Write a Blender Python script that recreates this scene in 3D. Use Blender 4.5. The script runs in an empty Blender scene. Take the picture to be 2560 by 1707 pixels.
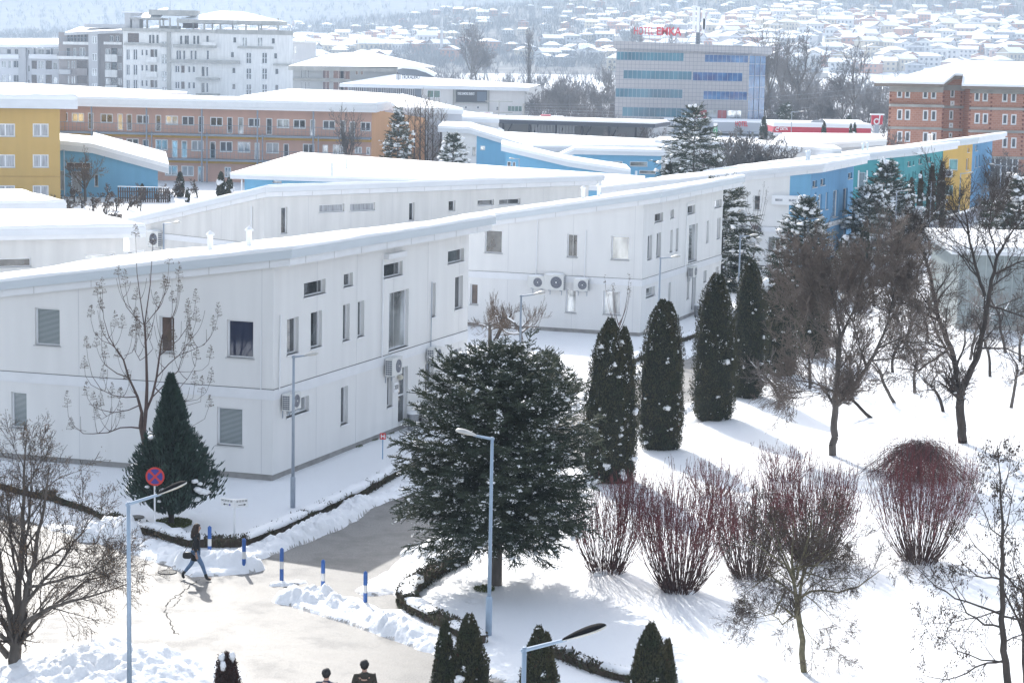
import bpy, math, random
import numpy as np
from mathutils import Vector
random.seed(7); RNG = np.random.default_rng(11)
SC = bpy.context.scene; COL = SC.collection
# ------------------------------------------------------------ camera
FPX = 5200.0; CAMH = 15.3; PIT = math.atan(723.5/FPX); ROLL = 0.02
_fw = np.array([0, math.cos(PIT), -math.sin(PIT)]); _rt = np.array([1., 0, 0]); _up = np.array([0, math.sin(PIT), math.cos(PIT)])
CX = _rt*math.cos(ROLL)+_up*math.sin(ROLL); CY = _up*math.cos(ROLL)-_rt*math.sin(ROLL); CP = np.array([0, 0, CAMH])
cam = bpy.data.objects.new('camera', bpy.data.cameras.new('camera')); COL.objects.link(cam)
cam.data.sensor_width = 36; cam.data.lens = FPX/2560*36; cam.data.clip_start = 1; cam.data.clip_end = 12000
from mathutils import Matrix
cam.matrix_world = Matrix(((CX[0], CY[0], -_fw[0], 0), (CX[1], CY[1], -_fw[1], 0), (CX[2], CY[2], -_fw[2], CAMH), (0, 0, 0, 1)))
SC.camera = cam
# ------------------------------------------------------------ light
SUN_EL = math.radians(34.5); SUN_AZ = math.radians(-16.5)     # azimuth from +Y towards +X
w = bpy.data.worlds.new("World"); SC.world = w; w.use_nodes = True
nt = w.node_tree; bg = nt.nodes['Background']; sky = nt.nodes.new('ShaderNodeTexSky')
sky.sky_type = 'NISHITA'; sky.sun_disc = False; sky.sun_elevation = SUN_EL; sky.sun_rotation = SUN_AZ
sky.dust_density = 2.0; sky.air_density = 1.0; sky.ozone_density = 1.0
nt.links.new(sky.outputs[0], bg.inputs[0]); bg.inputs[1].default_value = 0.15
hs = nt.nodes.new('ShaderNodeHueSaturation'); hs.inputs['Saturation'].default_value = .50; nt.links.new(sky.outputs[0], hs.inputs['Color']); nt.links.new(hs.outputs[0], bg.inputs[0])
sl = bpy.data.lights.new('sun', 'SUN'); sl.energy = 3.0; sl.angle = math.radians(0.5); sl.color = (1, .96, .9)
so = bpy.data.objects.new('sun', sl); COL.objects.link(so)
sd = Vector((math.sin(SUN_AZ)*math.cos(SUN_EL), math.cos(SUN_AZ)*math.cos(SUN_EL), math.sin(SUN_EL)))
so.rotation_euler = sd.to_track_quat('Z', 'Y').to_euler(); so.location = (0, 0, 60)
SC.view_settings.view_transform = 'Standard'; SC.view_settings.look = 'None'
SC.view_settings.gamma = 1; SC.view_settings.exposure = 1.02
HAZE = 0.00025
SC.cycles.use_denoising = True
SC.cycles.volume_bounces = 1; SC.cycles.max_bounces = 6; SC.cycles.diffuse_bounces = 3; SC.cycles.glossy_bounces = 3
# ------------------------------------------------------------ pixel -> place
def ray(px, py): return _fw*FPX+CX*(px-1280)-CY*(py-853.5)
def P(px, py, z=0.0):
    d = ray(px, py); t = (z-CAMH)/d[2]; return CP[:2]+d[:2]*t
def PD(px, py, D):                    # point on the ray at depth y = D
    d = ray(px, py); return CP+d*(D/d[1])
def proj(p):
    v = np.array([p[0], p[1], p[2]])-CP; w_ = v@_fw; return 1280+FPX*(v@CX)/w_, 853.5-FPX*(v@CY)/w_
def wallhit(A, B, px, py):
    d = ray(px, py); A = np.array(A[:2], float); B = np.array(B[:2], float); u = (B-A)/np.linalg.norm(B-A)
    t, s = np.linalg.solve(np.array([[d[0], -u[0]], [d[1], -u[1]]]), A); return s, CAMH+t*d[2]
def ztop(x, y, py):
    a, b = -60., 500.
    for _ in range(50):
        m = (a+b)/2
        if proj((x, y, m))[1] > py: a = m
        else: b = m
    return a
def Z(k, x, y):
    ox, oy, s = {'1': (0, 0, 2.7349), '2': (850, 0, 2.7349), '3': (1700, 0, 2.7349), '4': (0, 560, 2.7349), '5': (850, 560, 2.7349), '6': (1700, 560, 2.7349),
                 '7': (0, 1137, 2.7349), '8': (850, 1137, 2.7349), '9': (1700, 1137, 2.7349), 'B': (1100, 420, 3.136), 'U': (1700, 300, 2.7349), 'V': (240, 380, 2.7349),
                 'F': (0, 0, 0.91875), 'W': (0, 1050, 3.357), 'X': (600, 1200, 3.357), 'H': (1500, 80, 4.704), 'O': (2180, 130, 4.479), 'S': (0, 0, 1)}[k]
    return ox+x/s, oy+y/s
# ------------------------------------------------------------ materials
MATS = {}
def mat(name, col, rough=.7, var=0.0, vscale=3.0, bump=0.0, bscale=20.0, metal=0.0, spec=.5, stretch=(1, 1, 1), col2=None, ior=None, coat=0, sss=0, detail=5, bdist=.02):
    if name in MATS: return MATS[name]
    m = bpy.data.materials.new(name); m.use_nodes = True; t = m.node_tree; b = t.nodes['Principled BSDF']
    b.inputs['Roughness'].default_value = rough; b.inputs['Metallic'].default_value = metal; b.inputs['Specular IOR Level'].default_value = spec
    b.inputs['Base Color'].default_value = (*col, 1)
    if ior: b.inputs['IOR'].default_value = ior
    if coat: b.inputs['Coat Weight'].default_value = coat; b.inputs['Coat Roughness'].default_value = .03
    if sss: b.inputs['Subsurface Weight'].default_value = sss; b.inputs['Subsurface Radius'].default_value = (.05, .07, .09); b.inputs['Subsurface Scale'].default_value = 1
    if var or bump:
        tc = t.nodes.new('ShaderNodeTexCoord'); mp = t.nodes.new('ShaderNodeMapping'); mp.inputs['Scale'].default_value = stretch
        t.links.new(tc.outputs['Object'], mp.inputs[0])
    if var:
        n = t.nodes.new('ShaderNodeTexNoise'); n.inputs['Scale'].default_value = vscale; n.inputs['Detail'].default_value = detail
        t.links.new(mp.outputs[0], n.inputs[0]); r = t.nodes.new('ShaderNodeValToRGB')
        c2 = col2 or tuple(c*(1-var) for c in col)
        r.color_ramp.elements[0].position = .35; r.color_ramp.elements[1].position = .65
        r.color_ramp.elements[0].color = (*c2, 1); r.color_ramp.elements[1].color = (*col, 1)
        t.links.new(n.outputs[0], r.inputs[0]); t.links.new(r.outputs[0], b.inputs['Base Color'])
    if bump:
        n2 = t.nodes.new('ShaderNodeTexNoise'); n2.inputs['Scale'].default_value = bscale; n2.inputs['Detail'].default_value = 6
        t.links.new(mp.outputs[0], n2.inputs[0]); bp = t.nodes.new('ShaderNodeBump'); bp.inputs['Strength'].default_value = bump; bp.inputs['Distance'].default_value = bdist
        t.links.new(n2.outputs[0], bp.inputs['Height']); t.links.new(bp.outputs[0], b.inputs['Normal'])
    MATS[name] = m; return m
def plaster(name, col, dirt=.06):
    m = mat(name, col, .85, dirt*.9, 1.7, .12, 60, stretch=(1, 1, .13), spec=.2, detail=9)
    return m
def striped(name, c1, c2, scale, axis='Z', rough=.3, coat=.6, sharp=.15, noise=0):
    if name in MATS: return MATS[name]
    m = mat(name, c1, rough, coat=coat); t = m.node_tree; b = t.nodes['Principled BSDF']
    tc = t.nodes.new('ShaderNodeTexCoord'); wv = t.nodes.new('ShaderNodeTexWave'); wv.wave_type = 'BANDS'; wv.bands_direction = axis
    wv.inputs['Scale'].default_value = scale; wv.inputs['Distortion'].default_value = noise; t.links.new(tc.outputs['Object'], wv.inputs[0])
    r = t.nodes.new('ShaderNodeValToRGB'); r.color_ramp.elements[0].color = (*c1, 1); r.color_ramp.elements[1].color = (*c2, 1)
    r.color_ramp.elements[0].position = .5-sharp; r.color_ramp.elements[1].position = .5+sharp
    t.links.new(wv.outputs[0], r.inputs[0]); t.links.new(r.outputs[0], b.inputs['Base Color']); return m
snow = mat('snow', (.90, .91, .93), .55, bump=.8, bscale=13, spec=.3, bdist=.03)
snow_far = mat('snow_roof', (.90, .91, .93), .6, spec=.3, bump=.1, bscale=1.5)
white = plaster('white_plaster', (.80, .795, .785))
white_old = plaster('white_plaster_weathered', (.74, .73, .71), .12)
panel = mat('white_panel', (.80, .81, .83), .5, .05, 2)
fascia = mat('grey_fascia', (.60, .65, .69), .42, .06, 2, stretch=(.4, .4, 1), spec=.4)
fascia_w = mat('pale_fascia', (.72, .745, .78), .45, .06, 2, stretch=(.4, .4, 1))
plinth = mat('plinth_grey', (.36, .35, .34), .9, .25, 3, .2, 30)
dark = mat('dark_metal', (.03, .03, .035), .5)
pvc = mat('window_white', (.82, .83, .85), .35)
sillm = mat('sill_grey', (.5, .5, .5), .5)
galv = mat('galvanised', (.36, .41, .48), .45, .12, 4, metal=.3)
bluepaint = mat('pole_blue_grey', (.34, .44, .56), .45, .1, 4)
glass = mat('glass_dark', (.02, .024, .03), .04, ior=1.75, coat=.5, var=.1, vscale=1.6, col2=(.10, .115, .125), detail=3)  # paler noise patches in the base colour imitate reflections on the panes
glass_blue = mat('glass_blue', (.022, .032, .07), .05, ior=1.7, coat=.5)
glass_brown = mat('glass_brown', (.13, .085, .07), .12, .5, 2.5, ior=1.6)
glass_pale = mat('glass_pale', (.72, .76, .78), .06, .6, 1.0, metal=.6, coat=.5, stretch=(1, 1, .5))
glass_far = mat('glass_far', (.10, .115, .14), .15, .5, 1.2, ior=1.6)
blind = striped('glass_blind', (.05, .08, .09), (.46, .50, .51), 7, 'Z', .25, .7)
curtain = mat('glass_curtain', (.50, .52, .56), .2, .45, 3, stretch=(3, 3, .3), coat=.5)
# ------------------------------------------------------------ mesh helpers
def tag(o, label=None, cat=None, group=None, kind=None):
    if label: o['label'] = label
    if cat: o['category'] = cat
    if group: o['group'] = group
    if kind: o['kind'] = kind
    return o
def empty(name, loc=(0, 0, 0), rz=0, **k):
    o = bpy.data.objects.new(name, None); COL.objects.link(o); o.location = loc; o.rotation_euler = (0, 0, rz); o.empty_display_size = .2
    return tag(o, **k)
def link(name, me, parent=None, world=True, **k):
    o = bpy.data.objects.new(name, me); COL.objects.link(o)
    if parent is not None:
        o.parent = parent
        if world:
            M = Matrix.Translation(parent.location) @ parent.rotation_euler.to_matrix().to_4x4()
            q = parent.parent
            while q is not None:
                M = (Matrix.Translation(q.location) @ q.rotation_euler.to_matrix().to_4x4()) @ M; q = q.parent
            me.transform(M.inverted())
    return tag(o, **k)
class MB:
    def __init__(s): s.v = []; s.f = []; s.m = []; s.ms = []
    def mi(s, m):
        if m not in s.ms: s.ms.append(m)
        return s.ms.index(m)
    def add(s, vs, fs, m):
        n = len(s.v); i = s.mi(m); s.v += [tuple(map(float, v)) for v in vs]
        for f in fs: s.f.append([n+k for k in f]); s.m.append(i)
        return s
    def quad(s, a, b, c, d, m): return s.add([a, b, c, d], [(0, 1, 2, 3)], m)
    def obox(s, o, ax, ay, az, m, hide=()):        # origin corner + 3 edge vectors
        o = np.array(o, float); ax, ay, az = map(lambda q: np.array(q, float), (ax, ay, az))
        vs = [o, o+ax, o+ax+ay, o+ay, o+az, o+ax+az, o+ax+ay+az, o+ay+az]
        fs = [(0, 3, 2, 1), (4, 5, 6, 7), (0, 1, 5, 4), (1, 2, 6, 5), (2, 3, 7, 6), (3, 0, 4, 7)]
        if np.dot(np.cross(ax, ay), az) < 0: fs = [f[::-1] for f in fs]
        return s.add(vs, fs, m)
    def box(s, x0, y0, z0, x1, y1, z1, m): return s.obox((x0, y0, z0), (x1-x0, 0, 0), (0, y1-y0, 0), (0, 0, z1-z0), m)
    def prism(s, poly, z0, z1, m, mtop=None):      # poly ccw list of xy ; z0,z1 number or fn(x,y)
        g0 = z0 if callable(z0) else (lambda x, y: z0); g1 = z1 if callable(z1) else (lambda x, y: z1); n = len(poly)
        s.add([(x, y, g0(x, y)) for x, y in poly]+[(x, y, g1(x, y)) for x, y in poly], [(i, (i+1) % n, n+(i+1) % n, n+i) for i in range(n)]+[tuple(range(n))[::-1]], m)
        return s.add([(x, y, g1(x, y)) for x, y in poly], [tuple(range(n))], mtop or m)
    def tube(s, pts, rs, m, n=8, cap=True):
        pts = [np.array(p, float) for p in pts]
        if not hasattr(rs, '__len__'): rs = [rs]*len(pts)
        rings = []; a = None
        for i, p in enumerate(pts):
            d = pts[min(i+1, len(pts)-1)]-pts[max(i-1, 0)]; d = d/(np.linalg.norm(d)+1e-9)
            if a is None: a = np.cross(d, [0, 0, 1] if abs(d[2]) < .9 else [1, 0, 0])
            a = a-d*(a@d); a /= np.linalg.norm(a)+1e-9; b = np.cross(d, a)
            rings.append([p+rs[i]*(a*math.cos(2*math.pi*k/n)+b*math.sin(2*math.pi*k/n)) for k in range(n)])
        vs = [q for r in rings for q in r]; fs = []
        for i in range(len(pts)-1):
            for k in range(n): fs.append((i*n+k, i*n+(k+1) % n, (i+1)*n+(k+1) % n, (i+1)*n+k))
        if cap: fs.append(tuple(range(n))[::-1]); fs.append(tuple((len(pts)-1)*n+k for k in range(n)))
        return s.add(vs, fs, m)
    def disc(s, c, nrm, r, m, n=20, th=0.01):
        c = np.array(c, float); nrm = np.array(nrm, float); nrm /= np.linalg.norm(nrm)
        return s.tube([c-nrm*th/2, c+nrm*th/2], r, m, n)
    def blob(s, c, r, m, seed=0, sub=1, rough=.25, squash=(1, 1, 1)):
        V, F = ICO[sub]; rg = np.random.default_rng(seed); k = 1+rough*(rg.random(len(V))-.5)*2
        W = V*k[:, None]*np.array(squash)*r+np.array(c); return s.add(W.tolist(), F, m)
    def build(s, name, parent=None, smooth=False, world=True, **k):
        me = bpy.data.meshes.new(name); me.from_pydata(s.v, [], s.f)
        for m in s.ms: me.materials.append(m)
        me.polygons.foreach_set('material_index', s.m)
        if smooth: me.polygons.foreach_set('use_smooth', [True]*len(s.f))
        me.update(); return link(name, me, parent, world, **k)
def _ico():
    import bmesh
    out = []
    for sub in (1, 1, 2, 3, 4):
        bm = bmesh.new(); bmesh.ops.create_icosphere(bm, subdivisions=sub, radius=1)
        out.append((np.array([v.co[:] for v in bm.verts]), [tuple(v.index for v in f.verts) for f in bm.faces])); bm.free()
    return out
ICO = _ico()
def npmesh(name, V, F, mats, mi=None, parent=None, smooth=False, world=True, **k):   # F: (n,3|4)
    V = np.asarray(V, np.float32); F = np.asarray(F, np.int32); me = bpy.data.meshes.new(name)
    me.vertices.add(len(V)); me.vertices.foreach_set('co', V.ravel()); q = F.shape[1]
    me.loops.add(F.size); me.loops.foreach_set('vertex_index', F.ravel())
    me.polygons.add(len(F)); me.polygons.foreach_set('loop_start', np.arange(0, F.size, q, dtype=np.int32))
    for m in mats: me.materials.append(m)
    if mi is not None: me.polygons.foreach_set('material_index', np.asarray(mi, np.int32))
    if smooth: me.polygons.foreach_set('use_smooth', np.ones(len(F), bool))
    me.update(calc_edges=True); me.validate() if False else None
    return link(name, me, parent, world, **k)
def segtubes(S, n=3):                 # S (N,8): p0,p1,r0,r1 -> V,F
    S = np.asarray(S, float); p0 = S[:, :3]; p1 = S[:, 3:6]; d = p1-p0; L = np.linalg.norm(d, axis=1, keepdims=True)+1e-9; d = d/L
    ref = np.where(np.abs(d[:, 2:3]) < .9, np.array([[0, 0, 1.]]), np.array([[1., 0, 0]])); a = np.cross(d, ref); a /= np.linalg.norm(a, axis=1, keepdims=True)+1e-9; b = np.cross(d, a)
    th = np.arange(n)*2*math.pi/n; ring = a[:, None, :]*np.cos(th)[None, :, None]+b[:, None, :]*np.sin(th)[None, :, None]
    V = np.concatenate([p0[:, None]+ring*S[:, 6][:, None, None], (p1+d*L*.03)[:, None]+ring*S[:, 7][:, None, None]], 1).reshape(-1, 3)
    k = np.arange(n); f = np.stack([k, (k+1) % n, n+(k+1) % n, n+k], 1); F = (f[None]+(np.arange(len(S))*2*n)[:, None, None]).reshape(-1, 4)
    return V, F
def leaves(C, Dr, L, W, rng=RNG):      # elongated diamonds centred C direction Dr
    C = np.asarray(C, float); Dr = np.asarray(Dr, float); Dr = Dr/(np.linalg.norm(Dr, axis=1, keepdims=True)+1e-9)
    n = len(C); a = np.cross(Dr, rng.normal(size=(n, 3))); a /= np.linalg.norm(a, axis=1, keepdims=True)+1e-9
    L = np.broadcast_to(L, n)[:, None]; W = np.broadcast_to(W, n)[:, None]
    V = np.stack([C-Dr*L*.5, C+a*W*.5, C+Dr*L*.5, C-a*W*.5], 1).reshape(-1, 3); F = np.arange(4*n).reshape(-1, 4); return V, F
def copy_tree(o, loc, rz=0, parent=None, sc=None, **k):
    c = o.copy(); COL.objects.link(c)
    if parent is None:
        c.location = loc; c.rotation_euler = (0, 0, rz)
        if sc: c.scale = (sc, sc, sc) if not hasattr(sc, '__len__') else sc
        tag(c, **k)
    else: c.parent = parent
    for ch in list(o.children): copy_tree(ch, None, 0, c)
    return c
# numpy noise
def _h(ix, iy, s=0):
    n = (ix.astype(np.int64)*374761393+iy.astype(np.int64)*668265263+s*974634777) & 0x7fffffff
    n = (n ^ (n >> 13))*1274126177 & 0x7fffffff; return ((n ^ (n >> 16)) & 0xffffff)/float(0xffffff)
def vnoise(x, y, s=0):
    ix = np.floor(x); iy = np.floor(y); fx = x-ix; fy = y-iy; fx = fx*fx*(3-2*fx); fy = fy*fy*(3-2*fy)
    return (_h(ix, iy, s)*(1-fx)+_h(ix+1, iy, s)*fx)*(1-fy)+(_h(ix, iy+1, s)*(1-fx)+_h(ix+1, iy+1, s)*fx)*fy
def fbm(x, y, o=4, s=0): return sum(vnoise(x*2**i, y*2**i, s+i)*.5**i for i in range(o))/(2-.5**(o-1))
def lumps(x, y, s=0):                  # rounded clods 0..1
    ix = np.floor(x); iy = np.floor(y); best = np.zeros_like(x)
    for dx in (-1, 0, 1):
        for dy in (-1, 0, 1):
            cx = ix+dx; cy = iy+dy; fx = cx+_h(cx, cy, s); fy = cy+_h(cx, cy, s+9); r = .60+.42*_h(cx, cy, s+5)
            best = np.maximum(best, np.sqrt(np.maximum(0, r*r-(x-fx)**2-(y-fy)**2)))
    return np.clip(best*1.25-.35, 0, 1)
def text_mesh(txt, size, depth=.01, bold=False):
    cu = bpy.data.curves.new('txt', 'FONT'); cu.body = txt; cu.size = size; cu.extrude = depth
    cu.align_x = 'CENTER'; cu.align_y = 'CENTER'
    if bold: cu.offset = size*.025
    o = bpy.data.objects.new('txt', cu); COL.objects.link(o); bpy.context.view_layer.update()
    me = bpy.data.meshes.new_from_object(o.evaluated_get(bpy.context.evaluated_depsgraph_get())); bpy.data.objects.remove(o); return me
def text_at(name, txt, size, c, u, n, m, parent, depth=.01, bold=False, sx=1, fit=None):   # c centre, u reading direction, n outward normal
    me = text_mesh(txt, size, depth, bold)
    if fit:
        q = np.array([v.co[:] for v in me.vertices]); lo, hi = q.min(0), q.max(0); me.transform(Matrix.Diagonal((fit[0]/(hi[0]-lo[0]), fit[1]/(hi[1]-lo[1]), 1, 1)) @ Matrix.Translation((-(lo[0]+hi[0])/2, -(lo[1]+hi[1])/2, 0)))
    u = Vector(u).normalized(); n = Vector(n).normalized(); up = n.cross(u)
    me.transform(Matrix(((u.x*sx, up.x, n.x, c[0]), (u.y*sx, up.y, n.y, c[1]), (u.z*sx, up.z, n.z, c[2]), (0, 0, 0, 1))))
    me.materials.clear(); me.materials.append(m); return link(name, me, parent, True)
# ============================================================ GROUND
def px_poly(lst): return [P(*Z(k, x, y)) for k, x, y in lst]
ROADP = px_poly([('S', -700, 1130), ('7', -60, 372), ('7', 160, 430), ('7', 350, 505), ('7', 560, 570), ('7', 870, 665), ('7', 1000, 718), ('7', 1140, 745), ('7', 1230, 800), ('7', 1310, 832), ('7', 1500, 828),
    ('7', 1730, 806), ('7', 1740, 770), ('7', 1690, 722), ('7', 1880, 668), ('7', 2080, 600), ('7', 2352, 480), ('8', 110, 400), ('8', 300, 315), ('8', 470, 255), ('S', 1180, 1156), ('S', 1300, 1102), ('S', 1440, 1036), ('S', 1575, 957), ('S', 1700, 903),
    ('S', 1737, 889), ('S', 1975, 778), ('S', 2080, 728), ('S', 2230, 672), ('S', 2265, 686), ('S', 2110, 752), ('S', 2020, 812), ('S', 1850, 930), ('S', 1737, 1022), ('S', 1600, 1096), ('S', 1450, 1176), ('S', 1260, 1285), ('S', 1120, 1352), ('S', 1040, 1388), ('S', 985, 1420),
    ('S', 925, 1450), ('S', 917, 1484), ('S', 985, 1484), ('S', 1004, 1500), ('S', 996, 1530), ('S', 960, 1528), ('S', 905, 1500), ('S', 800, 1488), ('S', 730, 1500), ('X', 430, 1060), ('X', 760, 1162), ('X', 1000, 1242), ('X', 1370, 1372), ('X', 1600, 1442), ('8', 1050, 1490), ('8', 1180, 1535), ('S', 1400, 1740), ('S', 1500, 1950), ('S', -900, 1950)])
def sdist(x, y, poly):                 # signed: negative inside
    d = np.full(x.shape, 1e9); ins = np.zeros(x.shape, bool); n = len(poly)
    for i in range(n):
        ax, ay = poly[i]; bx, by = poly[(i+1) % n]; ex, ey = bx-ax, by-ay; wx, wy = x-ax, y-ay
        t = np.clip((wx*ex+wy*ey)/(ex*ex+ey*ey+1e-12), 0, 1); d = np.minimum(d, (wx-ex*t)**2+(wy-ey*t)**2)
        c = ((ay > y) != (by > y)) & (x < (bx-ax)*(y-ay)/((by-ay) if by != ay else 1e-9)+ax); ins ^= c
    d = np.sqrt(d); return np.where(ins, -d, d)
def pdist(x, y, pl):
    d = np.full(x.shape, 1e9)
    for (ax, ay), (bx, by) in zip(pl[:-1], pl[1:]):
        ex, ey = bx-ax, by-ay; t = np.clip(((x-ax)*ex+(y-ay)*ey)/(ex*ex+ey*ey+1e-12), 0, 1); d = np.minimum(d, (x-ax-ex*t)**2+(y-ay-ey*t)**2)
    return np.sqrt(d)
BANKS = [([('7', -300, 200), ('7', 0, 300), ('7', 330, 430), ('7', 450, 500)], .55, .28, 3), ([('7', 610, 570), ('7', 720, 560), ('7', 860, 610)], .5, .7, 2.8),
    ([('7', 930, 650), ('7', 1150, 665), ('7', 1260, 740)], .5, .55, 3.0), ([('7', 1290, 765), ('7', 1480, 760), ('7', 1690, 775)], .5, .58, 3.2), ([('7', 1700, 690), ('7', 2000, 600), ('7', 2352, 440), ('8', 110, 365), ('8', 470, 225)], .5, .42, 4.5),
    ([('S', 1022, 1215), ('S', 1300, 1085), ('S', 1435, 1016), ('S', 1574, 940), ('S', 1737, 873), ('S', 1975, 768)], .6, .35, 3), ([('X', 450, 1010), ('X', 700, 1045), ('X', 1000, 1140), ('X', 1350, 1275), ('X', 1650, 1390)], .58, .50, 3.8),
    ([('8', 720, 1310), ('8', 900, 1400), ('8', 1180, 1500), ('8', 1500, 1600)], .6, .25, 3), ([('8', 215, 930), ('8', 390, 850), ('8', 500, 770), ('8', 620, 680), ('8', 760, 620), ('8', 900, 700)], .55, .30, 3.4), ([('7', 1880, 890), ('7', 2080, 872)], .16, .13, 7),
    ([('S', 1040, 1385), ('S', 1260, 1275), ('S', 1600, 1088), ('S', 1737, 1018)], .5, .3, 3)]
PILE = P(275, 1700)
FOOT = px_poly([('8', 940, 835), ('8', 880, 865), ('8', 830, 893), ('8', 770, 915), ('8', 690, 905), ('8', 1130, 735), ('8', 970, 740), ('8', 905, 990), ('8', 900, 1030), ('8', 960, 760), ('8', 1040, 800), ('8', 840, 930), ('7', 1350, 410), ('7', 1500, 385), ('7', 1620, 360)]+[('6', 30+i*22, 1400-i*8) for i in range(8)])
def snow_h(x, y):
    d = sdist(x, y, ROADP)+.18*(fbm(x*1.7, y*1.7, 3, 4)-.5)+.10*(vnoise(x*7, y*7, 8)-.5)
    base = .13+.06*(fbm(x*.35, y*.35, 3, 1)-.5)+.02*(fbm(x*2.5, y*2.5, 3, 2)-.5)
    e = np.clip((d+.02)/.30, 0, 1); e = 1-(1-e)**2
    z = np.where(d > -.02, -.03+(base+.03+.10*(lumps(x*5, y*5, 21)-.3)*np.exp(-np.clip(d, 0, 9)/.35))*e, -.06)
    for fx, fy in FOOT:
        r2 = (x-fx)**2/.018+(y-fy)**2/.05; z = z-np.where(r2 < 9, .09*np.exp(-r2), 0)
    for pts, wd, hh, sc in BANKS:
        pl = px_poly(pts); q = pdist(x, y, pl)+.22*(fbm(x*1.3, y*1.3, 3, 31)-.5); m = q < wd*1.6
        if not m.any(): continue
        xm, ym, qm = x[m], y[m], q[m]; prof = np.clip(1-(qm/(wd*(.8+.5*vnoise(xm*.9, ym*.9, 12))))**2, 0, 1)**.6
        L = lumps(xm*sc, ym*sc, 3)*.5+lumps(xm*sc*2.1, ym*sc*2.1, 5)*.38+lumps(xm*sc*4.5, ym*sc*4.5, 8)*.16+fbm(xm*sc*4, ym*sc*4, 2, 7)*.1
        zb = prof*hh*(.35+.75*vnoise(xm*.6, ym*.6, 17))*(.38+1.15*L)-.05
        z[m] = np.maximum(z[m], zb)
    q = np.hypot((x-PILE[0])/1.15, (y-PILE[1]))+.9*(fbm(x*.5, y*.5, 3, 40)-.5); m = q < 3.4
    if m.any():
        xm, ym = x[m], y[m]; L = lumps(xm*2.0, ym*2.0, 3)*.65+lumps(xm*4.6, ym*4.6, 5)*.42+lumps(xm*9, ym*9, 6)*.2
        z[m] = np.maximum(z[m], np.clip(1-(q[m]/2.9)**2, -.2, 1)*.95*(.5+.25*vnoise(xm*.7, ym*.7, 6))+.55*L*np.clip(1.5-q[m]/2, 0, 1)*.7-.12)
    return z
def grid_mesh(name, D, U, zf, mats, mif=None, **k):
    DD, UU = np.meshgrid(D, U, indexing='ij'); X_ = UU*DD; Zv = zf(X_, DD); V = np.stack([X_, DD, Zv], -1).reshape(-1, 3); n = len(U)
    i = np.arange(len(D)-1)[:, None]*n+np.arange(n-1)[None]; F = np.stack([i, i+1, i+n+1, i+n], -1).reshape(-1, 4)
    mi = None
    if mif: c = V[F].mean(1); mi = mif(c)
    return npmesh(name, V, F, mats, mi, smooth=True, **k)
# asphalt with damp patches
asph = mat('asphalt', (.27, .26, .25), .5); t = asph.node_tree; b = t.nodes['Principled BSDF']; tc = t.nodes.new('ShaderNodeTexCoord')
mp = t.nodes.new('ShaderNodeMapping'); mp.inputs['Scale'].default_value = (1, 1, 1); t.links.new(tc.outputs['Object'], mp.inputs[0])
n1 = t.nodes.new('ShaderNodeTexNoise'); n1.inputs['Scale'].default_value = .55; n1.inputs['Detail'].default_value = 12; n1.inputs['Roughness'].default_value = .7; t.links.new(mp.outputs[0], n1.inputs[0])
n2 = t.nodes.new('ShaderNodeTexNoise'); n2.inputs['Scale'].default_value = 22; n2.inputs['Detail'].default_value = 5; t.links.new(mp.outputs[0], n2.inputs[0])
r1 = t.nodes.new('ShaderNodeValToRGB'); r1.color_ramp.elements[0].position = .40; r1.color_ramp.elements[1].position = .56
r1.color_ramp.elements[0].color = (.075, .073, .072, 1); r1.color_ramp.elements[1].color = (.205, .198, .19, 1); t.links.new(n1.outputs[0], r1.inputs[0])
mx = t.nodes.new('ShaderNodeMixRGB'); mx.blend_type = 'OVERLAY'; mx.inputs[0].default_value = .75; t.links.new(r1.outputs[0], mx.inputs[1]); t.links.new(n2.outputs[0], mx.inputs[2]); t.links.new(mx.outputs[0], b.inputs['Base Color'])
mr = t.nodes.new('ShaderNodeMapRange'); mr.inputs[1].default_value = .38; mr.inputs[2].default_value = .6; mr.inputs[3].default_value = .42; mr.inputs[4].default_value = .66; t.links.new(n1.outputs[0], mr.inputs[0]); t.links.new(mr.outputs[0], b.inputs['Roughness'])
bp = t.nodes.new('ShaderNodeBump'); bp.inputs['Strength'].default_value = .5; bp.inputs['Distance'].default_value = .01; t.links.new(n2.outputs[0], bp.inputs['Height']); t.links.new(bp.outputs[0], b.inputs['Normal'])
b.inputs['Specular IOR Level'].default_value = .5
rm = MB(); cxp = [tuple(p) for p in ROADP]
me = bpy.data.meshes.new('asphalt_road'); import bmesh
bm = bmesh.new(); fce = bm.faces.new([bm.verts.new((x, y, 0)) for x, y in cxp]); bmesh.ops.triangulate(bm, faces=[fce]); bm.normal_update()
for f in bm.faces:
    if f.normal.z < 0: f.normal_flip()
bm.to_mesh(me); bm.free(); me.materials.append(asph); link('asphalt_road', me, kind='structure')
D_ = [38.]
while D_[-1] < 162: D_.append(D_[-1]*1.00125)
D_ = np.array(D_); U_ = np.linspace(-.36, .36, 620)
slush = mat('slush_grey', (.60, .585, .57), .6, .5, 8, .6, 25)
grid_mesh('snow_lawn', D_, U_, snow_h, [snow, slush], lambda c: ((c[:, 2] > -.03) & (c[:, 2] < .02+.07*fbm(c[:, 0]*2.5, c[:, 1]*2.5, 3, 50)) & (vnoise(c[:, 0]*4, c[:, 1]*4, 51) > .55)).astype(int), kind='structure')
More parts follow.
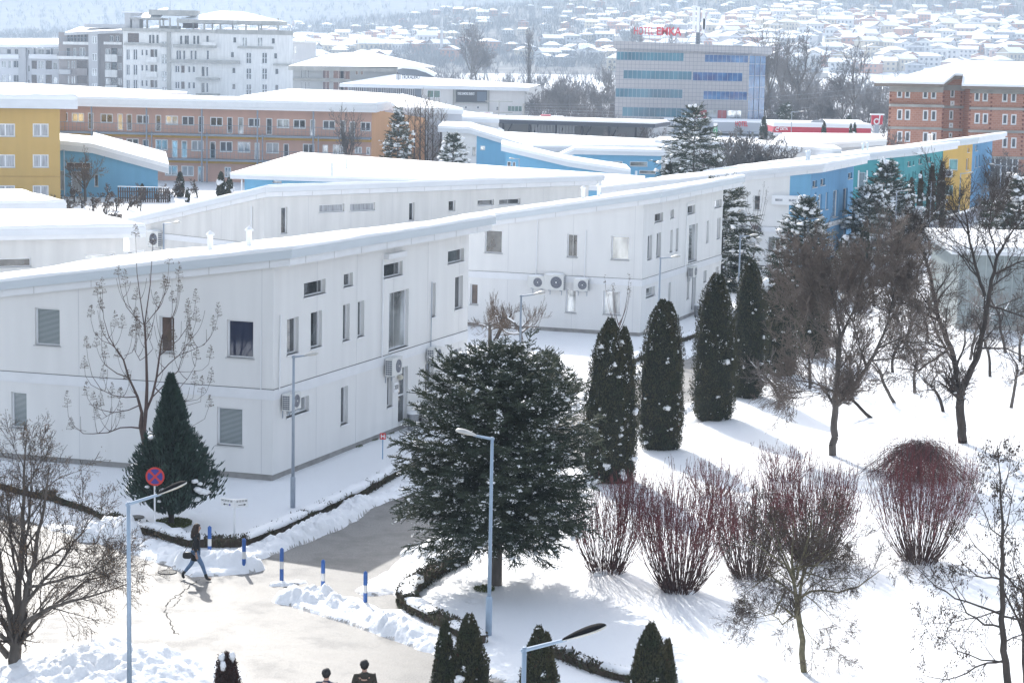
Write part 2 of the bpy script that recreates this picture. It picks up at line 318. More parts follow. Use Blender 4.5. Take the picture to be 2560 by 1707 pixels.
# cracks and footworn marks in the asphalt
crackm = mat('crack_black', (.02, .02, .02), .9); ck = MB()
def crack(pts, wd, seed):
    rg = random.Random(seed); Q = px_poly(pts); out = []
    for a, b_ in zip(Q[:-1], Q[1:]):
        for k in range(8):
            q = a+(b_-a)*k/8; out.append((q[0]+rg.uniform(-.05, .05), q[1]+rg.uniform(-.08, .08), wd*rg.uniform(.3, 1.2)))
    for (x0, y0, w0), (x1, y1, w1) in zip(out[:-1], out[1:]):
        l = math.hypot(x1-x0, y1-y0)+1e-6; nx, ny = -(y1-y0)/l, (x1-x0)/l
        ck.add([(x0-nx*w0, y0-ny*w0, .004), (x1-nx*w1, y1-ny*w1, .004), (x1+nx*w1, y1+ny*w1, .004), (x0+nx*w0, y0+ny*w0, .004)], [(0, 1, 2, 3)], crackm)
crack([('7', 1370, 850), ('7', 1300, 895), ('7', 1245, 935), ('7', 1210, 960), ('7', 1150, 1000), ('7', 1130, 1060), ('7', 1150, 1100), ('7', 1175, 1160), ('7', 1215, 1245)], .018, 3)
crack([('7', 1245, 950), ('7', 1205, 1010), ('7', 1160, 1050)], .012, 4); crack([('7', 1225, 858), ('7', 1300, 893)], .012, 5); crack([('7', 600, 1105), ('7', 690, 1160)], .02, 6)
ck.build('asphalt_crack', kind='structure')
# ---- valley and hills: one sheet to the horizon
def crest(px): return np.interp(px, [-2500, 0, 850, 1430, 1900, 2560, 5000], [12, 20, 44, 72, 100, 118, 130])
def hill_z(x, y):
    px = 1280+FPX*x/np.maximum(y, 1); s = np.clip((y-1180)/1150, 0, 1); s = s**1.15
    z = crest(px)*s+np.where(y > 1180, (fbm(x*.004, y*.004, 4, 3)-.5)*16*np.clip((y-1180)/600, 0, 1), 0)
    z = z-22*np.clip((y-2350)/500, 0, 1)
    m = np.clip((y-2750)/2600, 0, 1); z = z+400*(m*m*(3-2*m))*(.75+.5*fbm(x*.0012, y*.0012, 4, 5))
    return z-np.where(y < 168, .25, 0)
def forest_mask(x, y):
    n = fbm(x*.006, y*.0035, 4, 21); px = 1280+FPX*x/y
    mtn = (y > 2400)*(.34)+(y > 3000)*.10
    wood = np.where((y > 1400) & (y <= 2600), .04+.10*np.exp(-((px-2450)/230)**2)*(y > 2000)+.05*np.exp(-((px-1750)/300)**2-((y-2050)/200)**2), 0)
    return n+mtn+wood
hill_snow = mat('hill_snow', (.80, .82, .85), .8, .12, .02); hill_wood = mat('hill_wood', (.17, .165, .16), .95, .45, .06)
D2 = np.concatenate([np.array([5, 20, 45, 80, 110, 140, 161, 169]), np.geomspace(175, 1150, 40), np.geomspace(1160, 6500, 240)])
grid_mesh('ground', D2, np.linspace(-.75, .75, 330), hill_z, [hill_snow, hill_wood], lambda c: (forest_mask(c[:, 0], c[:, 1]) > .56).astype(int)*(c[:, 1] > 1250), kind='structure')
# ============================================================ BUILDING KIT
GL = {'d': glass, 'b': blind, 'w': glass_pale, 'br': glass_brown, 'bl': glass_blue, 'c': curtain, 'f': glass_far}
def v2(a): return np.array(a[:2], float)
def outward(A, B, to=None):
    u = (v2(B)-v2(A)); u /= np.linalg.norm(u); n = np.array([u[1], -u[0]]); m = (v2(A)+v2(B))/2
    t = (v2(to)-m) if to is not None else -m
    return n if n@t > 0 else -n
def window(parent, A, u, n, s0, s1, z0, z1, style, rec=.14, sill=True, mull=0, fr=.055, trans=0, frm=None, name='window', simple=False):
    frm = frm or pvc; u3 = np.array([u[0], u[1], 0]); n3 = np.array([n[0], n[1], 0]); O = np.array([A[0], A[1], 0])
    def pt(s, z, d): return O+u3*s+n3*d+np.array([0, 0, z])
    b = MB(); w_ = s1-s0; h = z1-z0; dp = .06
    def bar(sa, sb, za, zb): b.obox(pt(sa, za, -rec), u3*(sb-sa), np.array([0, 0, zb-za]), n3*dp, frm)
    bar(s0, s1, z0, z0+fr); bar(s0, s1, z1-fr, z1); bar(s0, s0+fr, z0+fr, z1-fr); bar(s1-fr, s1, z0+fr, z1-fr)
    for k in range(mull):
        q = s0+w_*(k+1)/(mull+1); bar(q-fr*.6, q+fr*.6, z0+fr, z1-fr)
    for k in range(trans):
        q = z0+h*(k+1)/(trans+1); bar(s0+fr, s1-fr, q-fr*.5, q+fr*.5)
    o = b.build(name, parent)
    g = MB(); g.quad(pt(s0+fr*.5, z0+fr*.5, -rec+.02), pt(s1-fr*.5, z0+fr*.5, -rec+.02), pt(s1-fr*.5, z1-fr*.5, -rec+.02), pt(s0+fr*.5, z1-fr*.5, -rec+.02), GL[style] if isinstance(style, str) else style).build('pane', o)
    if sill:
        MB().obox(pt(s0-.05, z0-.04, -rec+dp), u3*(w_+.1), n3*(rec-dp+.06), np.array([0, 0, .04]), sillm if rec < .2 else panel).build('sill', o)
    return o
def wall(parent, A, B, z0, zA, zB, m, wins=(), n=None, name='wall', rec=.14, split=None):
    """wins: (s0,s1,z0,z1,style,opts)"""
    A = v2(A); B = v2(B); L = np.linalg.norm(B-A); u = (B-A)/L; n = outward(A, B) if n is None else v2(n)
    top = lambda s: zA+(zB-zA)*s/L; b = MB(); u3 = np.array([*u, 0]); n3 = np.array([*n, 0])
    pt = lambda s, z, d=0: np.array([*A, 0])+u3*s+n3*d+np.array([0, 0, z])
    ws = []
    for w_ in wins:
        s0, s1, a, c = w_[:4]; s0, s1 = max(.05, min(s0, s1)), min(L-.05, max(s0, s1)); a, c = max(a, z0+.05), min(c, min(top(s0), top(s1))-.05)
        if s1-s0 > .08 and c-a > .08: ws.append((s0, s1, a, c)+tuple(w_[4:]))
    xs = sorted(set([0, L]+[w_[0] for w_ in ws]+[w_[1] for w_ in ws]))
    mof = (lambda s: m) if split is None else (lambda s: m if s < split[0] else split[1])
    if split is not None: xs = sorted(set(xs+[split[0]]))
    flip = np.dot(np.cross(u3, [0, 0, 1]), n3) < 0
    def q(a, b_, c, d, mm): b.quad(*((d, c, b_, a) if flip else (a, b_, c, d)), mm)
    for x0, x1 in zip(xs[:-1], xs[1:]):
        cov = sorted([(w_[2], w_[3]) for w_ in ws if w_[0] <= x0+1e-6 and w_[1] >= x1-1e-6]); z = z0; mm = mof((x0+x1)/2)
        for a, c in cov:
            if a > z+1e-4: q(pt(x0, z), pt(x1, z), pt(x1, a), pt(x0, a), mm)
            z = max(z, c)
        q(pt(x0, z), pt(x1, z), pt(x1, top(x1)), pt(x0, top(x0)), mm)
    for w_ in ws:
        s0, s1, a, c = w_[:4]; r = (w_[5] if len(w_) > 5 else {}).get('rec', rec); mm = mof((s0+s1)/2)
        for (p, q_) in (((s0, a), (s1, a)), ((s1, a), (s1, c)), ((s1, c), (s0, c)), ((s0, c), (s0, a))):
            b.quad(pt(*p), pt(*q_), pt(q_[0], q_[1], -r-.02), pt(p[0], p[1], -r-.02), mm)
    o = b.build(name, parent)
    for w_ in ws:
        op = dict(w_[5]) if len(w_) > 5 else {}; op.setdefault('rec', rec); window(parent, A, u, n, *w_[:4], w_[4], **op)
    return o
def pxw(A, B, k, lst):
    """windows from image rectangles (x0,x1,ytop,ybot at mid x,style[,opts]) on the wall A-B"""
    out = []
    for w_ in lst:
        x0, x1, y0, y1 = w_[:4]; xm = (x0+x1)/2; ym = (y0+y1)/2
        s0 = wallhit(A, B, *Z(k, x0, ym))[0]; s1 = wallhit(A, B, *Z(k, x1, ym))[0]; zt = wallhit(A, B, *Z(k, xm, y0))[1]; zb = wallhit(A, B, *Z(k, xm, y1))[1]
        out.append((min(s0, s1), max(s0, s1), zb, zt)+tuple(w_[4:]))
    return out
def strip(parent, A, B, n, z0, z1, d, m, name='band', zr=None, s0=0, s1=None):
    """board lying on a wall, proud by d; zr = rise of both edges from A to B"""
    A = v2(A); B = v2(B); L = np.linalg.norm(B-A); u = (B-A)/L; s1 = L if s1 is None else s1; zr = zr or 0
    f = lambda s, z, e: (*(A+u*s+v2(n)*e), z+zr*s/L)
    return MB().add([f(s0, z0, .002), f(s1, z0, .002), f(s1, z0, d), f(s0, z0, d), f(s0, z1, .002), f(s1, z1, .002), f(s1, z1, d), f(s0, z1, d)],
        [(0, 1, 2, 3), (4, 7, 6, 5), (3, 2, 6, 7), (0, 3, 7, 4), (1, 5, 6, 2), (0, 4, 5, 1)], m).build(name, parent)
def snow_slab(parent, poly, zf, th=.17, inset=.03, seed=1, name='snow_cover', m=None, step=.7):
    """rounded blanket of snow over a flat convex polygon"""
    poly = [v2(p) for p in poly]; c = sum(poly)/len(poly); rg = random.Random(seed); pts = []; n = len(poly)
    for i in range(n):
        a, b_ = poly[i], poly[(i+1) % n]; k = max(1, min(60, int(np.linalg.norm(b_-a)/step)))
        for j in range(k): pts.append(a+(b_-a)*j/k)
    def ring(ins, h, jit=0):
        out = []
        for p in pts:
            d = c-p; d /= np.linalg.norm(d)+1e-9; nz = float(fbm(np.array([p[0]*.45+seed]), np.array([p[1]*.45]), 3, 2)[0]); q = p+d*(ins*(.4+1.2*nz)+rg.uniform(-jit, jit)*1.3); out.append((q[0], q[1], zf(*q)+h*(.45+1.05*nz)))
        return out
    R = [ring(inset, .0), ring(inset-.02, th*.45, .015), ring(inset+.06, th*.85, .02), ring(inset+.22, th, .02)]; N = len(pts); b = MB(); fs = []
    for r in range(3):
        for i in range(N): fs.append((r*N+i, r*N+(i+1) % N, (r+1)*N+(i+1) % N, (r+1)*N+i))
    vs = [q for r in R for q in r]+[(c[0], c[1], zf(*c)+th)]
    for i in range(N): fs.append((3*N+i, 3*N+(i+1) % N, 4*N))
    b.add(vs, fs, m or snow_far); return b.build(name, parent, smooth=True)
def ccw(poly):
    a = sum(p[0]*q[1]-q[0]*p[1] for p, q in zip(poly, poly[1:]+poly[:1])); return poly if a > 0 else poly[::-1]
def expand(poly, ds):
    """move each edge outwards by ds[i]; poly ccw"""
    n = len(poly); poly = [v2(p) for p in poly]; L = []
    for i in range(n):
        a, b_ = poly[i], poly[(i+1) % n]; u = (b_-a)/np.linalg.norm(b_-a); nn = np.array([u[1], -u[0]]); L.append((a+nn*ds[i], u))
    out = []
    for i in range(n):
        (p, u), (q, v) = L[i-1], L[i]; t = np.linalg.solve(np.array([[u[0], -v[0]], [u[1], -v[1]]]), q-p)[0]; out.append(p+u*t)
    return out
def plane3(p, q, r):
    p, q, r = map(np.array, (p, q, r)); n = np.cross(q-p, r-p); return lambda x, y: p[2]-(n[0]*(x-p[0])+n[1]*(y-p[1]))/n[2]
def wedge(name, label, cat, c, l, r, zc, zl, zr, wm, wl, wr, band=3.1, over=(.35, .8, .5, .5), splitL=None, splitR=None, fm=None, sm=.17, group=None, wmR=None, bandm=None, joints=True, th=.29, vents=()):
    c, l, r = v2(c), v2(l), v2(r); b_ = l+r-c; fm = fm or fascia; bandm = bandm or panel
    root = empty(name, (c[0], c[1], 0), label=label, cat=cat, group=group); zf = plane3((*c, zc), (*l, zl), (*r, zr)); z0 = .34
    nL = outward(l, c); nR = outward(c, r); wmR = wmR or wm
    wall(root, l, c, z0, zl, zc, wm, wl, nL, rec=.16, split=splitL); wall(root, c, r, z0, zc, zr, wmR, wr, nR, rec=.2, split=splitR)
    wall(root, r, b_, z0, zr, zf(*b_), wmR, (), -nL); wall(root, b_, l, z0, zf(*b_), zl, wm, (), -nR)
    poly = ccw([tuple(l), tuple(c), tuple(r), tuple(b_)])
    MB().prism([tuple(p) for p in expand(poly, [-.05]*4)], -.3, z0+.005, plinth).build('plinth', root)
    if band:
        bl = band; e = .035; u = (c-l)/np.linalg.norm(c-l); v = (r-c)/np.linalg.norm(r-c)
        strip(root, l, c+u*e, nL, bl-.36, bl, e, bandm); strip(root, c, r, nR, bl-.362, bl-.002, e-.002, bandm)
        strip(root, l, c+u*e, nL, bl+.001, bl+.02, .012, dark, 'joint_gap'); strip(root, c, r, nR, bl+.001, bl+.02, .011, dark, 'joint_gap')
    if joints:
        L1 = np.linalg.norm(c-l); L2 = np.linalg.norm(r-c); jm = mat('wall_joint', (.62, .62, .63), .9); b = MB()
        for A, B, n_, L in ((l, c, nL, L1), (c, r, nR, L2)):
            u = (B-A)/L; s = L-.45 if A is l else .45
            ss = [s] if A is l else []
            ss += [x for x in np.arange(3.4, L-1, 3.4)] if A is c else [x for x in (L-3.9, L-7.6, L-11.2) if x > 0]
            for x in ss:
                for za, zb in ((z0+.02, (band or 3)-.38), ((band or 3)+.03, min(zf(*(A+u*x)), 20)-.1)):
                    b.obox((*(A+u*x+n_*.001), za), (*(u*.02), 0), (*(n_*.004), 0), (0, 0, zb-za), jm)
            zz = (band or 3)+2.72
            b.obox((*(A+n_*.001), zz), (*(u*L), 0), (*(n_*.004), 0), (0, 0, .02), jm) if zz < min(zc, zl)-.2 and zz < zr-.2 else None
        b.build('wall_joints', root)
    # edges of poly: which is left wall, right wall...
    ed = []
    P4 = [v2(p) for p in poly]
    for i in range(4):
        a, d = P4[i], P4[(i+1) % 4]; m_ = (a+d)/2
        k = int(np.argmin([np.linalg.norm(m_-(l+c)/2), np.linalg.norm(m_-(c+r)/2), np.linalg.norm(m_-(r+b_)/2), np.linalg.norm(m_-(b_+l)/2)])); ed.append(over[k])
    R_ = expand(poly, ed); R_ = [tuple(p) for p in R_]; S_ = [tuple(p) for p in expand(poly, [max(.03, e-.14) for e in ed])]
    MB().prism(S_, lambda x, y: zf(x, y)-.16, lambda x, y: zf(x, y)+.12, panel).build('soffit_board', root)
    MB().prism(R_, lambda x, y: zf(x, y)+.10, lambda x, y: zf(x, y)+.10+th, fm).build('roof', root)
    # joints in the fascia lower board
    b = MB()
    for i in range(4):
        a, d = v2(S_[i]), v2(S_[(i+1) % 4]); L = np.linalg.norm(d-a); u = (d-a)/L; nn = np.array([u[1], -u[0]])
        for s in np.arange(1.2, L, 2.3):
            q = a+u*s; b.obox((*(q+nn*.001), zf(*q)-.16), (*(u*.025), 0), (*(nn*.006), 0), (0, 0, .27), sillm)
    b.build('board_joints', root)
    snow_slab(root, R_, lambda x, y: zf(x, y)+.10+th, sm, seed=len(name))
    for (x, y) in vents:
        z = zf(x, y)+.1+th; b = MB(); b.tube([(x, y, z), (x, y, z+.75)], .11, pvc, 10); b.tube([(x, y, z+.75), (x, y, z+.80), (x, y, z+.93)], [.17, .17, .02], pvc, 10); b.build('roof_vent', root)
    root['_zf'] = 0
    del root['_zf']
    return root, zf, nL, nR
def ac_unit(c, n, w_=.85, h=.6, d=.32, label='', snowcap=False, group='air conditioners on the walls', scm=None):
    """c: centre of the wall-side face"""
    n = v2(n); u = np.array([-n[1], n[0]]); c = np.array(c, float); root = empty('air_conditioner', tuple(c), label=label, cat='air conditioner', group=group)
    u3 = np.array([*u, 0]); n3 = np.array([*n, 0]); z3 = np.array([0, 0, 1.]); o = c+n3*.08; acm = mat('ac_cream', (.72, .72, .70), .5, .05, 5)
    b = MB(); b.obox(o-u3*w_/2-z3*h/2, u3*w_, n3*d, z3*h, acm); b.build('body', root)
    sd_ = .12*w_; fc = o+u3*sd_+n3*(d+.004); R = h*.38; gm = mat('ac_grille', (.10, .11, .15), .5)
    b = MB(); b.disc(fc+n3*.004, n3, R, gm, 24, .012); b.disc(fc+n3*.02, n3, R*.16, acm, 10, .01)
    for k in range(3): q = R*(.4+.25*k); b.tube([fc+n3*.016+q*(u3*math.cos(a)+z3*math.sin(a)) for a in np.linspace(0, 2*math.pi, 21)], .004, acm, 3, False)
    b.build('fan_grille', root)
    b = MB()
    for sgn in (-1, 1):
        q0 = o+u3*sgn*(w_/2+.002)+n3*.03-z3*(h*.42)
        for k in range(7): b.obox(q0+z3*k*h*.12, u3*sgn*.008, n3*(d-.06), z3*h*.075, gm)
        for k in range(1, 3): b.obox(q0+n3*(d-.06)*k/3, u3*sgn*.014, n3*.012, z3*h*.84, acm)
    b.build('side_louvre', root)
    b = MB()
    for k in (-.3, .3):
        b.obox(c+u3*k*w_-z3*(h/2+.04), u3*.03, n3*(d+.08), z3*.035, galv); b.obox(c+u3*k*w_-z3*(h/2+.3), u3*.03, n3*.03, z3*.3, galv)
    b.build('bracket', root)
    if snowcap: b = MB(); b.blob(o+n3*d/2+z3*(h/2+.01), .5, snow, 3, 2, .06, (1*abs(u[0])*w_*.95+.3*abs(n[0]), .3, .16)); b.build('snow_cap', root, smooth=True)
    return root
def pipe(parent, A, n, pts, r=.03, m=None, name='downpipe'):
    MB().tube([(*(v2(p)+v2(n)*.06), p[2]) for p in pts], r, m or pvc, 6).build(name, parent)
def on_wall(A, B, k, x, y, n=None, d=0.0):
    s, z = wallhit(A, B, *Z(k, x, y)); A = v2(A); B = v2(B); p = A+(B-A)/np.linalg.norm(B-A)*s; n = outward(A, B) if n is None else n; p = p+n*d; return np.array([p[0], p[1], z])
# ============================================================ A front white house
def plan(cb, bl, bc, br, zadd=.1, DC=None):
    c = P(*cb, zadd) if DC is None else PD(*cb, DC)[:2]; zb = ztop(c[0], c[1], bc[1]); l = P(*bl, zb); r = P(*br, zb); return v2(c), v2(l), v2(r), zb
c, l, r, zbA = plan((682, 1204), Z('4', 0, 1003), Z('4', 1875, 1135), Z('5', 865, 728))
uA = (l-c)/np.linalg.norm(l-c); vA = (r-c)/np.linalg.norm(r-c); lA = c+uA*17; sR = wallhit(c, r, *Z('5', 877, 400))[0]; rA = c+vA*sR; cA = c
zcA = ztop(cA[0], cA[1], 657); p0 = c+uA*10.2; k_ = (zcA-wallhit(c, c+uA, 5, 731)[1])/wallhit(c, c+uA, 5, 731)[0]; zlA = zcA-k_*17
q = on_wall(cA, rA, '5', 877, 40); zrA = q[2]
WL = pxw(cA, lA, '4', [(240, 408, 575, 830, 'b'), (1090, 1192, 630, 880, 'br'), (1552, 1733, 657, 915, 'bl'), (78, 182, 1148, 1395, 'b'), (1483, 1658, 1255, 1515, 'b'), (1065, 1168, 1210, 1450, 'b')])
LAw = np.linalg.norm(lA-cA); WL = [(LAw-b_, LAw-a, *rest) for a, b_, *rest in WL]
WR = pxw(cA, rA, '4', [(2078, 2226, 388, 488, 'd'), (1962, 2042, 642, 888, 'd'), (2125, 2201, 597, 845, 'd'), (1958, 2113, 1195, 1300, 'w')])
WR += pxw(cA, rA, '5', [(26, 88, 337, 428, 'd'), (20, 66, 548, 798, 'd'), (121, 166, 527, 770, 'd'), (298, 428, 265, 362, 'd'), (335, 468, 458, 852, 'w', {'fr': .05}), (624, 654, 405, 635, 'd'), (738, 848, 175, 265, 'd'), (786, 840, 358, 580, 'd'),
    (6, 54, 1112, 1368, 'd'), (322, 360, 1045, 1250, 'd'), (398, 462, 980, 1400, 'd', {'name': 'door', 'sill': False, 'trans': 1}), (582, 640, 948, 1150, 'd'), (778, 828, 852, 1050, 'd')])
vt = []
hA, zfA, nLA, nRA = wedge('white_house', 'large two-storey white building with numbered door, paulownia and clipped cypress before it', 'building', cA, lA, rA, zcA, zlA, zrA, white, WL, WR, band=zbA, over=(.35, .85, .9, .5),
    vents=[tuple(P(*Z('4', 1437, 175), 7.45)), tuple(P(*Z('4', 1702, 130), 7.75))])
roll = on_wall(cA, rA, '5', 300, 228); e3 = np.array([*vA, 0]); MB().obox(roll+[0, 0, -.08], e3*1.75, np.array([*nRA, 0])*.22, (0, 0, .2), panel).build('shutter_box', hA)
pipe(hA, cA, nRA, [on_wall(cA, rA, '5', 287, 240), on_wall(cA, rA, '5', 278, 905)]); pipe(hA, cA, nRA, [on_wall(cA, rA, '5', 620, 395), on_wall(cA, rA, '5', 612, 835)], .02, galv)
pipe(hA, cA, nRA, [on_wall(cA, rA, '4', 1910, 620), on_wall(cA, rA, '4', 1900, 1135)]); pipe(hA, cA, nLA, [on_wall(lA, cA, '4', 1790, 725), on_wall(lA, cA, '4', 1788, 1128)], .018)
def acpx(A, B, k, x0, x1, y0, y1, **kw):
    a = on_wall(A, B, k, (x0+x1)/2, (y0+y1)/2); return ac_unit(a, outward(A, B), **kw)
acpx(cA, rA, '4', 1905, 2000, 1140, 1270, label='air conditioner on the white house corner behind the grey lamp post')
acpx(cA, rA, '5', 285, 375, 905, 1030, label='air conditioner above the numbered entrance door', w_=.95, h=.7)
acpx(cA, rA, '5', 580, 640, 848, 930, label='air conditioner under a thin conduit past the entrance door')
# door number plate, lamp, step, bin
pl = on_wall(cA, rA, '5', 381, 1115); n3 = np.array([*nRA, 0]); u3 = np.array([*vA, 0])
MB().obox(pl-u3*.22-[0, 0, .2], u3*.44, n3*.03, (0, 0, .4), pvc).build('number_plate', hA); text_at('number', '300', .26, pl+n3*.034, u3, n3, dark, hA, .003)
MB().blob(on_wall(cA, rA, '5', 392, 1045)+n3*.13, .12, mat('lamp_globe', (.62, .58, .48), .4), 1, 3, 0).build('entrance_lamp', hA, smooth=True)
st = v2(on_wall(cA, rA, '5', 470, 1400)); MB().obox((*(st+nRA*.02), -.2), u3*2.4, n3*1.5, (0, 0, .42), plinth).build('doorstep', hA)
MB().obox((*(st+vA*.6+nRA*.3), .22), u3*1.7, n3*.35, (0, 0, .75), plinth).build('step_wall', hA)
def bin_(p, label):
    x, y = p; r_ = empty('litter_bin', (x, y, .05), label=label, cat='litter bin', group='round metal litter bins'); mm = mat('brushed_steel', (.35, .36, .38), .35, .15, 8, metal=.6)
    MB().tube([(x, y, .05), (x, y, .12), (x, y, .8)], [.21, .22, .24], mm, 20).build('drum', r_, smooth=False); MB().tube([(x, y, .8), (x, y, .86), (x, y, .88)], [.26, .26, .2], pvc, 20).build('rim', r_)
bp_ = st+vA*(-.45)+nRA*.38; bin_(bp_, 'round steel litter bin beside the numbered entrance door')
# ============================================================ B white house behind
c, l, r, zb = plan(Z('B', 1567, 1326), Z('B', 222, 804), Z('B', 1590, 876), Z('B', 2205, 680)); uB = (l-c)/np.linalg.norm(l-c); vB = (r-c)/np.linalg.norm(r-c); cB = c; lB = c+uB*15; rB = r
zc = ztop(c[0], c[1], Z('B', 0, 266)[1]); s_, z_ = wallhit(cB, lB, *Z('B', 500, 418)); zl = zc-(zc-z_)/s_*15; zr = on_wall(cB, rB, 'B', 2215, 148)[2]
LB = 15; WL = [(LB-b_, LB-a, *rest) for a, b_, *rest in pxw(cB, lB, 'B', [(352, 487, 488, 668, 'd'), (997, 1078, 518, 700, 'd'), (1342, 1483, 535, 722, 'w'), (238, 297, 908, 1070, 'br'), (985, 1066, 948, 1135, 'w'), (1280, 1415, 963, 1150, 'w')])]
WR = pxw(cB, rB, 'B', [(1684, 1750, 355, 425, 'd'), (1808, 1835, 328, 395, 'd'), (1939, 2000, 295, 362, 'd'), (2154, 2209, 250, 312, 'w'), (1628, 1662, 528, 720, 'd'), (1698, 1731, 510, 700, 'd'), (1803, 1824, 487, 660, 'w'), (1850, 1869, 475, 650, 'w'),
    (1950, 2018, 442, 735, 'w'), (2088, 2107, 415, 585, 'w'), (2173, 2199, 392, 555, 'd'), (1616, 1686, 935, 1010, 'w'), (1790, 1808, 898, 1055, 'w'), (1935, 1954, 865, 1025, 'd'), (1974, 2004, 845, 1120, 'd', {'name': 'door', 'sill': False}), (2066, 2090, 805, 895, 'd'), (2161, 2184, 775, 850, 'd')])
hB, zfB, nLB, nRB = wedge('white_house', 'two-storey white building with three fan units on its front wall, behind the apple trees', 'building', cB, lB, rB, zc, zl, zr, white, WL, WR, band=zb, over=(.35, 1.1, .9, .4),
    vents=[tuple(P(*Z('B', 1122, 205), 7.2)), tuple(P(*Z('B', 1245, 185), 7.4))])
for i, (x0, x1, y0, y1, w_, h_, sc_, lb) in enumerate([(722, 828, 850, 930, .95, .66, 1, 'fan unit with snow on top, first of three below the white band'), (855, 978, 842, 940, 1.1, .85, 1, 'biggest fan unit of three, middle one below the white band'), (1084, 1168, 873, 950, .8, .66, 0, 'small fan unit set apart, last of three below the white band')]):
    a = on_wall(cB, lB, 'B', (x0+x1)/2-8, (y0+y1)/2); ac_unit(a, nLB, w_, h_, label=lb, snowcap=True)
acpx(cB, rB, 'B', 1915, 1985, 765, 855, label='air conditioner over the door of the house behind the apple trees')
for x, y0, y1 in ((768, 400, 840), (1147, 490, 860)): pipe(hB, cB, nLB, [on_wall(cB, lB, 'B', x, y0), on_wall(cB, lB, 'B', x-14, y1)], .03)
pipe(hB, cB, nRB, [on_wall(cB, rB, 'B', 1985, 262), on_wall(cB, rB, 'B', 1932, 280), on_wall(cB, rB, 'B', 1915, 770)], .025)
bin_(v2(on_wall(cB, rB, 'B', 1970, 1160))+nRB*.4, 'round steel litter bin at the door of the second white house')
# ============================================================ C white and blue
c, l, r, zb = plan(Z('U', 870, 1029), Z('U', 300, 718), Z('U', 875, 741), Z('U', 1175, 655)); uC = (l-c)/np.linalg.norm(l-c); vC = (r-c)/np.linalg.norm(r-c); cC = c; lC = c+uC*15; rC = r
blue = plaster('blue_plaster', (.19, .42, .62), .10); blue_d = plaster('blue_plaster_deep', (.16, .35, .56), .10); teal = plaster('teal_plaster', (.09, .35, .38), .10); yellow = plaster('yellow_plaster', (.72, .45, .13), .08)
zc = ztop(c[0], c[1], Z('U', 0, 352)[1]); s_, z_ = wallhit(cC, lC, *Z('U', 415, 402)); zl = zc-(zc-z_)/s_*15; zr = on_wall(cC, rC, 'U', 1185, 295)[2]
sp = 15-wallhit(cC, lC, *Z('U', 745, 600))[0]
WL = [(15-b_, 15-a, *rest) for a, b_, *rest in pxw(cC, lC, 'U', [(504, 549, 515, 618, 'd'), (598, 700, 798, 905, 'w', {'mull': 1}), (302, 392, 785, 895, 'w', {'mull': 1})])]
WR = pxw(cC, rC, 'U', [(906, 937, 415, 462, 'd'), (961, 991, 403, 448, 'd'), (1149, 1177, 362, 402, 'd'), (920, 931, 498, 618, 'w'), (946, 971, 508, 622, 'w'), (996, 1013, 496, 612, 'w'), (1046, 1080, 482, 665, 'w'), (1113, 1144, 468, 645, 'd'), (1040, 1060, 745, 850, 'd'), (1120, 1135, 740, 800, 'd'), (950, 970, 735, 790, 'd')])
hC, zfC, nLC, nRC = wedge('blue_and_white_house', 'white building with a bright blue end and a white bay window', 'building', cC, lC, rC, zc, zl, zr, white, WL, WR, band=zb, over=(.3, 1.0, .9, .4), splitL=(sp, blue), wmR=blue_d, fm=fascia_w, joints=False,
    vents=[tuple(P(*Z('U', 867, 285), 6.9)), tuple(P(*Z('U', 882, 285), 6.9))])
a = on_wall(cC, lC, 'U', 632, 548); b_ = on_wall(cC, lC, 'U', 818, 548); u3 = (b_-a); Lb = np.linalg.norm(u3[:2]); u3 = np.array([*u3[:2], 0])/Lb; n3 = np.array([*nLC, 0])
zt = on_wall(cC, lC, 'U', 720, 515)[2]; zl_ = on_wall(cC, lC, 'U', 720, 578)[2]; bay = MB().obox((a[0], a[1], zl_), u3*Lb, n3*.45, (0, 0, zt-zl_), pvc).build('bay_window', hC)
for k in (0, 1): g0 = np.array([a[0], a[1], zl_+.25])+u3*(.25+k*Lb*.5)+n3*.455; MB().quad(g0, g0+u3*(Lb*.5-.45), g0+u3*(Lb*.5-.45)+[0, 0, zt-zl_-.5], g0+[0, 0, zt-zl_-.5], curtain).build('pane', bay)
acpx(cC, rC, 'U', 1088, 1112, 682, 728, label='first of two fan units on the deep blue wall', group=None); acpx(cC, rC, 'U', 1116, 1138, 676, 722, label='second of two fan units on the deep blue wall, nearer the teal house', group=None)
for x, lb in ((420, 'dark round dish behind the lamp by the blue and white house'), (522, 'dark round dish beside the lamp head by the blue and white house')):
    p_ = on_wall(cC, lC, 'U', x, 757); b = MB(); b.disc(p_+n3*.35, n3+np.array([.3, 0, .3]), .42, mat('dish_grey', (.12, .12, .13), .6), 20, .05); b.tube([p_, p_+n3*.35], .03, galv, 5); tag(b.build('satellite_dish'), lb, 'satellite dish')
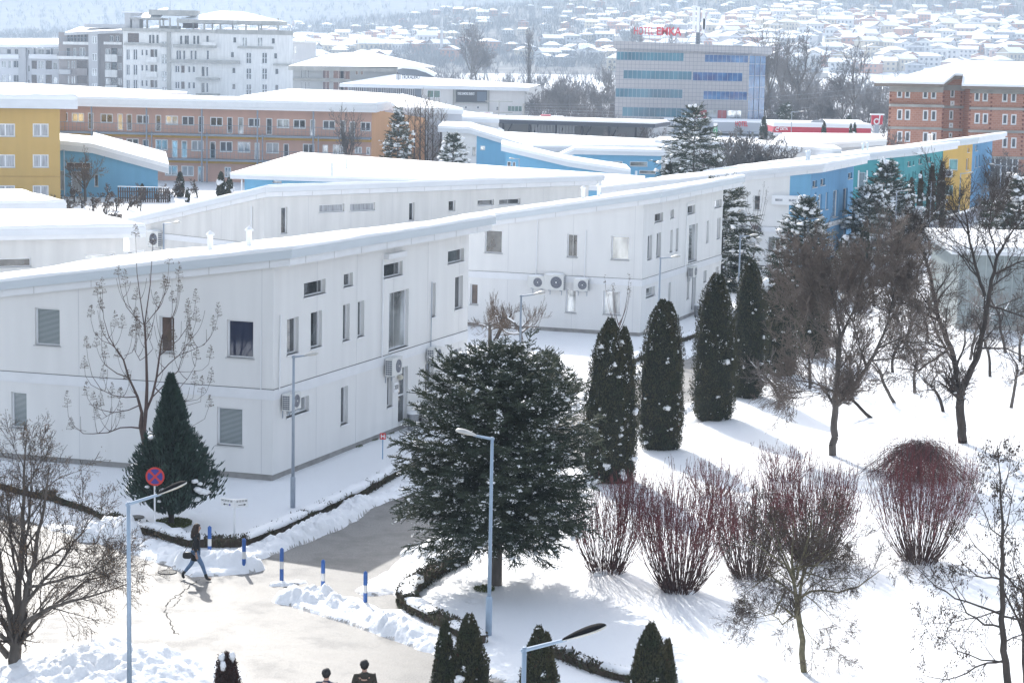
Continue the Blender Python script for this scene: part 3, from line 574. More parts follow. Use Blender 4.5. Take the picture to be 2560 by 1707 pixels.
# ============================================================ M teal, N yellow/blue
def hc(x, y): return 130+.02*(x-1280)
cM = PD(*Z('U', 1511, 780), 180)[:2]; vM = v2(vC)*.92+np.array([.10, 0]); vM /= np.linalg.norm(vM); uM = uC
zc = ztop(cM[0], cM[1], Z('U', 0, 238)[1]); lM = cM+uM*17; sr, _ = wallhit(cM, cM+vM, *Z('U', 1722, 400)); sr = min(max(sr, 12), 26); rM = cM+vM*sr
s_, z_ = wallhit(cM, lM, *Z('U', 1190, 275)); zl = zc-(zc-z_)/s_*17; zr = on_wall(cM, rM, 'U', 1720, 205)[2]
sh = mat('shutter_white', (.75, .76, .77), .5)
WL = [(17-b_, 17-a, *rest) for a, b_, *rest in pxw(cM, lM, 'U', [(1217, 1266, 358, 462, 'b'), (1208, 1250, 603, 675, 'b')])]
WR = pxw(cM, rM, 'U', [(1556, 1577, 284, 318, 'd'), (1592, 1601, 280, 310, 'd'), (1631, 1651, 266, 302, 'd'), (1699, 1717, 254, 288, 'd'), (1540, 1547, 375, 430, 'd'), (1562, 1569, 368, 425, 'd'), (1588, 1597, 352, 410, 'd'), (1604, 1612, 348, 405, 'd'), (1641, 1650, 345, 400, 'd'), (1675, 1683, 330, 385, 'd')])
hM, zfM, nLM, nRM = wedge('teal_house', 'teal two-storey house behind the snowy spruce', 'building', cM, lM, rM, zc, zl, zr, teal, WL, WR, band=3.2, over=(.3, 1.2, .9, .4), fm=fascia_w, joints=False,
    vents=[tuple(P(*Z('U', 1250, 205), 6.8)), tuple(P(*Z('U', 1281, 200), 6.8))])
n3 = np.array([*nLM, 0]); u3 = np.array([*(cM-lM)/17, 0])
for x0, x1, y0, y1 in ((1213, 1270, 345, 475), (1205, 1255, 590, 690)):
    b = MB()
    for x in (x0, x1): p_ = on_wall(cM, lM, 'U', x, y1); q_ = on_wall(cM, lM, 'U', x, y0); b.obox(p_, u3*.12, n3*.12, (0, 0, q_[2]-p_[2]), sh)
    b.build('shutter_rail', hM)
a = on_wall(cM, lM, 'U', 1183, 600); aw = MB().obox((a[0], a[1]-.1, a[2]), u3*6, n3*2.2-np.array([0, 0, .5]), (0, 0, .12), panel).build('awning', hM); MB().obox((a[0], a[1]-.1, a[2]+.125), u3*6, n3*2.2-np.array([0, 0, .5]), (0, 0, .22), snow_far).build('snow_cover', aw)
cN = PD(*Z('U', 1940, 620), 210)[:2]; vN = vM; uN = uM; zc = ztop(cN[0], cN[1], Z('U', 0, 160)[1]); lN = cN+uN*16; sr, _ = wallhit(cN, cN+vN, *Z('U', 2070, 400)); sr = min(max(sr, 10), 26); rN = cN+vN*sr
s_, z_ = wallhit(cN, lN, *Z('U', 1727, 188)); zl = zc-(zc-z_)/s_*16; zr = on_wall(cN, rN, 'U', 2070, 137)[2]
WL = [(16-b_, 16-a, *rest) for a, b_, *rest in pxw(cN, lN, 'U', [(1839, 1899, 268, 343, 'w'), (1813, 1867, 447, 515, 'w', {'mull': 1})])]; s_b, _ = wallhit(cN, rN, *Z('U', 1995, 300))
WR = pxw(cN, rN, 'U', [(1965, 1979, 192, 222, 'd'), (1954, 1974, 264, 343, 'br'), (2018, 2034, 173, 212, 'w'), (2016, 2029, 248, 328, 'd'), (2041, 2052, 240, 320, 'd')])
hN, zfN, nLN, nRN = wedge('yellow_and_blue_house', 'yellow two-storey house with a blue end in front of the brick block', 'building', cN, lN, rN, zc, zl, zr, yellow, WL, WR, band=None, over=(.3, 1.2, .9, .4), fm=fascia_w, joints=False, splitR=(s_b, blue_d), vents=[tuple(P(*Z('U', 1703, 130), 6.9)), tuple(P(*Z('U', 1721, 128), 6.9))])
acpx(cN, lN, 'U', 1815, 1845, 350, 380, label='fan unit under the upper window of the yellow wall', group=None, w_=1.0, h=.8)
# ============================================================ D long white behind A
zcol = 3.4
c = P(*Z('V', 1152, 640), 3.0); lD = P(*Z('V', 310, 541), 3.35); c = P(*Z('V', 1148, 634), 3.35); uD = (v2(lD)-c)/np.linalg.norm(lD-c); cD = v2(c)
zc = ztop(cD[0], cD[1], Z('V', 0, 296)[1]); s_, z_ = wallhit(cD, lD, *Z('V', 470, 452)); Ld = wallhit(cD, lD, *Z('V', 225, 500))[0]; lD = cD+uD*Ld; zl = zc-(zc-z_)/s_*Ld
r1 = P(*Z('2', 1700, 1260), zc-.15); vD = (v2(r1)-cD)/np.linalg.norm(r1-cD); sr = np.linalg.norm(v2(r1)-cD); rD = cD+vD*sr
WR = pxw(cD, rD, 'V', [(1266, 1308, 378, 560, 'd'), (1527, 1698, 358, 412, 'c'), (1737, 1908, 350, 404, 'c'), (2141, 2177, 347, 470, 'd')])+pxw(cD, rD, '2', [(743, 788, 1372, 1445, 'd'), (941, 1053, 1366, 1405, 'd'), (1088, 1233, 1360, 1400, 'd')])
hD, zfD, nLD, nRD = wedge('long_white_house', 'long low white building with narrow window slits, behind the large white house', 'building', cD, lD, rD, zc, zl, zc-.1, white_old, [], WR, band=3.35, over=(.3, .55, 1.0, .4), fm=fascia_w)
for x, y0, y1 in ((1068, 370, 570),): pipe(hD, cD, nLD, [on_wall(cD, lD, 'V', x, y0), on_wall(cD, lD, 'V', x, y1)], .04)
a = on_wall(cD, lD, 'V', 415, 592); ac_unit(a, nLD, 1.2, 1.0, label='fan unit behind the lamp on the low white wall', snowcap=True)
wp = on_wall(cD, lD, 'V', 520, 645)
# ============================================================ E, F low white roofs
def simple_house(name, label, cat, A, B, z1A, z1B, depth, wm, wins, fm=None, over=.6, sm=.17, back=None, th=.34, group=None, plin=True, zb=None, lower=True):
    A = v2(A); B = v2(B); n = outward(A, B); root = empty(name, (*A, 0), label=label, cat=cat, group=group); C_ = B-n*depth; D_4 = A-n*depth
    zbk = z1A if back is None else back; wall(root, A, B, -.2, z1A, z1B, wm, wins, n); zf = plane3((*A, z1A), (*B, z1B), (*D_4, zbk))
    wall(root, B, C_, -.2, z1B, zf(*C_), wm, (), (B-A)/np.linalg.norm(B-A)); wall(root, C_, D_4, -.2, zf(*C_), zbk, wm, (), -n); wall(root, D_4, A, -.2, zbk, z1A, wm, (), -(B-A)/np.linalg.norm(B-A))
    poly = ccw([tuple(A), tuple(B), tuple(C_), tuple(D_4)]); R_ = [tuple(p) for p in expand(poly, [over]*4)]
    if lower: MB().prism([tuple(p) for p in expand(poly, [over-.14]*4)], lambda x, y: zf(x, y)-.14, lambda x, y: zf(x, y)+.1, panel).build('soffit_board', root)
    MB().prism(R_, lambda x, y: zf(x, y)+.08, lambda x, y: zf(x, y)+.08+th, fm or fascia_w).build('roof', root)
    snow_slab(root, R_, lambda x, y: zf(x, y)+.08+th, sm, seed=3); return root, zf
A_ = PD(-420, 640, 100)[:2]; B_ = PD(*Z('4', 846, 200), 107)[:2]; zA_ = ztop(*A_, 610); zB_ = ztop(*B_, Z('4', 0, 68)[1])
W_ = pxw(A_, B_, '4', [(-60, 213, 235, 295, 'd'), (582, 782, 205, 248, 'w')]); B3 = PD(*Z('4', 985, 200), 108)[:2]
simple_house('white_house', 'flat-roofed white house peeking over the snowy roof beside the grey lamp', 'building', A_, B_, zB_+.1, zB_, 9, white_old, W_, over=.9); wall(SC.objects['white_house.002'], B_, B3, -.2, zB_-.9, zB_-.9, white, pxw(B_, B3, '4', [(866, 905, 112, 208, 'd')]), (0, -1))
A_ = PD(-300, 560, 118.5)[:2]; B_ = PD(*Z('1', 325, 1500), 123)[:2]; simple_house('white_shed', 'small white flat-roofed building below the yellow block', 'building', A_, B_, ztop(*B_, Z('1', 0, 1430)[1]), ztop(*B_, Z('1', 0, 1430)[1]), 8, mat('grey_panel_wall', (.62, .64, .65), .8, .12, 2, stretch=(6, 6, .2)), [], over=.9)
# ============================================================ G yellow
ygr = plaster('ochre_plaster', (.58, .39, .14), .06)
A_ = PD(-420, 480, 191.5)[:2]; B_ = PD(*Z('1', 408, 750), 196.5)[:2]; zt = ztop(*B_, Z('1', 0, 748)[1])
W_ = [w_ for y0 in (846, 1057, 1268) for w_ in pxw(A_, B_, '1', [(-30, 103, y0, y0+90, 'c', {'mull': 1, 'fr': .11}), (224, 333, y0, y0+90, 'c', {'mull': 1, 'fr': .11}), (-290, -180, y0, y0+90, 'c', {'mull': 1, 'fr': .11})])]
hG, _ = simple_house('yellow_house', 'three-storey ochre yellow house with white double windows', 'building', A_, B_, zt, zt, 14, ygr, W_, over=1.6, th=.85, sm=.45, lower=False)
strip(hG, A_, B_, outward(A_, B_), 2.75, 2.82, .05, mat('ochre_trim', (.45, .28, .09), .8), 'string_course')
# ============================================================ I low blue
A_ = PD(*Z('1', 380, 1345), 209)[:2]; Bm = PD(*Z('1', 640, 1345), 209)[:2]; B_ = PD(*Z('1', 1080, 1345), 209)[:2]
bl2 = plaster('sky_blue_plaster', (.19, .44, .64), .06); zA_ = ztop(*A_, Z('1', 0, 1020)[1]); zm = ztop(*Bm, Z('1', 0, 1045)[1]); zb_ = ztop(*B_, Z('1', 0, 1165)[1]); n = outward(A_, B_)
root = empty('blue_house', (*A_, 0), label='low bright blue house with a curved snowy roof beside the ochre block', cat='building')
wall(root, A_, Bm, -.2, zA_, zm, bl2, pxw(A_, Bm, '1', [(450, 618, 1112, 1148, 'br', {'mull': 2}), (487, 558, 1172, 1308, 'c'), (406, 440, 1168, 1298, 'c')]), n); wall(root, Bm, B_, -.2, zm, zb_, bl2, pxw(Bm, B_, '1', [(645, 671, 1192, 1277, 'd')]), n)
dd = -n*12+np.array([-2.4, 0]); wall(root, B_, B_+dd, -.2, zb_, zb_, bl2, (), (1, 0)); wall(root, A_+dd, B_+dd, -.2, zA_, zb_, bl2, (), -n)
for X0, X1, za, zb2 in ((A_-np.array([.5, 0]), Bm, zA_+.02, zm), (Bm, B_+np.array([1.2, 0]), zm, zb_-.3)):
    u_ = (X1-X0)/np.linalg.norm(X1-X0); poly = ccw([tuple(X0+n*.5), tuple(X1+n*.5), tuple(X1+dd), tuple(X0+dd)]); zf = plane3((*X0, za), (*X1, zb2), (*(X0-n*12), za))
    MB().prism(poly, lambda x, y: zf(x, y)-.02, lambda x, y: zf(x, y)+.55, fascia_w).build('roof', root); MB().prism(poly, lambda x, y: zf(x, y)+.555, lambda x, y: zf(x, y)+.95, snow_far).build('snow_cover', root)
# ============================================================ J broad snow roof
def roof_house(name, label, base, eave, tops, zb, wm, fm=None, sm=.2, wins=None):
    """base: ccw wall polygon; eave polygon same count with z; tops fn"""
nl = np.array([-25.2, 184.]); nr = np.array([9.5, 160.]); fr_ = np.array([10.5, 168.5]); fl = np.array([-20.6, 200.])
zn = ztop(*nl, 438); zt = ztop(*fl, 386); root = empty('blue_house', (*nl, 0), label='low blue house under a very broad snow-covered roof', cat='building')
z_nr = ztop(nr[0], nr[1], 470); z_fr = ztop(fr_[0], fr_[1], 447)
n = outward(nl, nr); a = nl+np.array([1.2, .6]); b_ = nr+np.array([-.8, .8]); ws = pxw(a, b_, '1', [(1638, 1658, 1228, 1300, 'd'), (1865, 1925, 1236, 1250, 'w')])
wall(root, a, b_, -.2, zn-.1, z_nr-.1, bl2, ws, n); wall(root, fl+np.array([1, -1]), a, -.2, zn, zn, white, (), (-1, 0)); wall(root, fl+np.array([1, -1]), fr_, -.2, zn, zn, white, (), -n); wall(root, b_, fr_, -.2, zn, zn, white, (), (1, 0))
q3 = lambda p, z: (p[0], p[1], z); b = MB(); N_ = [q3(nl, zn), q3(nr, z_nr), q3(fr_, z_fr), q3(fl, zt)]; kk = np.array([0, 0, .32])
b.add([tuple(np.array(p)-kk) for p in N_]+N_, [(0, 1, 5, 4), (1, 2, 6, 5), (2, 3, 7, 6), (3, 0, 4, 7), (3, 2, 1, 0), (4, 5, 6, 7)], fascia_w).build('roof', root)
b = MB(); T_ = [tuple(np.array(p)+np.array([0, 0, .22])) for p in N_]; b.add([tuple(np.array(p)+np.array([0, 0, .003])) for p in N_]+T_, [(0, 1, 5, 4), (1, 2, 6, 5), (2, 3, 7, 6), (3, 0, 4, 7), (4, 5, 6, 7)], snow_far)
b.build('snow_cover', root)
for x, y in (('1', 2264), ): pass
for px, py in ((1612, 130), (1712, 100)):
    x, y = P(*Z('V', px, py), 5.0); MB().tube([(x, y, 4.6), (x, y, 5.7)], .13, pvc, 8).build('roof_vent', root)
MB().tube([(a[0]-.2, a[1]-.3, 0), (a[0]-.2, a[1]-.3, zn-.4)], .08, pvc, 6).build('downpipe', root)
# ============================================================ FAR BUILDINGS
brickm = mat('brick_red', (.42, .17, .11), .9, .2, 1.5); t = brickm.node_tree; b = t.nodes['Principled BSDF']; tc = t.nodes.new('ShaderNodeTexCoord'); mpb = t.nodes.new('ShaderNodeMapping'); mpb.inputs['Rotation'].default_value = (math.radians(90), 0, 0)
t.links.new(tc.outputs['Object'], mpb.inputs[0]); bk = t.nodes.new('ShaderNodeTexBrick'); bk.inputs['Color1'].default_value = (.50, .245, .165, 1); bk.inputs['Color2'].default_value = (.42, .19, .125, 1); bk.inputs['Mortar'].default_value = (.50, .30, .24, 1)
bk.inputs['Scale'].default_value = 1.0; bk.inputs['Brick Width'].default_value = .5; bk.inputs['Row Height'].default_value = .28; bk.inputs['Mortar Size'].default_value = .03
t.links.new(mpb.outputs[0], bk.inputs[0]); t.links.new(bk.outputs[0], b.inputs['Base Color'])
concrete = mat('concrete', (.42, .41, .38), .9, .25, .6, stretch=(1, 1, .3)); salmon = plaster('salmon_plaster', (.63, .41, .335), .06); orange = plaster('orange_plaster', (.72, .42, .24), .06)
grey_steel = mat('steel_grey', (.25, .29, .34), .5); redp = mat('red_panel', (.50, .02, .05), .4); redp2 = mat('red_letters', (.62, .03, .05), .4)
# ---------- H salmon block of flats
A_ = PD(*Z('1', 150, 1262), 238)[:2]; B_ = np.array([PD(*Z('2', 215, 1000), 236)[0], 236.]); n = outward(A_, B_); zA_ = ztop(*B_, Z('2', 0, 752)[1])
hH = empty('apartment_block', (*B_, 0), label='long salmon pink three-storey block with railed walkways and grey posts', cat='apartment block')
WD = {'mull': 1, 'fr': .1, 'rec': .08}; DR = {'name': 'door', 'sill': False, 'fr': .09, 'rec': .08}; yy = lambda y0, x, x0: y0+(x-x0)*.030; W_ = []
def hrow(k, xs, y0, y1, xr, op, st):
    out = []
    for i, (x0, x1) in enumerate(xs):
        ya = yy(y0, (x0+x1)/2, xr); yb = yy(y1, (x0+x1)/2, xr); out += pxw(A_, B_, k, [(x0, x1, ya, yb, st[i % len(st)], op)])
    return out
W_ += hrow('1', [(405, 465), (490, 575), (687, 772), (933, 1018), (1132, 1217), (1243, 1328), (1437, 1523), (1697, 1778), (1892, 1978), (2005, 2090), (2207, 2292)], 770, 832, 430, WD, ['f', 'w', 'd', 'f', 'w', 'f', 'd'])
W_ += hrow('1', [(602, 640), (803, 840), (865, 903), (1063, 1102), (1356, 1394), (1552, 1590), (1627, 1665), (1820, 1862), (2120, 2155), (2325, 2362)], 773, 886, 620, DR, ['d', 'w', 'd', 'd', 'f', 'd', 'w'])
W_ += hrow('1', [(425, 465), (490, 560), (580, 650), (670, 725), (755, 838), (865, 948), (1062, 1147), (1308, 1392), (1503, 1590), (1625, 1712), (1820, 1907), (2070, 2150), (2275, 2345)], 945, 1018, 800, WD, ['w', 'c', 'f'])
W_ += hrow('1', [(975, 1018), (1175, 1215), (1240, 1280), (1434, 1475), (1740, 1775), (1938, 1975), (2205, 2243)], 955, 1073, 1000, DR, ['f', 'w', 'w', 'd', 'w'])
W_ += hrow('1', [(1128, 1215), (1240, 1325), (1535, 1580)], 1130, 1200, 1128, WD, ['w', 'c']); W_ += hrow('1', [(1352, 1392), (1750, 1790)], 1137, 1257, 1352, DR, ['w'])
W_ += pxw(A_, B_, '2', [(140, 210, 835, 898, 'f', WD), (65, 103, 833, 945, 'd', DR), (100, 150, 1005, 1052, 'c', WD), (180, 207, 1007, 1060, 'w', DR), (0, 33, 1000, 1050, 'w', WD)])
wall(hH, A_, B_, -.2, zA_, zA_, salmon, W_, n, rec=.08); sdw = B_+np.array([5.5, 13.]); wall(hH, B_, sdw, -.2, zA_, zA_-1.2, orange, (), (1, -.3))
bk_ = -n*13; wall(hH, A_+bk_, B_+bk_, -.2, zA_, zA_, salmon, (), -n); LH = np.linalg.norm(B_-A_); u = (B_-A_)/LH; u3 = np.array([*u, 0]); n3 = np.array([*n, 0])
for zy, xr in ((Z('1', 0, 905)[1], Z('1', 700, 0)[0]), (Z('1', 0, 1085)[1], Z('1', 1200, 0)[0])):
    s, zz = wallhit(A_, B_, xr, zy); b = MB(); b.obox((*A_, zz-.12), u3*LH, n3*1.5, (0, 0, .22), grey_steel).build('walkway', hH)
    MB().obox((*(A_+n*.01), zz-.45), u3*LH, n3*.03, (0, 0, .28), yellow).build('yellow_strip', hH)
    b = MB(); b.obox((*(A_+n*1.45), zz+1.1), u3*LH, n3*.05, (0, 0, .05), grey_steel); b.obox((*(A_+n*1.45), zz+.6), u3*LH, n3*.03, (0, 0, .02), grey_steel)
    for s in np.arange(0, LH, .45): b.obox((*(A_+u*s+n*1.46), zz+.1), u3*.025, n3*.025, (0, 0, 1.0), grey_steel)
    b.build('railing', hH)
for x in (652, 1025, 1400, 1778, 2157):
    s, _ = wallhit(A_, B_, *Z('1', x, 900)); MB().obox((*(A_+u*(s-.1)+n*1.5), 0), u3*.16, n3*.16, (0, 0, zA_), grey_steel).build('post', hH); MB().obox((*(A_+u*(s+.5)+n*1.5), 0), u3*.12, n3*.12, (0, 0, 5.6), grey_steel).build('post', hH)
e0 = A_+n*2.1-u*1.0; e1 = B_+n*2.1+u*.8; rp = ccw([tuple(e0), tuple(e1), tuple(e1+bk_*1.15), tuple(e0+bk_*1.15)])
MB().prism(rp, zA_+.02, zA_+.6, panel).build('roof', hH); MB().prism([tuple(p) for p in expand(rp, [-.1]*4)], zA_-.25, zA_+.01, pvc).build('soffit_board', hH)
m1 = v2(e1+bk_*1.15); zf = lambda x, y: zA_+.6+max(0, (y-238))*.0
snow_slab(hH, rp, lambda x, y: zA_+.6, .3, step=4)
# slope wing and further snow roofs behind
def wing(label, pts, z_, gr, cat='building', wm=None, name='flat_roofed_building'):
    """pts: plan polygon (x,y,z) of roof; walls down to the ground"""
    r_ = empty(name, (pts[0][0], pts[0][1], 0), label=label, cat=cat); wm = wm or white_old; b = MB(); n_ = len(pts); base = [(p[0], p[1], -.2) for p in pts]
    b.add(base+[(p[0], p[1], p[2]-.1) for p in pts], [(i, (i+1) % n_, n_+(i+1) % n_, n_+i) for i in range(n_)], wm).build('wall', r_)
    c = np.mean(np.array(pts), 0); q = [c+(np.array(p)-c)*1.03 for p in pts]; b = MB()
    b.add([tuple(p-np.array([0, 0, .1])) for p in q]+[tuple(p+np.array([0, 0, .35])) for p in q], [(i, (i+1) % n_, n_+(i+1) % n_, n_+i) for i in range(n_)]+[tuple(range(n_))[::-1]]+[tuple(n_+i for i in range(n_))], fascia_w).build('roof', r_)
    b = MB(); b.add([tuple(p+np.array([0, 0, .353])) for p in q]+[tuple(p+np.array([0, 0, .62])) for p in q], [(i, (i+1) % n_, n_+(i+1) % n_, n_+i) for i in range(n_)]+[tuple(n_+i for i in range(n_))], snow_far).build('snow_cover', r_)
    return r_
def pz(k, x, y, D): p = PD(*Z(k, x, y), D); return (p[0], p[1], p[2])
wing('snowy flat roof stretching behind the ochre block', [pz('1', -200, 712, 226), pz('1', 235, 700, 232), pz('1', 1255, 668, 262), pz('1', 1255, 660, 268), pz('1', 130, 601, 272), pz('1', -200, 597, 272)], 0, 0, wm=orange)
wing('second snowy roof rising behind the salmon block', [pz('1', 1660, 690, 262), pz('2', 330, 720, 262), pz('2', 430, 680, 276), pz('2', 40, 652, 282), pz('1', 1990, 640, 282)], 0, 0, wm=fascia)
wing('grey building with a long sloping snowy roof edge', [pz('2', 400, 770, 252), pz('2', 835, 775, 256), pz('2', 800, 765, 262), pz('2', 430, 676, 270), pz('2', 300, 712, 262)], 0, 0, wm=mat('grey_render', (.50, .52, .56), .8, .05, 1))
wing('low white roof between the grey sloping roof and the dark shed', [pz('2', 830, 830, 262), pz('2', 1085, 836, 262), pz('2', 1085, 822, 268), pz('2', 850, 792, 270)], 0, 0)
# ---------- K blue group
def gableseg(root, segs, D, depth, wm, wins=(), over=.5, k='2', nb=True):
    """segs: list of image points of the wall top; vertical wall at depth D; roof follows the profile"""
    pts = [PD(*Z(k, x, y), D) for x, y in segs]
    for i, (p, q) in enumerate(zip(pts[:-1], pts[1:])):
        m = wm[i] if isinstance(wm, list) else wm; wall(root, p, q, -.2, p[2], q[2], m, [w_ for w_ in pxw(p, q, k, [w_ for w_ in wins if segs[i][0] <= (w_[0]+w_[1])/2 < segs[i+1][0]])], (0, -1), rec=.1)
        dx = np.array([q[0]-p[0], 0, q[2]-p[2]]); o0 = np.array([p[0], D-over, p[2]]); dy = np.array([0, depth, 0]); e = dx/np.linalg.norm(dx)
        if i == 0: o0 = o0-e*over; dx = dx+e*over
        if i == len(pts)-2: dx = dx+e*over
        MB().obox(o0+[0, 0, .02], dx, dy, (0, 0, .42), fascia_w).build('roof', root); MB().obox(o0+[0, -.0, .445], dx, dy, (0, 0, .28), snow_far).build('snow_cover', root)
    for p in (pts[0], pts[-1]): wall(root, p[:2], (p[0], D+depth-1), -.2, p[2], p[2], wm[0] if isinstance(wm, list) else wm, (), (1 if p is pts[-1] else -1, 0))
r_ = empty('blue_house', tuple(PD(*Z('2', 930, 1100), 236)[:2])+(0,), label='white and blue house whose roof slopes down past the dark round conifer', cat='building')
gableseg(r_, [(700, 905), (880, 912), (935, 930), (1120, 985), (1290, 1040)], 236, 16, [white, white, bl2, bl2], [(705, 740, 960, 985, 'd'), (815, 840, 995, 1018, 'w'), (900, 932, 1003, 1068, 'w'), (960, 992, 998, 1026, 'w')])
r_ = empty('blue_house', tuple(PD(*Z('2', 1300, 1100), 205)[:2])+(0,), label='blue wall with a long snowy roof edge falling past a small lamp', cat='building')
gableseg(r_, [(1135, 1040), (1560, 1140), (1950, 1200)], 205, 9, bl2, [(1143, 1170, 1105, 1140, 'd'), (1180, 1200, 1108, 1140, 'd')])
for x in (1600, 1712, 2025): p = PD(*Z('2', x, 1150), 206); p = PD(*Z('2', x, 1085+(x-1600)*.2), 208); MB().tube([(p[0], 208, p[2]-1.2), (p[0], 208, p[2])], .12, pvc, 8).build('roof_vent', r_)
r_ = empty('blue_house', tuple(PD(*Z('2', 1900, 1150), 226)[:2])+(0,), label='blue house with two pale slit windows under a flat snowy roof', cat='building')
gableseg(r_, [(1525, 1090), (1600, 1056), (2198, 1068)], 226, 4, bl2, [(1812, 1932, 1103, 1135, 'w'), (1982, 2102, 1106, 1138, 'w'), (2045, 2160, 1166, 1190, 'w')])
wing('broad snow roof behind the blue houses', [pz('2', 1270, 1030, 240), pz('2', 2200, 1030, 231), pz('2', 2160, 985, 262), pz('2', 1750, 965, 268), pz('2', 980, 925, 275), pz('2', 1030, 945, 262)], 0, 0, wm=white)
wing('snow roof with a low ridge behind the row of poplars', [pz('2', 560, 885, 262), pz('2', 880, 905, 250), pz('2', 1112, 922, 262), pz('2', 1040, 880, 272), pz('2', 470, 838, 280)], 0, 0)
wing('white building with a snowy roof seen past the tall cedar', [pz('2', 2165, 990, 240), pz('3', 280, 1010, 240), pz('3', 1080, 1058, 212), pz('3', 1030, 1030, 226), pz('3', 300, 975, 256), pz('2', 2200, 968, 256)], 0, 0, wm=white)
rg_ = wing('grey-walled shed with a low gabled snow roof', [pz('3', 650, 990, 240), pz('3', 905, 1020, 230), pz('3', 1400, 985, 238), pz('3', 1395, 948, 262), pz('3', 710, 943, 262)], 0, 0, wm=mat('grey_render', (.5, .5, .5)))
# ---------- dark canopy shed
A_ = PD(*Z('2', 560, 965), 300)[:2]; B_ = PD(*Z('2', 2030, 965), 292)[:2]; zt = ztop(*B_, Z('2', 0, 868)[1]); r_ = empty('canopy_shed', (*B_, 0), label='dark open-fronted shed with a flat snowy roof and grey posts', cat='shed')
n = outward(A_, B_); dk = mat('shed_dark', (.06, .07, .09), .7); L = np.linalg.norm(B_-A_); u = (B_-A_)/L; u3 = np.array([*u, 0]); n3 = np.array([*n, 0])
MB().obox((*(A_-u*1-n*9), zt), u3*(L+4), n3*11.5, (0, 0, .55), dk).build('roof', r_); MB().obox((*(A_-u*1-n*9), zt+.555), u3*(L+4), n3*11.5, (0, 0, .25), snow_far).build('snow_cover', r_)
MB().obox((*(A_-n*8), -.2), u3*L, -n3*.2, (0, 0, zt), mat('corrugated', (.32, .34, .37), .7)).build('wall', r_)
for s in np.linspace(.5, L-.3, 9):
    b = MB(); q = np.array([*(A_+u*s), 0]); b.obox(q, u3*.25, n3*.25, (0, 0, zt), dk); b.tube([q+[0, 0, 2.6], q+u3*1.4+[0, 0, zt]], .09, dk, 4); b.build('post', r_)
b = MB()
for s in np.arange(L*.52, L*.72, .45): b.obox((*(A_+u*s+n*.1), 0), u3*.25, n3*.1, (0, 0, zt), mat('corrugated', (.32, .34, .37)))
b.build('corrugated_panel', r_)
# ---------- Q showroom
D = 470; A_ = PD(*Z('2', 60, 650), D)[:2]; Bq = PD(*Z('2', 556, 700), D)[:2]; C_q = PD(*Z('2', 1262, 700), D)[:2]; n = np.array([0, -1.]); cream = plaster('cream_wall', (.66, .64, .62), .05); gryw = mat('showroom_grey', (.16, .18, .21), .6)
r_ = empty('showroom', (*C_q, 0), label='cream showroom with a dark glazed wing, roof lettering and a black billboard', cat='showroom'); z1 = ztop(*A_, Z('2', 0, 575)[1]); z2 = ztop(*C_q, Z('2', 0, 602)[1])
wall(r_, A_, Bq, -.5, z1, z1-.2, gryw, pxw(A_, Bq, '2', [(75, 160, 592, 668, 'f', {'mull': 5}), (178, 257, 596, 668, 'f', {'mull': 5}), (282, 347, 600, 668, 'f', {'mull': 4}), (362, 427, 604, 675, 'f', {'mull': 4}), (444, 508, 607, 680, 'f', {'mull': 4})]), n)
gg = mat('glass_green', (.05, .13, .10), .1, coat=.5)
wall(r_, Bq, C_q, -.5, z1-.2, z2, cream, pxw(Bq, C_q, '2', [(595, 686, 618, 670, gg, {'mull': 1, 'fr': .12}), (853, 868, 728, 745, 'd'), (936, 951, 728, 745, 'd'), (1068, 1084, 730, 757, 'd'), (1146, 1244, 726, 763, gg, {'mull': 3})]), n)
wall(r_, C_q, C_q+np.array([4, 30]), -.5, z2, z2, cream, (), (1, 0))
q = PD(*Z('2', 640, 530), D+26); b = MB(); b.add([(*(A_+np.array([-2, -1.5])), z1+.1), (*(C_q+np.array([1, -1.5])), z2+.1), (C_q[0]+4, D+34, z2+.3), (A_[0], D+34, z1+.3), (PD(*Z('2', 370, 545), D+10)[0], D+14, z1+2.2), (q[0], D+20, q[2])], [(0, 1, 5, 4), (1, 2, 5), (2, 3, 4, 5), (3, 0, 4)], snow_far).build('snow_cover', r_)
MB().obox((*(A_+np.array([-2, -1.6])), z1-.7), (C_q[0]-A_[0]+3, 0, z2-z1), (0, 3, 0), (0, 0, .75), fascia_w).build('roof_edge', r_)
a = PD(*Z('2', 792, 700), D-.3); b_ = PD(*Z('2', 1008, 602), D-.3); bb = MB().obox((a[0], D-.5, a[2]), (b_[0]-a[0], 0, 0), (0, .4, 0), (0, 0, b_[2]-a[2]), mat('billboard_black', (.02, .025, .035), .3)).build('billboard', r_)
b = MB(); w_ = .25
for o_, dx, dz in (((a[0]-w_, a[2]-w_), b_[0]-a[0]+2*w_, w_), ((a[0]-w_, b_[2]), b_[0]-a[0]+2*w_, w_), ((a[0]-w_, a[2]), w_, b_[2]-a[2]), ((b_[0], a[2]), w_, b_[2]-a[2])): b.obox((o_[0], D-.56, o_[1]), (dx, 0, 0), (0, .5, 0), (0, 0, dz), concrete)
b.build('billboard_frame', r_)
c = PD(*Z('2', 863, 642), D-.5); text_at('billboard_writing', 'PURE DIAMOND ENERGY.', 1.25, (c[0], D-.53, c[2]), (1, 0, 0), (0, -1, 0), pvc, bb, .005, True, fit=(3.8, .62))
bt = MB(); rg = random.Random(2); bc_ = PD(*Z('2', 965, 650), D-.5)
bt.box(bc_[0]-.9, D-.53, a[2]+.3, bc_[0]+1.2, D-.505, b_[2]-.9, mat('billboard_bottle', (.09, .12, .16), .4)); bt.build('billboard_picture', bb)
lt = mat('letter_steel', (.10, .11, .13), .4); c = PD(*Z('2', 485, 528), D+3); b = MB()
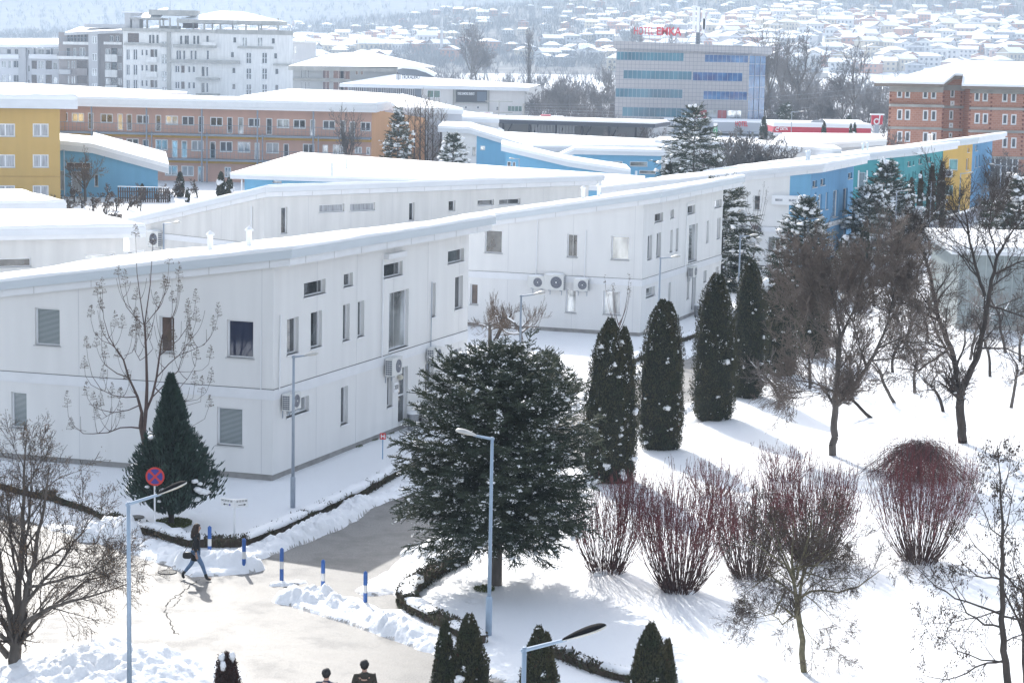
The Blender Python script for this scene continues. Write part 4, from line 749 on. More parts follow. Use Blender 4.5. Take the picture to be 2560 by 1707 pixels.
text_at('roof_lettering', 'TROKADERO', 3.4, (c[0], D+3, c[2]), (1, 0, 0), (0, -1, 0), lt, r_, .2, True, fit=(4.1, 1.05)); c = PD(*Z('2', 505, 551), D+3); text_at('roof_lettering', 'International', 1.9, (c[0], D+3, c[2]), (1, 0, 0), (0, -1, 0), lt, r_, .1, fit=(2.7, .5))
c = PD(*Z('2', 400, 530), D+3)
for dx in (-.33, 0, .33): b.box(c[0]+dx-.09, D+3, c[2]-.7, c[0]+dx+.09, D+3.2, c[2]+.75, lt)
b.box(c[0]-.42, D+3, c[2]+.75, c[0]+.42, D+3.2, c[2]+.95, lt); b.build('roof_emblem', r_)
for x in (775, 1017): p = PD(*Z('2', x, 700), D-.2); MB().tube([(p[0], D-.2, 0), (p[0], D-.2, z2-.6)], .13, concrete, 6).build('downpipe', r_)
p0 = PD(*Z('2', 955, 800), 420); p1 = PD(*Z('2', 1045, 768), 420); r_ = empty('shop_sign', (p0[0], 420, 0), label='white shop board with red lettering beside the cream showroom', cat='sign')
MB().box(p0[0], 420, p0[2], p1[0], 420.3, p1[2], pvc).build('board', r_); text_at('sign_writing', 'KIMPLE', 1.5, ((p0[0]+p1[0])/2+.2, 419.97, p1[2]-.3), (1, 0, 0), (0, -1, 0), redp2, r_, .01, True, fit=(1.2, .26))
for x in (p0[0]+.3, p1[0]-.3): MB().tube([(x, 420.2, 0), (x, 420.2, p0[2])], .1, concrete, 6).build('post', r_)
p0 = PD(*Z('2', 1365, 840), 380); p1 = PD(*Z('2', 1530, 798), 380); r_ = empty('shop_sign', (p0[0], 380, 0), label='grey and white kiosk board with red block lettering above the dark shed', cat='sign')
MB().box(p0[0], 380, -.2, p1[0], 384, p1[2], mat('kiosk_grey', (.55, .56, .58), .6)).build('cabin', r_); text_at('sign_writing', 'Hotel & Restaurant', 1.15, ((p0[0]+p1[0])/2, 379.97, p1[2]-.45), (1, 0, 0), (0, -1, 0), redp2, r_, .01, fit=(2.7, .36)); text_at('sign_writing', 'EMANS', 1.9, ((p0[0]+p1[0])/2, 379.97, p1[2]-1.15), (1, 0, 0), (0, -1, 0), redp2, r_, .01, True, fit=(2.9, .5))
MB().box(p0[0]+.2, 380.2, p1[2], p0[0]+2, 382, p1[2]+.25, redp).build('roof_box', r_)
p0 = PD(*Z('2', 1195, 838), 385); b = MB(); r_ = empty('arched_sign', (p0[0], 385, 0), label='red arched board with a white panel beside the dark shed roof', cat='sign')
pts = [(p0[0]+math.cos(a_)*1.6, p0[2]+.1+math.sin(a_)*.9) for a_ in np.linspace(0, math.pi, 14)]; b.add([(x, 385, z) for x, z in pts]+[(x, 385.3, z) for x, z in pts], [tuple(range(14))[::-1], tuple(range(14, 28))]+[(i, i+1, 15+i, 14+i) for i in range(13)], redp).build('arch', r_)
MB().box(p0[0]-3.2, 384.6, p0[2]-.6, p0[0]+.4, 384.9, p0[2]+.55, pvc).build('panel', r_); MB().tube([(p0[0], 385.1, 0), (p0[0], 385.1, p0[2])], .15, concrete, 6).build('post', r_)
# ---------- R grey office
D = 520; A_ = PD(*Z('1', 2003, 640), D)[:2]; C2 = PD(*Z('2', 545, 640), D)[:2]; gof = mat('office_cladding', (.40, .41, .41), .7, .08, .4); z1 = ztop(*A_, Z('1', 0, 455)[1]); z2 = ztop(*C2, Z('2', 0, 462)[1]); n = np.array([0, -1.])
r_ = empty('office_building', (*A_, 0), label='grey clad office with blue glass and hipped snow roof beside the white tower', cat='office building')
W_ = pxw(A_, C2, '1', [(2205, 2253, 468, 538, 'bl', {'mull': 1}), (2277, 2352, 468, 540, 'bl', {'mull': 1}), (2205, 2253, 560, 630, 'bl', {'mull': 1}), (2277, 2352, 562, 632, 'bl', {'mull': 1}), (2058, 2066, 470, 535, 'd'), (2082, 2090, 470, 535, 'd'), (2104, 2112, 470, 535, 'd'), (2060, 2068, 562, 622, 'd'), (2084, 2092, 562, 622, 'd'), (2108, 2116, 562, 622, 'd')])
W_ += pxw(A_, C2, '2', [(0, 68, 472, 545, 'bl', {'mull': 1}), (0, 55, 565, 640, 'bl', {'mull': 1}), (107, 122, 476, 514, 'd'), (141, 158, 476, 514, 'd'), (232, 242, 480, 493, 'd'), (306, 316, 480, 494, 'd'), (385, 402, 486, 540, 'bl')])
wall(r_, A_, C2, -.5, z1, z2, gof, W_, n); wall(r_, C2, C2+np.array([1, 22]), -.5, z2, z2, gof, (), (1, 0)); wall(r_, A_+np.array([0, 22]), A_, -.5, z1, z1, gof, (), (-1, 0))
pa = PD(*Z('2', 190, 352), D+12); e = [(A_[0]-1, D-2, z1+.1), (C2[0]+3, D-2, z2+.1), (C2[0]+3, D+24, z2+.1), (A_[0]-1, D+24, z1+.1)]; rl = (A_[0]+8, D+11, pa[2]-.8); rr = (pa[0], D+11, pa[2])
MB().add(e+[rl, rr], [(0, 1, 5, 4), (1, 2, 5), (2, 3, 4, 5), (3, 0, 4)], snow_far).build('snow_cover', r_); MB().box(A_[0]-1, D-1.9, z1-.9, C2[0]+3, D+2, z1+.05, concrete).build('eave', r_)
s, zz = wallhit(A_, C2, *Z('1', 2100, 545)); MB().box(A_[0], D-.6, zz-.3, C2[0]-12, D-.02, zz+.3, concrete).build('floor_slab', r_)
b = MB(); q = PD(*Z('2', 400, 520), 500)
pts = [(PD(*Z('2', x, y), 500)[0], PD(*Z('2', x, y), 500)[2]) for x, y in ((395, 545), (395, 478), (430, 470), (520, 478), (590, 500), (650, 530), (650, 545))]
r2 = empty('curved_roof_house', (pts[0][0], 500, 0), label='small grey house with a curved snowy roof behind the roof lettering', cat='building'); b.add([(x, 500, z) for x, z in pts]+[(x, 512, z) for x, z in pts], [tuple(range(7))]+[(i, i+1, 8+i, 7+i) for i in range(6)], gryw).build('wall', r2)
b = MB(); sp_ = pts[1:6]; b.add([(x, 499.5, z+.05) for x, z in sp_]+[(x, 512, z+.05) for x, z in sp_]+[(x, 499.5, z+.8) for x, z in sp_]+[(x, 512, z+.8) for x, z in sp_], [(i, i+1, 11+i, 10+i) for i in range(4)]+[(10+i, 11+i, 16+i, 15+i) for i in range(4)], snow_far).build('snow_cover', r2)
# ---------- apartments S T U
D = 640
def flat_block(name, label, k, x0, x1, ytop, D, depth, m, wins, parent=None, rec=.35):
    A_ = PD(*Z(k, x0, ytop), D); B_ = PD(*Z(k, x1, ytop), D); r_ = parent or empty(name, (A_[0], D, 0), label=label, cat='apartment block'); z = A_[2]
    wall(r_, A_, B_, -1, z, z, m, pxw(A_, B_, k, wins), (0, -1), rec=rec)
    MB().add([(A_[0], D, -1), (A_[0]*(1+depth/D), D+depth, -1), (A_[0]*(1+depth/D), D+depth, z), (A_[0], D, z), (B_[0], D, -1), (B_[0]*(1+depth/D), D+depth, -1), (B_[0]*(1+depth/D), D+depth, z), (B_[0], D, z)], [(0, 1, 2, 3), (4, 7, 6, 5), (1, 5, 6, 2), (3, 2, 6, 7)], m).build('wall', r_)
    return r_, A_, B_
def balcony(parent, k, x0, x1, y0, y1, D, out, m, slab=None, name='balcony'):
    a = PD(*Z(k, x0, y1), D-out); b_ = PD(*Z(k, x1, y0), D-out); b = MB(); b.box(a[0], D-out, a[2], b_[0], D-out+.2, b_[2], m); b.box(a[0], D-out, a[2]-.2, b_[0], D-.02, a[2]-.003, slab or m)
    for x in (a[0], b_[0]-.2): b.box(x+.001, D-out+.2, a[2], x+.199, D-.02, b_[2], m)
    return b.build(name, parent)
wt = plaster('tower_white', (.80, .79, .77), .16); gb = plaster('grey_brown', (.33, .29, .28), .08); lg = plaster('light_grey_wall', (.52, .52, .53), .08)
NF = {'fr': .12}; OPN = {'name': 'opening', 'fr': .02, 'sill': False, 'rec': .5}
W_ = [(872, 950, 228, 292, 'br', OPN)]
for y in (338, 442, 546): W_ += [(862, 888, y, y+74, 'f', {'mull': 1, 'fr': .15}), (910, 940, y, y+74, 'f', {'mull': 1, 'fr': .15})]
for x in (1018, 1040, 1068): W_ += [(x, x+16, 240, 298, 'd', OPN)]
for y in (340, 445, 550): W_ += [(965, 980, y, y+42, 'f', NF), (994, 1010, y, y+42, 'f', NF), (1056, 1075, y, y+60, 'd', OPN), (1028, 1052, y, y+60, 'br', OPN)]
for y in (284, 372, 490, 595): W_ += [(1104, 1142, y, y+(38 if y < 300 else 66 if y < 590 else 46), 'w', {'mull': 1, 'trans': 1, 'fr': .15})]
for x in (1230, 1262, 1275, 1320, 1346, 1410): W_ += [(x, x+16, 246, 304, 'd', OPN)]
for x in (1204, 1222, 1250, 1300, 1328, 1412): W_ += [(x, x+17, 346, 410, 'f', NF)]
for y in (450, 560): W_ += [(1196, 1228, y, y+48, 'f', {'mull': 1, 'fr': .14}), (1238, 1262, y, y+50, 'br', OPN), (1285, 1302, y+4, y+48, 'f', NF), (1315, 1334, y+4, y+48, 'f', NF), (1378, 1398, y+8, y+74, 'd', OPN), (1408, 1424, y+8, y+74, 'f', NF)]
for x, y in ((1592, 255), (1856, 262), (1576, 356), (1872, 364), (1586, 464), (1880, 470), (1586, 574), (1880, 580)): W_ += [(x, x+24, y, y+40, 'd', {'fr': .12})]
for x in (1655, 1759): W_ += [(x, x+36, 257, 318, 'w', {'mull': 1, 'fr': .14})]
for x in (1682, 1790):
    for y in (360, 468, 577): W_ += [(x, x+37, y, y+77, 'd', {'mull': 1, 'trans': 1, 'fr': .16})]
hS, A_, B_ = flat_block('tower_block', 'unfinished white eight-storey block with an open roof frame on posts', '1', 840, 2003, 214, D, 22, wt, W_)
zS = A_[2]; bx = lambda x0, x1, y0, y1, d0, d1, m, nm: (lambda a, c: MB().box(a[0], d0, a[2], c[0], d1, c[2], m).build(nm, hS))(PD(*Z('1', x0, y1), D), PD(*Z('1', x1, y0), D))
for y in (392, 492, 600): balcony(hS, '1', 1000, 1070, y, y+32, D, 1.6, wt)
for x0, x1, y, o_ in ((1190, 1480, 310, 1.8), (1160, 1640, 418, 2.0), (1345, 1505, 535, 2.2), (1345, 1505, 642, 2.2), (850, 1150, 300, .8), (1870, 2000, 440, 1.0), (1625, 1870, 322, .5)): bx(x0, x1, y, y+(10 if x0 != 1190 else 16), D-o_, D-.02, concrete, 'balcony_slab')
for y in (250, 348, 452, 560): bx(1380, 1480, y+40, y+62, D-2, D-1.8, wt, 'balcony_parapet') if y < 300 else None
bx(1143, 1168, 205, 660, D-.5, D-.01, concrete, 'pier'); bx(835, 1480, 205, 214, D-.8, D+22, concrete, 'cornice'); bx(1480, 2005, 212, 232, D-.3, D-.01, concrete, 'cornice')
posts = [(1004, D+2), (1090, D), (1115, D+1), (1160, D+.5), (1215, D), (1320, D+3), (1395, D), (1450, D+4), (1505, D), (1590, D+4), (1680, D), (1768, D+5), (1785, D+1), (1900, D), (895, D+1)]
for x, d_ in posts: a = PD(*Z('1', x-4, 212), d_); c = PD(*Z('1', x+4, 125), d_); MB().box(a[0], d_, a[2]-.5, c[0]+.1, d_+.5, c[2], concrete if x not in (1450, 1768, 1590) else pvc).build('post', hS)
a = PD(*Z('1', 1215, 133), D); c = PD(*Z('1', 1920, 133), D); pk = PD(*Z('1', 1530, 75), D+8); b = MB(); E_ = [(a[0], D-2, a[2]), (c[0], D-2, a[2]), (c[0], D+18, a[2]), (a[0], D+18, a[2])]
b.add(E_+[(pk[0]-1, D+8, pk[2]), (pk[0]+6, D+8, pk[2]-.2)], [(0, 1, 5, 4), (1, 2, 5), (2, 3, 4, 5), (3, 0, 4)], snow_far).build('snow_cover', hS); MB().box(a[0], D-2.1, a[2]-1.1, c[0], D+18, a[2]-.02, concrete).build('roof_slab', hS)
a = PD(*Z('1', 890, 120), D); c = PD(*Z('1', 1100, 95), D); b = MB().box(a[0], D-1, a[2]-.5, c[0], D+14, a[2], concrete).build('roof_slab', hS); MB().add([(a[0], D-1, a[2]+.01), (c[0], D-1, a[2]+.01), (c[0], D+14, c[2]+2), (a[0]+8, D+14, c[2]+2)], [(0, 1, 2, 3)], snow_far).build('snow_cover', hS)
a = PD(*Z('1', 1022, 98), D); c = PD(*Z('1', 1340, 75), D); MB().box(a[0], D-1.5, a[2]-.3, c[0], D+8, c[2], concrete).build('roof_slab', hS)
bx(848, 948, 88, 198, D+1, D+8, lg, 'lift_housing'); bx(835, 955, 82, 88, D, D+9, pvc, 'housing_roof'); bx(1228, 1320, 125, 192, D+6, D+10, mat('brown_panel', (.16, .09, .07), .8), 'panel_wall'); bx(1085, 1215, 180, 212, D+3, D+6, concrete, 'parapet_wall')
a = PD(*Z('1', 1163, 75), D+2); MB().tube([(a[0], D+2, a[2]), (a[0], D+2, a[2]+5)], .08, galv, 4).build('antenna', hS)
# T grey brown
W_ = []
for x in (460, 482, 505, 530, 552, 575): W_ += [(x, x+16, 236, 286, 'd', OPN)]
for x in (750, 790): W_ += [(x, x+25, 246, 285, 'f', {'mull': 1, 'fr': .15})]
W_ += [(455, 478, 330, 385, 'd', OPN), (500, 520, 330, 385, 'w', NF), (542, 582, 328, 385, 'w', {'mull': 1, 'fr': .15})]
for y in (420, 525): W_ += [(462, 474, y, y+48, 'w', NF), (487, 498, y, y+48, 'w', NF), (503, 514, y, y+48, 'w', NF), (525, 597, y-6, y+52, 'br', OPN)]
for y in (335, 432, 535): W_ += [(720, 755, y, y+44, 'w', {'mull': 1, 'fr': .15}), (762, 800, y-5, y+52, 'd', OPN), (808, 818, y, y+48, 'w', NF), (822, 832, y, y+48, 'w', NF)]
hT, A_, B_ = flat_block('apartment_block', 'grey-brown apartment block with deep balconies beside the white tower', '1', 400, 842, 222, 655, 20, gb, W_); D = 655
bx = lambda x0, x1, y0, y1, d0, d1, m, nm, h=None: (lambda a, c: MB().box(a[0], d0, a[2], c[0], d1, c[2], m).build(nm, h or hT))(PD(*Z('1', x0, y1), D), PD(*Z('1', x1, y0), D))
twr = bx(618, 678, 232, 640, D-2.5, D-.02, lg, 'stair_tower')
for y in (250, 368, 472, 572): a = PD(*Z('1', 630, y+48), D-2.5); c = PD(*Z('1', 664, y), D-2.5); window(hT, (a[0], a[1]), (1, 0), (0, -1), 0, c[0]-a[0], a[2], c[2], 'w', rec=-.05, mull=1, fr=.15, sill=False)
for x0, x1, y in ((400, 618, 388), (440, 615, 290), (718, 842, 290)): bx(x0, x1, y, y+16, D-2.2, D-.02, wt, 'balcony_slab')
for y in (360, 262): b = MB(); a = PD(*Z('1', 400, y+28), D-2.1); c = PD(*Z('1', 615, y), D-2.1); b.box(a[0], D-2.1, c[2], c[0], D-2.05, c[2]+.12, grey_steel); [b.box(x, D-2.1, a[2], x+.07, D-2.05, c[2], grey_steel) for x in np.arange(a[0], c[0], .5)]; b.build('railing', hT)
for y in (375, 480, 585): balcony(hT, '1', 718, 798, y, y+44, D, 1.8, wt)
for y in (470, 575): balcony(hT, '1', 525, 597, y, y+40, D, 1.0, gb); balcony(hT, '1', 405, 480, y+8, y+34, D, 1.6, lg)
e = [PD(*Z('1', 440, 224), D-3), PD(*Z('1', 850, 206), D-3), PD(*Z('1', 850, 185), D+22), PD(*Z('1', 545, 185), D+22)]; MB().add([tuple(p) for p in e], [(0, 1, 2, 3)], snow_far).build('snow_cover', hT); MB().add([tuple(p-np.array([0, 0, .1])) for p in e]+[tuple(p-np.array([0, 0, .9])) for p in e], [(0, 1, 5, 4), (1, 2, 6, 5), (2, 3, 7, 6), (3, 0, 4, 7), (4, 5, 6, 7)], lg).build('roof_slab', hT)
bx(540, 842, 168, 188, D+8, D+16, lg, 'roof_housing')
# U white
W_ = []
for y in (418, 515): W_ += [(10, 40, y, y+46, 'w', {'mull': 1, 'fr': .15}), (56, 76, y-2, y+50, 'w', NF), (92, 130, y, y+46, 'f', {'mull': 1}), (190, 203, y+30, y+75, 'f', NF), (215, 252, y-2, y+55, 'br', OPN), (262, 298, y, y+54, 'w', {'mull': 2, 'fr': .15}), (312, 355, y-2, y+58, 'br', OPN), (362, 392, y+12, y+58, 'w', NF)]
W_ += [(45, 75, 336, 372, 'f', NF), (100, 140, 338, 372, 'f', {'mull': 2}), (262, 302, 340, 378, 'w', {'mull': 1}), (312, 344, 342, 378, 'f', NF), (188, 202, 342, 385, 'f', NF)]
hU, A_, B_ = flat_block('apartment_block', 'long white apartment block with dormer balconies beyond the ochre house', '1', -350, 402, 322, 668, 18, plaster('flats_white', (.70, .70, .72), .06), W_); D = 668
bx(135, 182, 330, 620, D-1.5, D-.02, lg, 'stair_tower', hU)
for x0, x1 in ((-20, 135), (205, 400)): bx(x0, x1, 375, 402, D-1.8, D-.02, pvc, 'balcony', hU)
e = [PD(*Z('1', -350, 325), D-2), PD(*Z('1', 405, 325), D-2), PD(*Z('1', 450, 285), D+14), PD(*Z('1', -350, 285), D+14)]; MB().add([tuple(p) for p in e]+[tuple(p+np.array([0, 0, 1])) for p in e], [(0, 1, 5, 4), (1, 2, 6, 5), (2, 3, 7, 6), (3, 0, 4, 7), (4, 5, 6, 7)], snow_far).build('snow_cover', hU)
bx(262, 358, 282, 305, D+5, D+9, lg, 'chimney', hU)
for x0, x1 in ((-20, 132), (228, 345)):
    for x in (x0, x1): a = PD(*Z('1', x, 395), D-1.5); c = PD(*Z('1', x, 330), D); MB().add([(a[0], D-1.6, a[2]), (a[0]+.3, D-1.6, a[2]), (a[0]+.3, D, a[2]), (a[0], D, a[2]), (a[0], D, c[2]), (a[0]+.3, D, c[2])], [(0, 3, 4), (1, 5, 2), (0, 4, 5, 1)], gryw).build('dormer_cheek', hU)
D = 700; r_, A_, B_ = flat_block('apartment_block', 'small grey flat-roofed block peeking out past the white tower', '1', 1990, 2160, 292, 700, 15, lg, [(2010, 2025, 320, 370, 'w')]); bx(1985, 2165, 283, 291, 699, 716, wt, 'roof_edge', r_)
# ---------- P hotel
D = 428; A_ = PD(*Z('3', -440, 800), 432)[:2]; B_ = PD(*Z('H', 1745, 700), 424)[:2]; A_ = PD(*Z('H', 180, 700), 424)[:2]; zt = ztop(*A_, Z('H', 0, 215)[1]); n = outward(A_, B_)
tile = mat('hotel_tiles', (.40, .38, .385), .35, spec=.6); t = tile.node_tree; b = t.nodes['Principled BSDF']; tc = t.nodes.new('ShaderNodeTexCoord'); mpb = t.nodes.new('ShaderNodeMapping'); mpb.inputs['Rotation'].default_value = (math.radians(90), 0, 0); t.links.new(tc.outputs['Object'], mpb.inputs[0])
bk = t.nodes.new('ShaderNodeTexBrick'); bk.offset = 0; bk.inputs['Color1'].default_value = (.41, .39, .395, 1); bk.inputs['Color2'].default_value = (.375, .36, .365, 1); bk.inputs['Mortar'].default_value = (.17, .18, .23, 1)
bk.inputs['Scale'].default_value = 1; bk.inputs['Brick Width'].default_value = .78; bk.inputs['Row Height'].default_value = .78; bk.inputs['Mortar Size'].default_value = .035; t.links.new(mpb.outputs[0], bk.inputs[0]); t.links.new(bk.outputs[0], b.inputs['Base Color'])
gA = mat('hotel_glass', (.03, .10, .15), .08, .75, .22, col2=(.08, .24, .32), stretch=(1, 1, .4), coat=.4); gB = mat('hotel_glass_blue', (.015, .06, .20), .06, .6, .5, col2=(.06, .20, .42), coat=.4); gR = mat('hotel_glass_red', (.42, .08, .09), .15)
def hg(x0, x1, y0, y1, g, m): return (x0, x1, y0, y1, g, {'mull': m, 'fr': .05, 'frm': galv, 'sill': False, 'rec': .06})
hP = empty('hotel', (*A_, 0), label='grey tiled hotel with blue ribbon windows and rooftop lettering', cat='hotel')
W_ = [hg(197, 985, 238, 340, gA, 17), hg(1232, 1744, 255, 362, gB, 9), hg(275, 1080, 458, 560, gA, 14), hg(1090, 1676, 478, 580, gB, 9), hg(184, 970, 670, 775, gA, 15), hg(1215, 1730, 700, 800, gB, 9), hg(262, 1090, 892, 1000, gA, 12), hg(1095, 1258, 915, 1015, gR, 1), hg(1266, 1376, 918, 1018, glass_pale, 1), hg(1380, 1490, 920, 1020, gR, 1), hg(1496, 1664, 922, 1020, glass_pale, 2)]
wall(hP, A_, B_, -.3, zt, zt-.5, tile, pxw(A_, B_, 'H', W_), n, rec=.06); E1 = PD(*Z('H', 1935, 700), 432)[:2]; zr = zt-.55
wall(hP, B_, E1, -.3, zr, zr, gB, (), name='glass_corner'); wall(hP, E1, E1+np.array([1, 16]), -.3, zr, zr, tile, (), (1, 0)); wall(hP, A_, A_+np.array([1, 16]), -.3, zt, zt, tile, (), (-1, 0)); wall(hP, A_+np.array([1, 16]), E1+np.array([1, 16]), -.3, zt, zr, tile, (), (0, 1))
b = MB(); m_ = (B_+E1)/2; u_ = (E1-B_)/np.linalg.norm(E1-B_); nn = outward(B_, E1)
for z in np.arange(2, zr, 2.35): strip(hP, B_, E1, nn, z, z+.1, .06, galv, 'mullion')
for s in (np.linalg.norm(E1-B_)*.33, np.linalg.norm(E1-B_)*.66): MB().obox((*(B_+u_*s+nn*.01), 0), (*(u_*.15), 0), (*(nn*.08), 0), (0, 0, zr), galv).build('mullion', hP)
zc0, zc1 = zt, ztop(*A_, Z('H', 0, 106)[1]); PL = [A_+np.array([-.7, -1.2]), B_+np.array([.3, -1.2]), E1+np.array([1.1, -.6]), E1+np.array([1.4, 17]), A_+np.array([.4, 17])]
f0 = lambda x, y: zt-.05-.5*(x-A_[0])/(B_[0]-A_[0]); f1 = lambda x, y: f0(x, y)+zc1-zc0; PLi = [A_+np.array([.3, -.1]), B_+np.array([0, -.1]), E1+np.array([.2, 0]), E1+np.array([.2, 16]), A_+np.array([1, 16])]
tileV = tile; nP = len(PL); b = MB(); b.add([(*p, f0(*p)+.45) for p in PL]+[(*p, f1(*p)) for p in PL], [(i, (i+1) % nP, nP+(i+1) % nP, nP+i) for i in range(nP)], tile); b.add([(*p, f0(*p)+.45) for p in PL]+[(*p, f0(*p)-.02) for p in PLi], [(i, nP+i, nP+(i+1) % nP, (i+1) % nP) for i in range(nP)], tile)
b.build('parapet', hP); MB().add([(*p, f1(*p)-.01) for p in PL], [tuple(range(nP))], snow_far).build('snow_cover', hP)
c = PD(*Z('H', 510, -40), 425); lr = mat('neon_red', (.60, .03, .05), .4)
zL = PD(*Z('2', 2130, 243), 426)[2]; x0 = PD(*Z('2', 2010, 220), 426)[0]; x1 = PD(*Z('2', 2145, 220), 426)[0]; text_at('roof_lettering', 'HOTEL', 4.9, ((x0+x1)/2, 426, zL+.85), (1, 0, 0), (0, -1, 0), lr, hP, .12, False, fit=(x1-x0, 1.55))
x0 = PD(*Z('2', 2165, 220), 426)[0]; x1 = PD(*Z('2', 2335, 220), 426)[0]; text_at('roof_lettering', 'EMKA', 5.0, ((x0+x1)/2, 426, zL+.85), (1, 0, 0), (0, -1, 0), lr, hP, .15, True, fit=(x1-x0, 1.65))
b = MB(); xa = PD(*Z('2', 2005, 220), 426)[0]
for x in np.arange(xa, x1, 1.1): b.box(x, 426.3, zc1-.5, x+.07, 426.4, zL+.3, galv)
b.box(xa, 426.25, zL-.15, x1, 426.35, zL-.05, galv); b.build('lettering_frame', hP)
q = PD(*Z('3', 122, 280), 430); qt = PD(*Z('3', 122, 20), 430); r_ = empty('antenna_mast', (q[0], 430, zc1), label='lattice phone mast with white panels on the hotel roof', cat='antenna mast')
b = MB(); H_ = qt[2]-zc1
for dx, dy in ((-.3, -.3), (.3, -.3), (0, .3)): b.tube([(q[0]+dx, 430+dy, zc1-.3), (q[0]+dx*.6, 430+dy*.6, qt[2]-1)], .2, gryw, 5)
for k in range(14): z = zc1+k*H_/15; s_ = 1 if k % 2 else -1; b.tube([(q[0]-.3*s_, 429.75, z), (q[0]+.3*s_, 429.75, z+H_/15)], .05, galv, 4)
b.build('mast', r_); MB().tube([(q[0], 430, qt[2]-2), (q[0], 430, qt[2]+1)], .1, galv, 5).build('spike', r_)
for dx, dz in ((-1.0, -.6), (1.0, -1), (-.1, -.8), (1.2, -3.2)): MB().box(q[0]+dx-.3, 429.3, qt[2]+dz-5.2+(3 if dz < -2 else 0), q[0]+dx+.3, 429.6, qt[2]+dz, pvc).build('panel_antenna', r_)
for sgn in (-1, 1): MB().tube([(q[0]+sgn*2.4, 430, zc1-.2), (q[0], 430, zc1+4)], .06, galv, 4).build('stay', r_)
a = PD(*Z('H', 800, 1180), 405); c = PD(*Z('H', 2040, 1110), 405); r_ = empty('entrance_canopy', (a[0], 405, 0), label='long flat grey entrance canopy at the foot of the hotel', cat='canopy'); MB().box(a[0], 405, a[2]+.4, c[0], 418, c[2]+.6, mat('canopy_grey', (.36, .38, .42), .6)).build('slab', r_); MB().box(a[0], 405, c[2]+.603, c[0], 418, c[2]+.9, snow_far).build('snow_cover', r_)
for x in np.linspace(a[0]+1, c[0]-1, 7): MB().box(x, 406, -.2, x+.4, 406.4, a[2]+.4, concrete).build('post', r_)
c2 = PD(*Z('H', 1665, 1095), 404.9); text_at('canopy_writing', 'HOTEL', 1.6, (c2[0], 404.9, c2[2]+.2), (1, 0, 0), (0, -1, 0), lr, r_, .05, True, fit=(2.4, 1.0))
a = PD(*Z('H', 440, 1250), 395); c = PD(*Z('H', 840, 1110), 395); r_ = empty('low_shed', (a[0], 395, 0), label='low pale shed with a snowy lean-to roof beside the dark canopy', cat='shed'); MB().box(a[0], 395, -.2, c[0], 407, a[2]+2.5, lg).build('wall', r_); MB().add([(a[0]-.5, 394, a[2]+2.3), (c[0]+.5, 394, a[2]+2.0), (c[0]+.5, 408, c[2]), (a[0]-.5, 408, c[2])], [(0, 1, 2, 3)], snow_far).build('snow_cover', r_)
q = PD(*Z('3', 242, 900), 300); qt = PD(*Z('3', 242, 845), 300); r_ = empty('vertical_sign', (q[0], 300, 0), label='tall narrow green and white roadside board before the hotel', cat='sign'); MB().box(q[0]-.27, 300, qt[2]-2.4, q[0]+.27, 300.3, qt[2]-.4, mat('sign_green', (.05, .30, .14), .5)).build('board', r_); MB().box(q[0]-.27, 300, qt[2]-.39, q[0]+.27, 300.3, qt[2]+.05, pvc).build('board_top', r_)
for i, chh in enumerate('CARW'): text_at('sign_writing', chh, .42, (q[0], 299.98, qt[2]-.7-i*.46), (1, 0, 0), (0, -1, 0), pvc, r_, .01, True)
MB().tube([(q[0], 300.4, 0), (q[0], 300.4, qt[2]-1)], .15, galv, 6).build('post', r_)
# ---------- V fuel station
D = 330; a = PD(*Z('3', 640, 907), D); c = PD(*Z('3', 1305, 905), D); zt = PD(*Z('3', 640, 866), D)[2]; zb_ = a[2]; r_ = empty('fuel_station', (a[0], D, 0), label='red and white fuel station canopy with a barrel-vaulted snowy roof', cat='fuel station')
MB().box(a[0], D, zb_, c[0], D+12, zt, redp).build('canopy', r_); MB().box(a[0]-.05, D-.1, zt, c[0]+.1, D+12, zt+.45, pvc).build('canopy_trim', r_); MB().box(a[0], D-.05, zt+.453, c[0], D+12, zt+.7, snow_far).build('snow_cover', r_); MB().box(a[0]-.02, D-.08, zb_-.5, c[0], D+.1, zb_-.003, pvc).build('canopy_trim', r_)
c1 = PD(*Z('3', 702, 881), D); text_at('canopy_writing', 'OKTA', 1.75, (c1[0]+.2, D-.02, c1[2]), (1, 0, 0), (0, -1, 0), pvc, r_, .02, True, fit=(1.25, .5))
c1 = PD(*Z('3', 665, 881), D); b = MB(); b.tube([(c1[0]+.24*math.cos(x), D-.05, c1[2]-.1+.24*math.sin(x)) for x in np.linspace(.6, 5.6, 12)], .07, pvc, 5); b.tube([(c1[0]+.1, D-.05, c1[2]-.05), (c1[0]+.38, D-.05, c1[2]+.5)], .07, pvc, 5); b.build('canopy_emblem', r_)
for x in np.linspace(a[0]+.5, c[0]-1, 6): MB().box(x, D+1, -.2, x+.35, D+1.35, zb_, pvc).build('post', r_)
b0 = PD(*Z('3', 820, 940), D+6); b1 = PD(*Z('3', 1300, 905), D+6); MB().box(b0[0], D+6, -.2, b1[0], D+12, zb_-.003, pvc).build('kiosk', r_)
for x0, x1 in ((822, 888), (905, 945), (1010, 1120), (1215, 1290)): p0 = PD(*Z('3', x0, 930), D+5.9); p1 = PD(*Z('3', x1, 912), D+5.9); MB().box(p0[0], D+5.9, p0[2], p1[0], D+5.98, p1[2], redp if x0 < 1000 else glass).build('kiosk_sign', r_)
x0 = PD(*Z('3', 873, 850), D+3)[0]; x1 = PD(*Z('3', 1303, 850), D+3)[0]; zv = zt+.5; hv = PD(*Z('3', 960, 820), D+3)[2]-zv; yc = D+6; R_ = hv; vm = mat('vault_grey', (.42, .43, .45), .5)
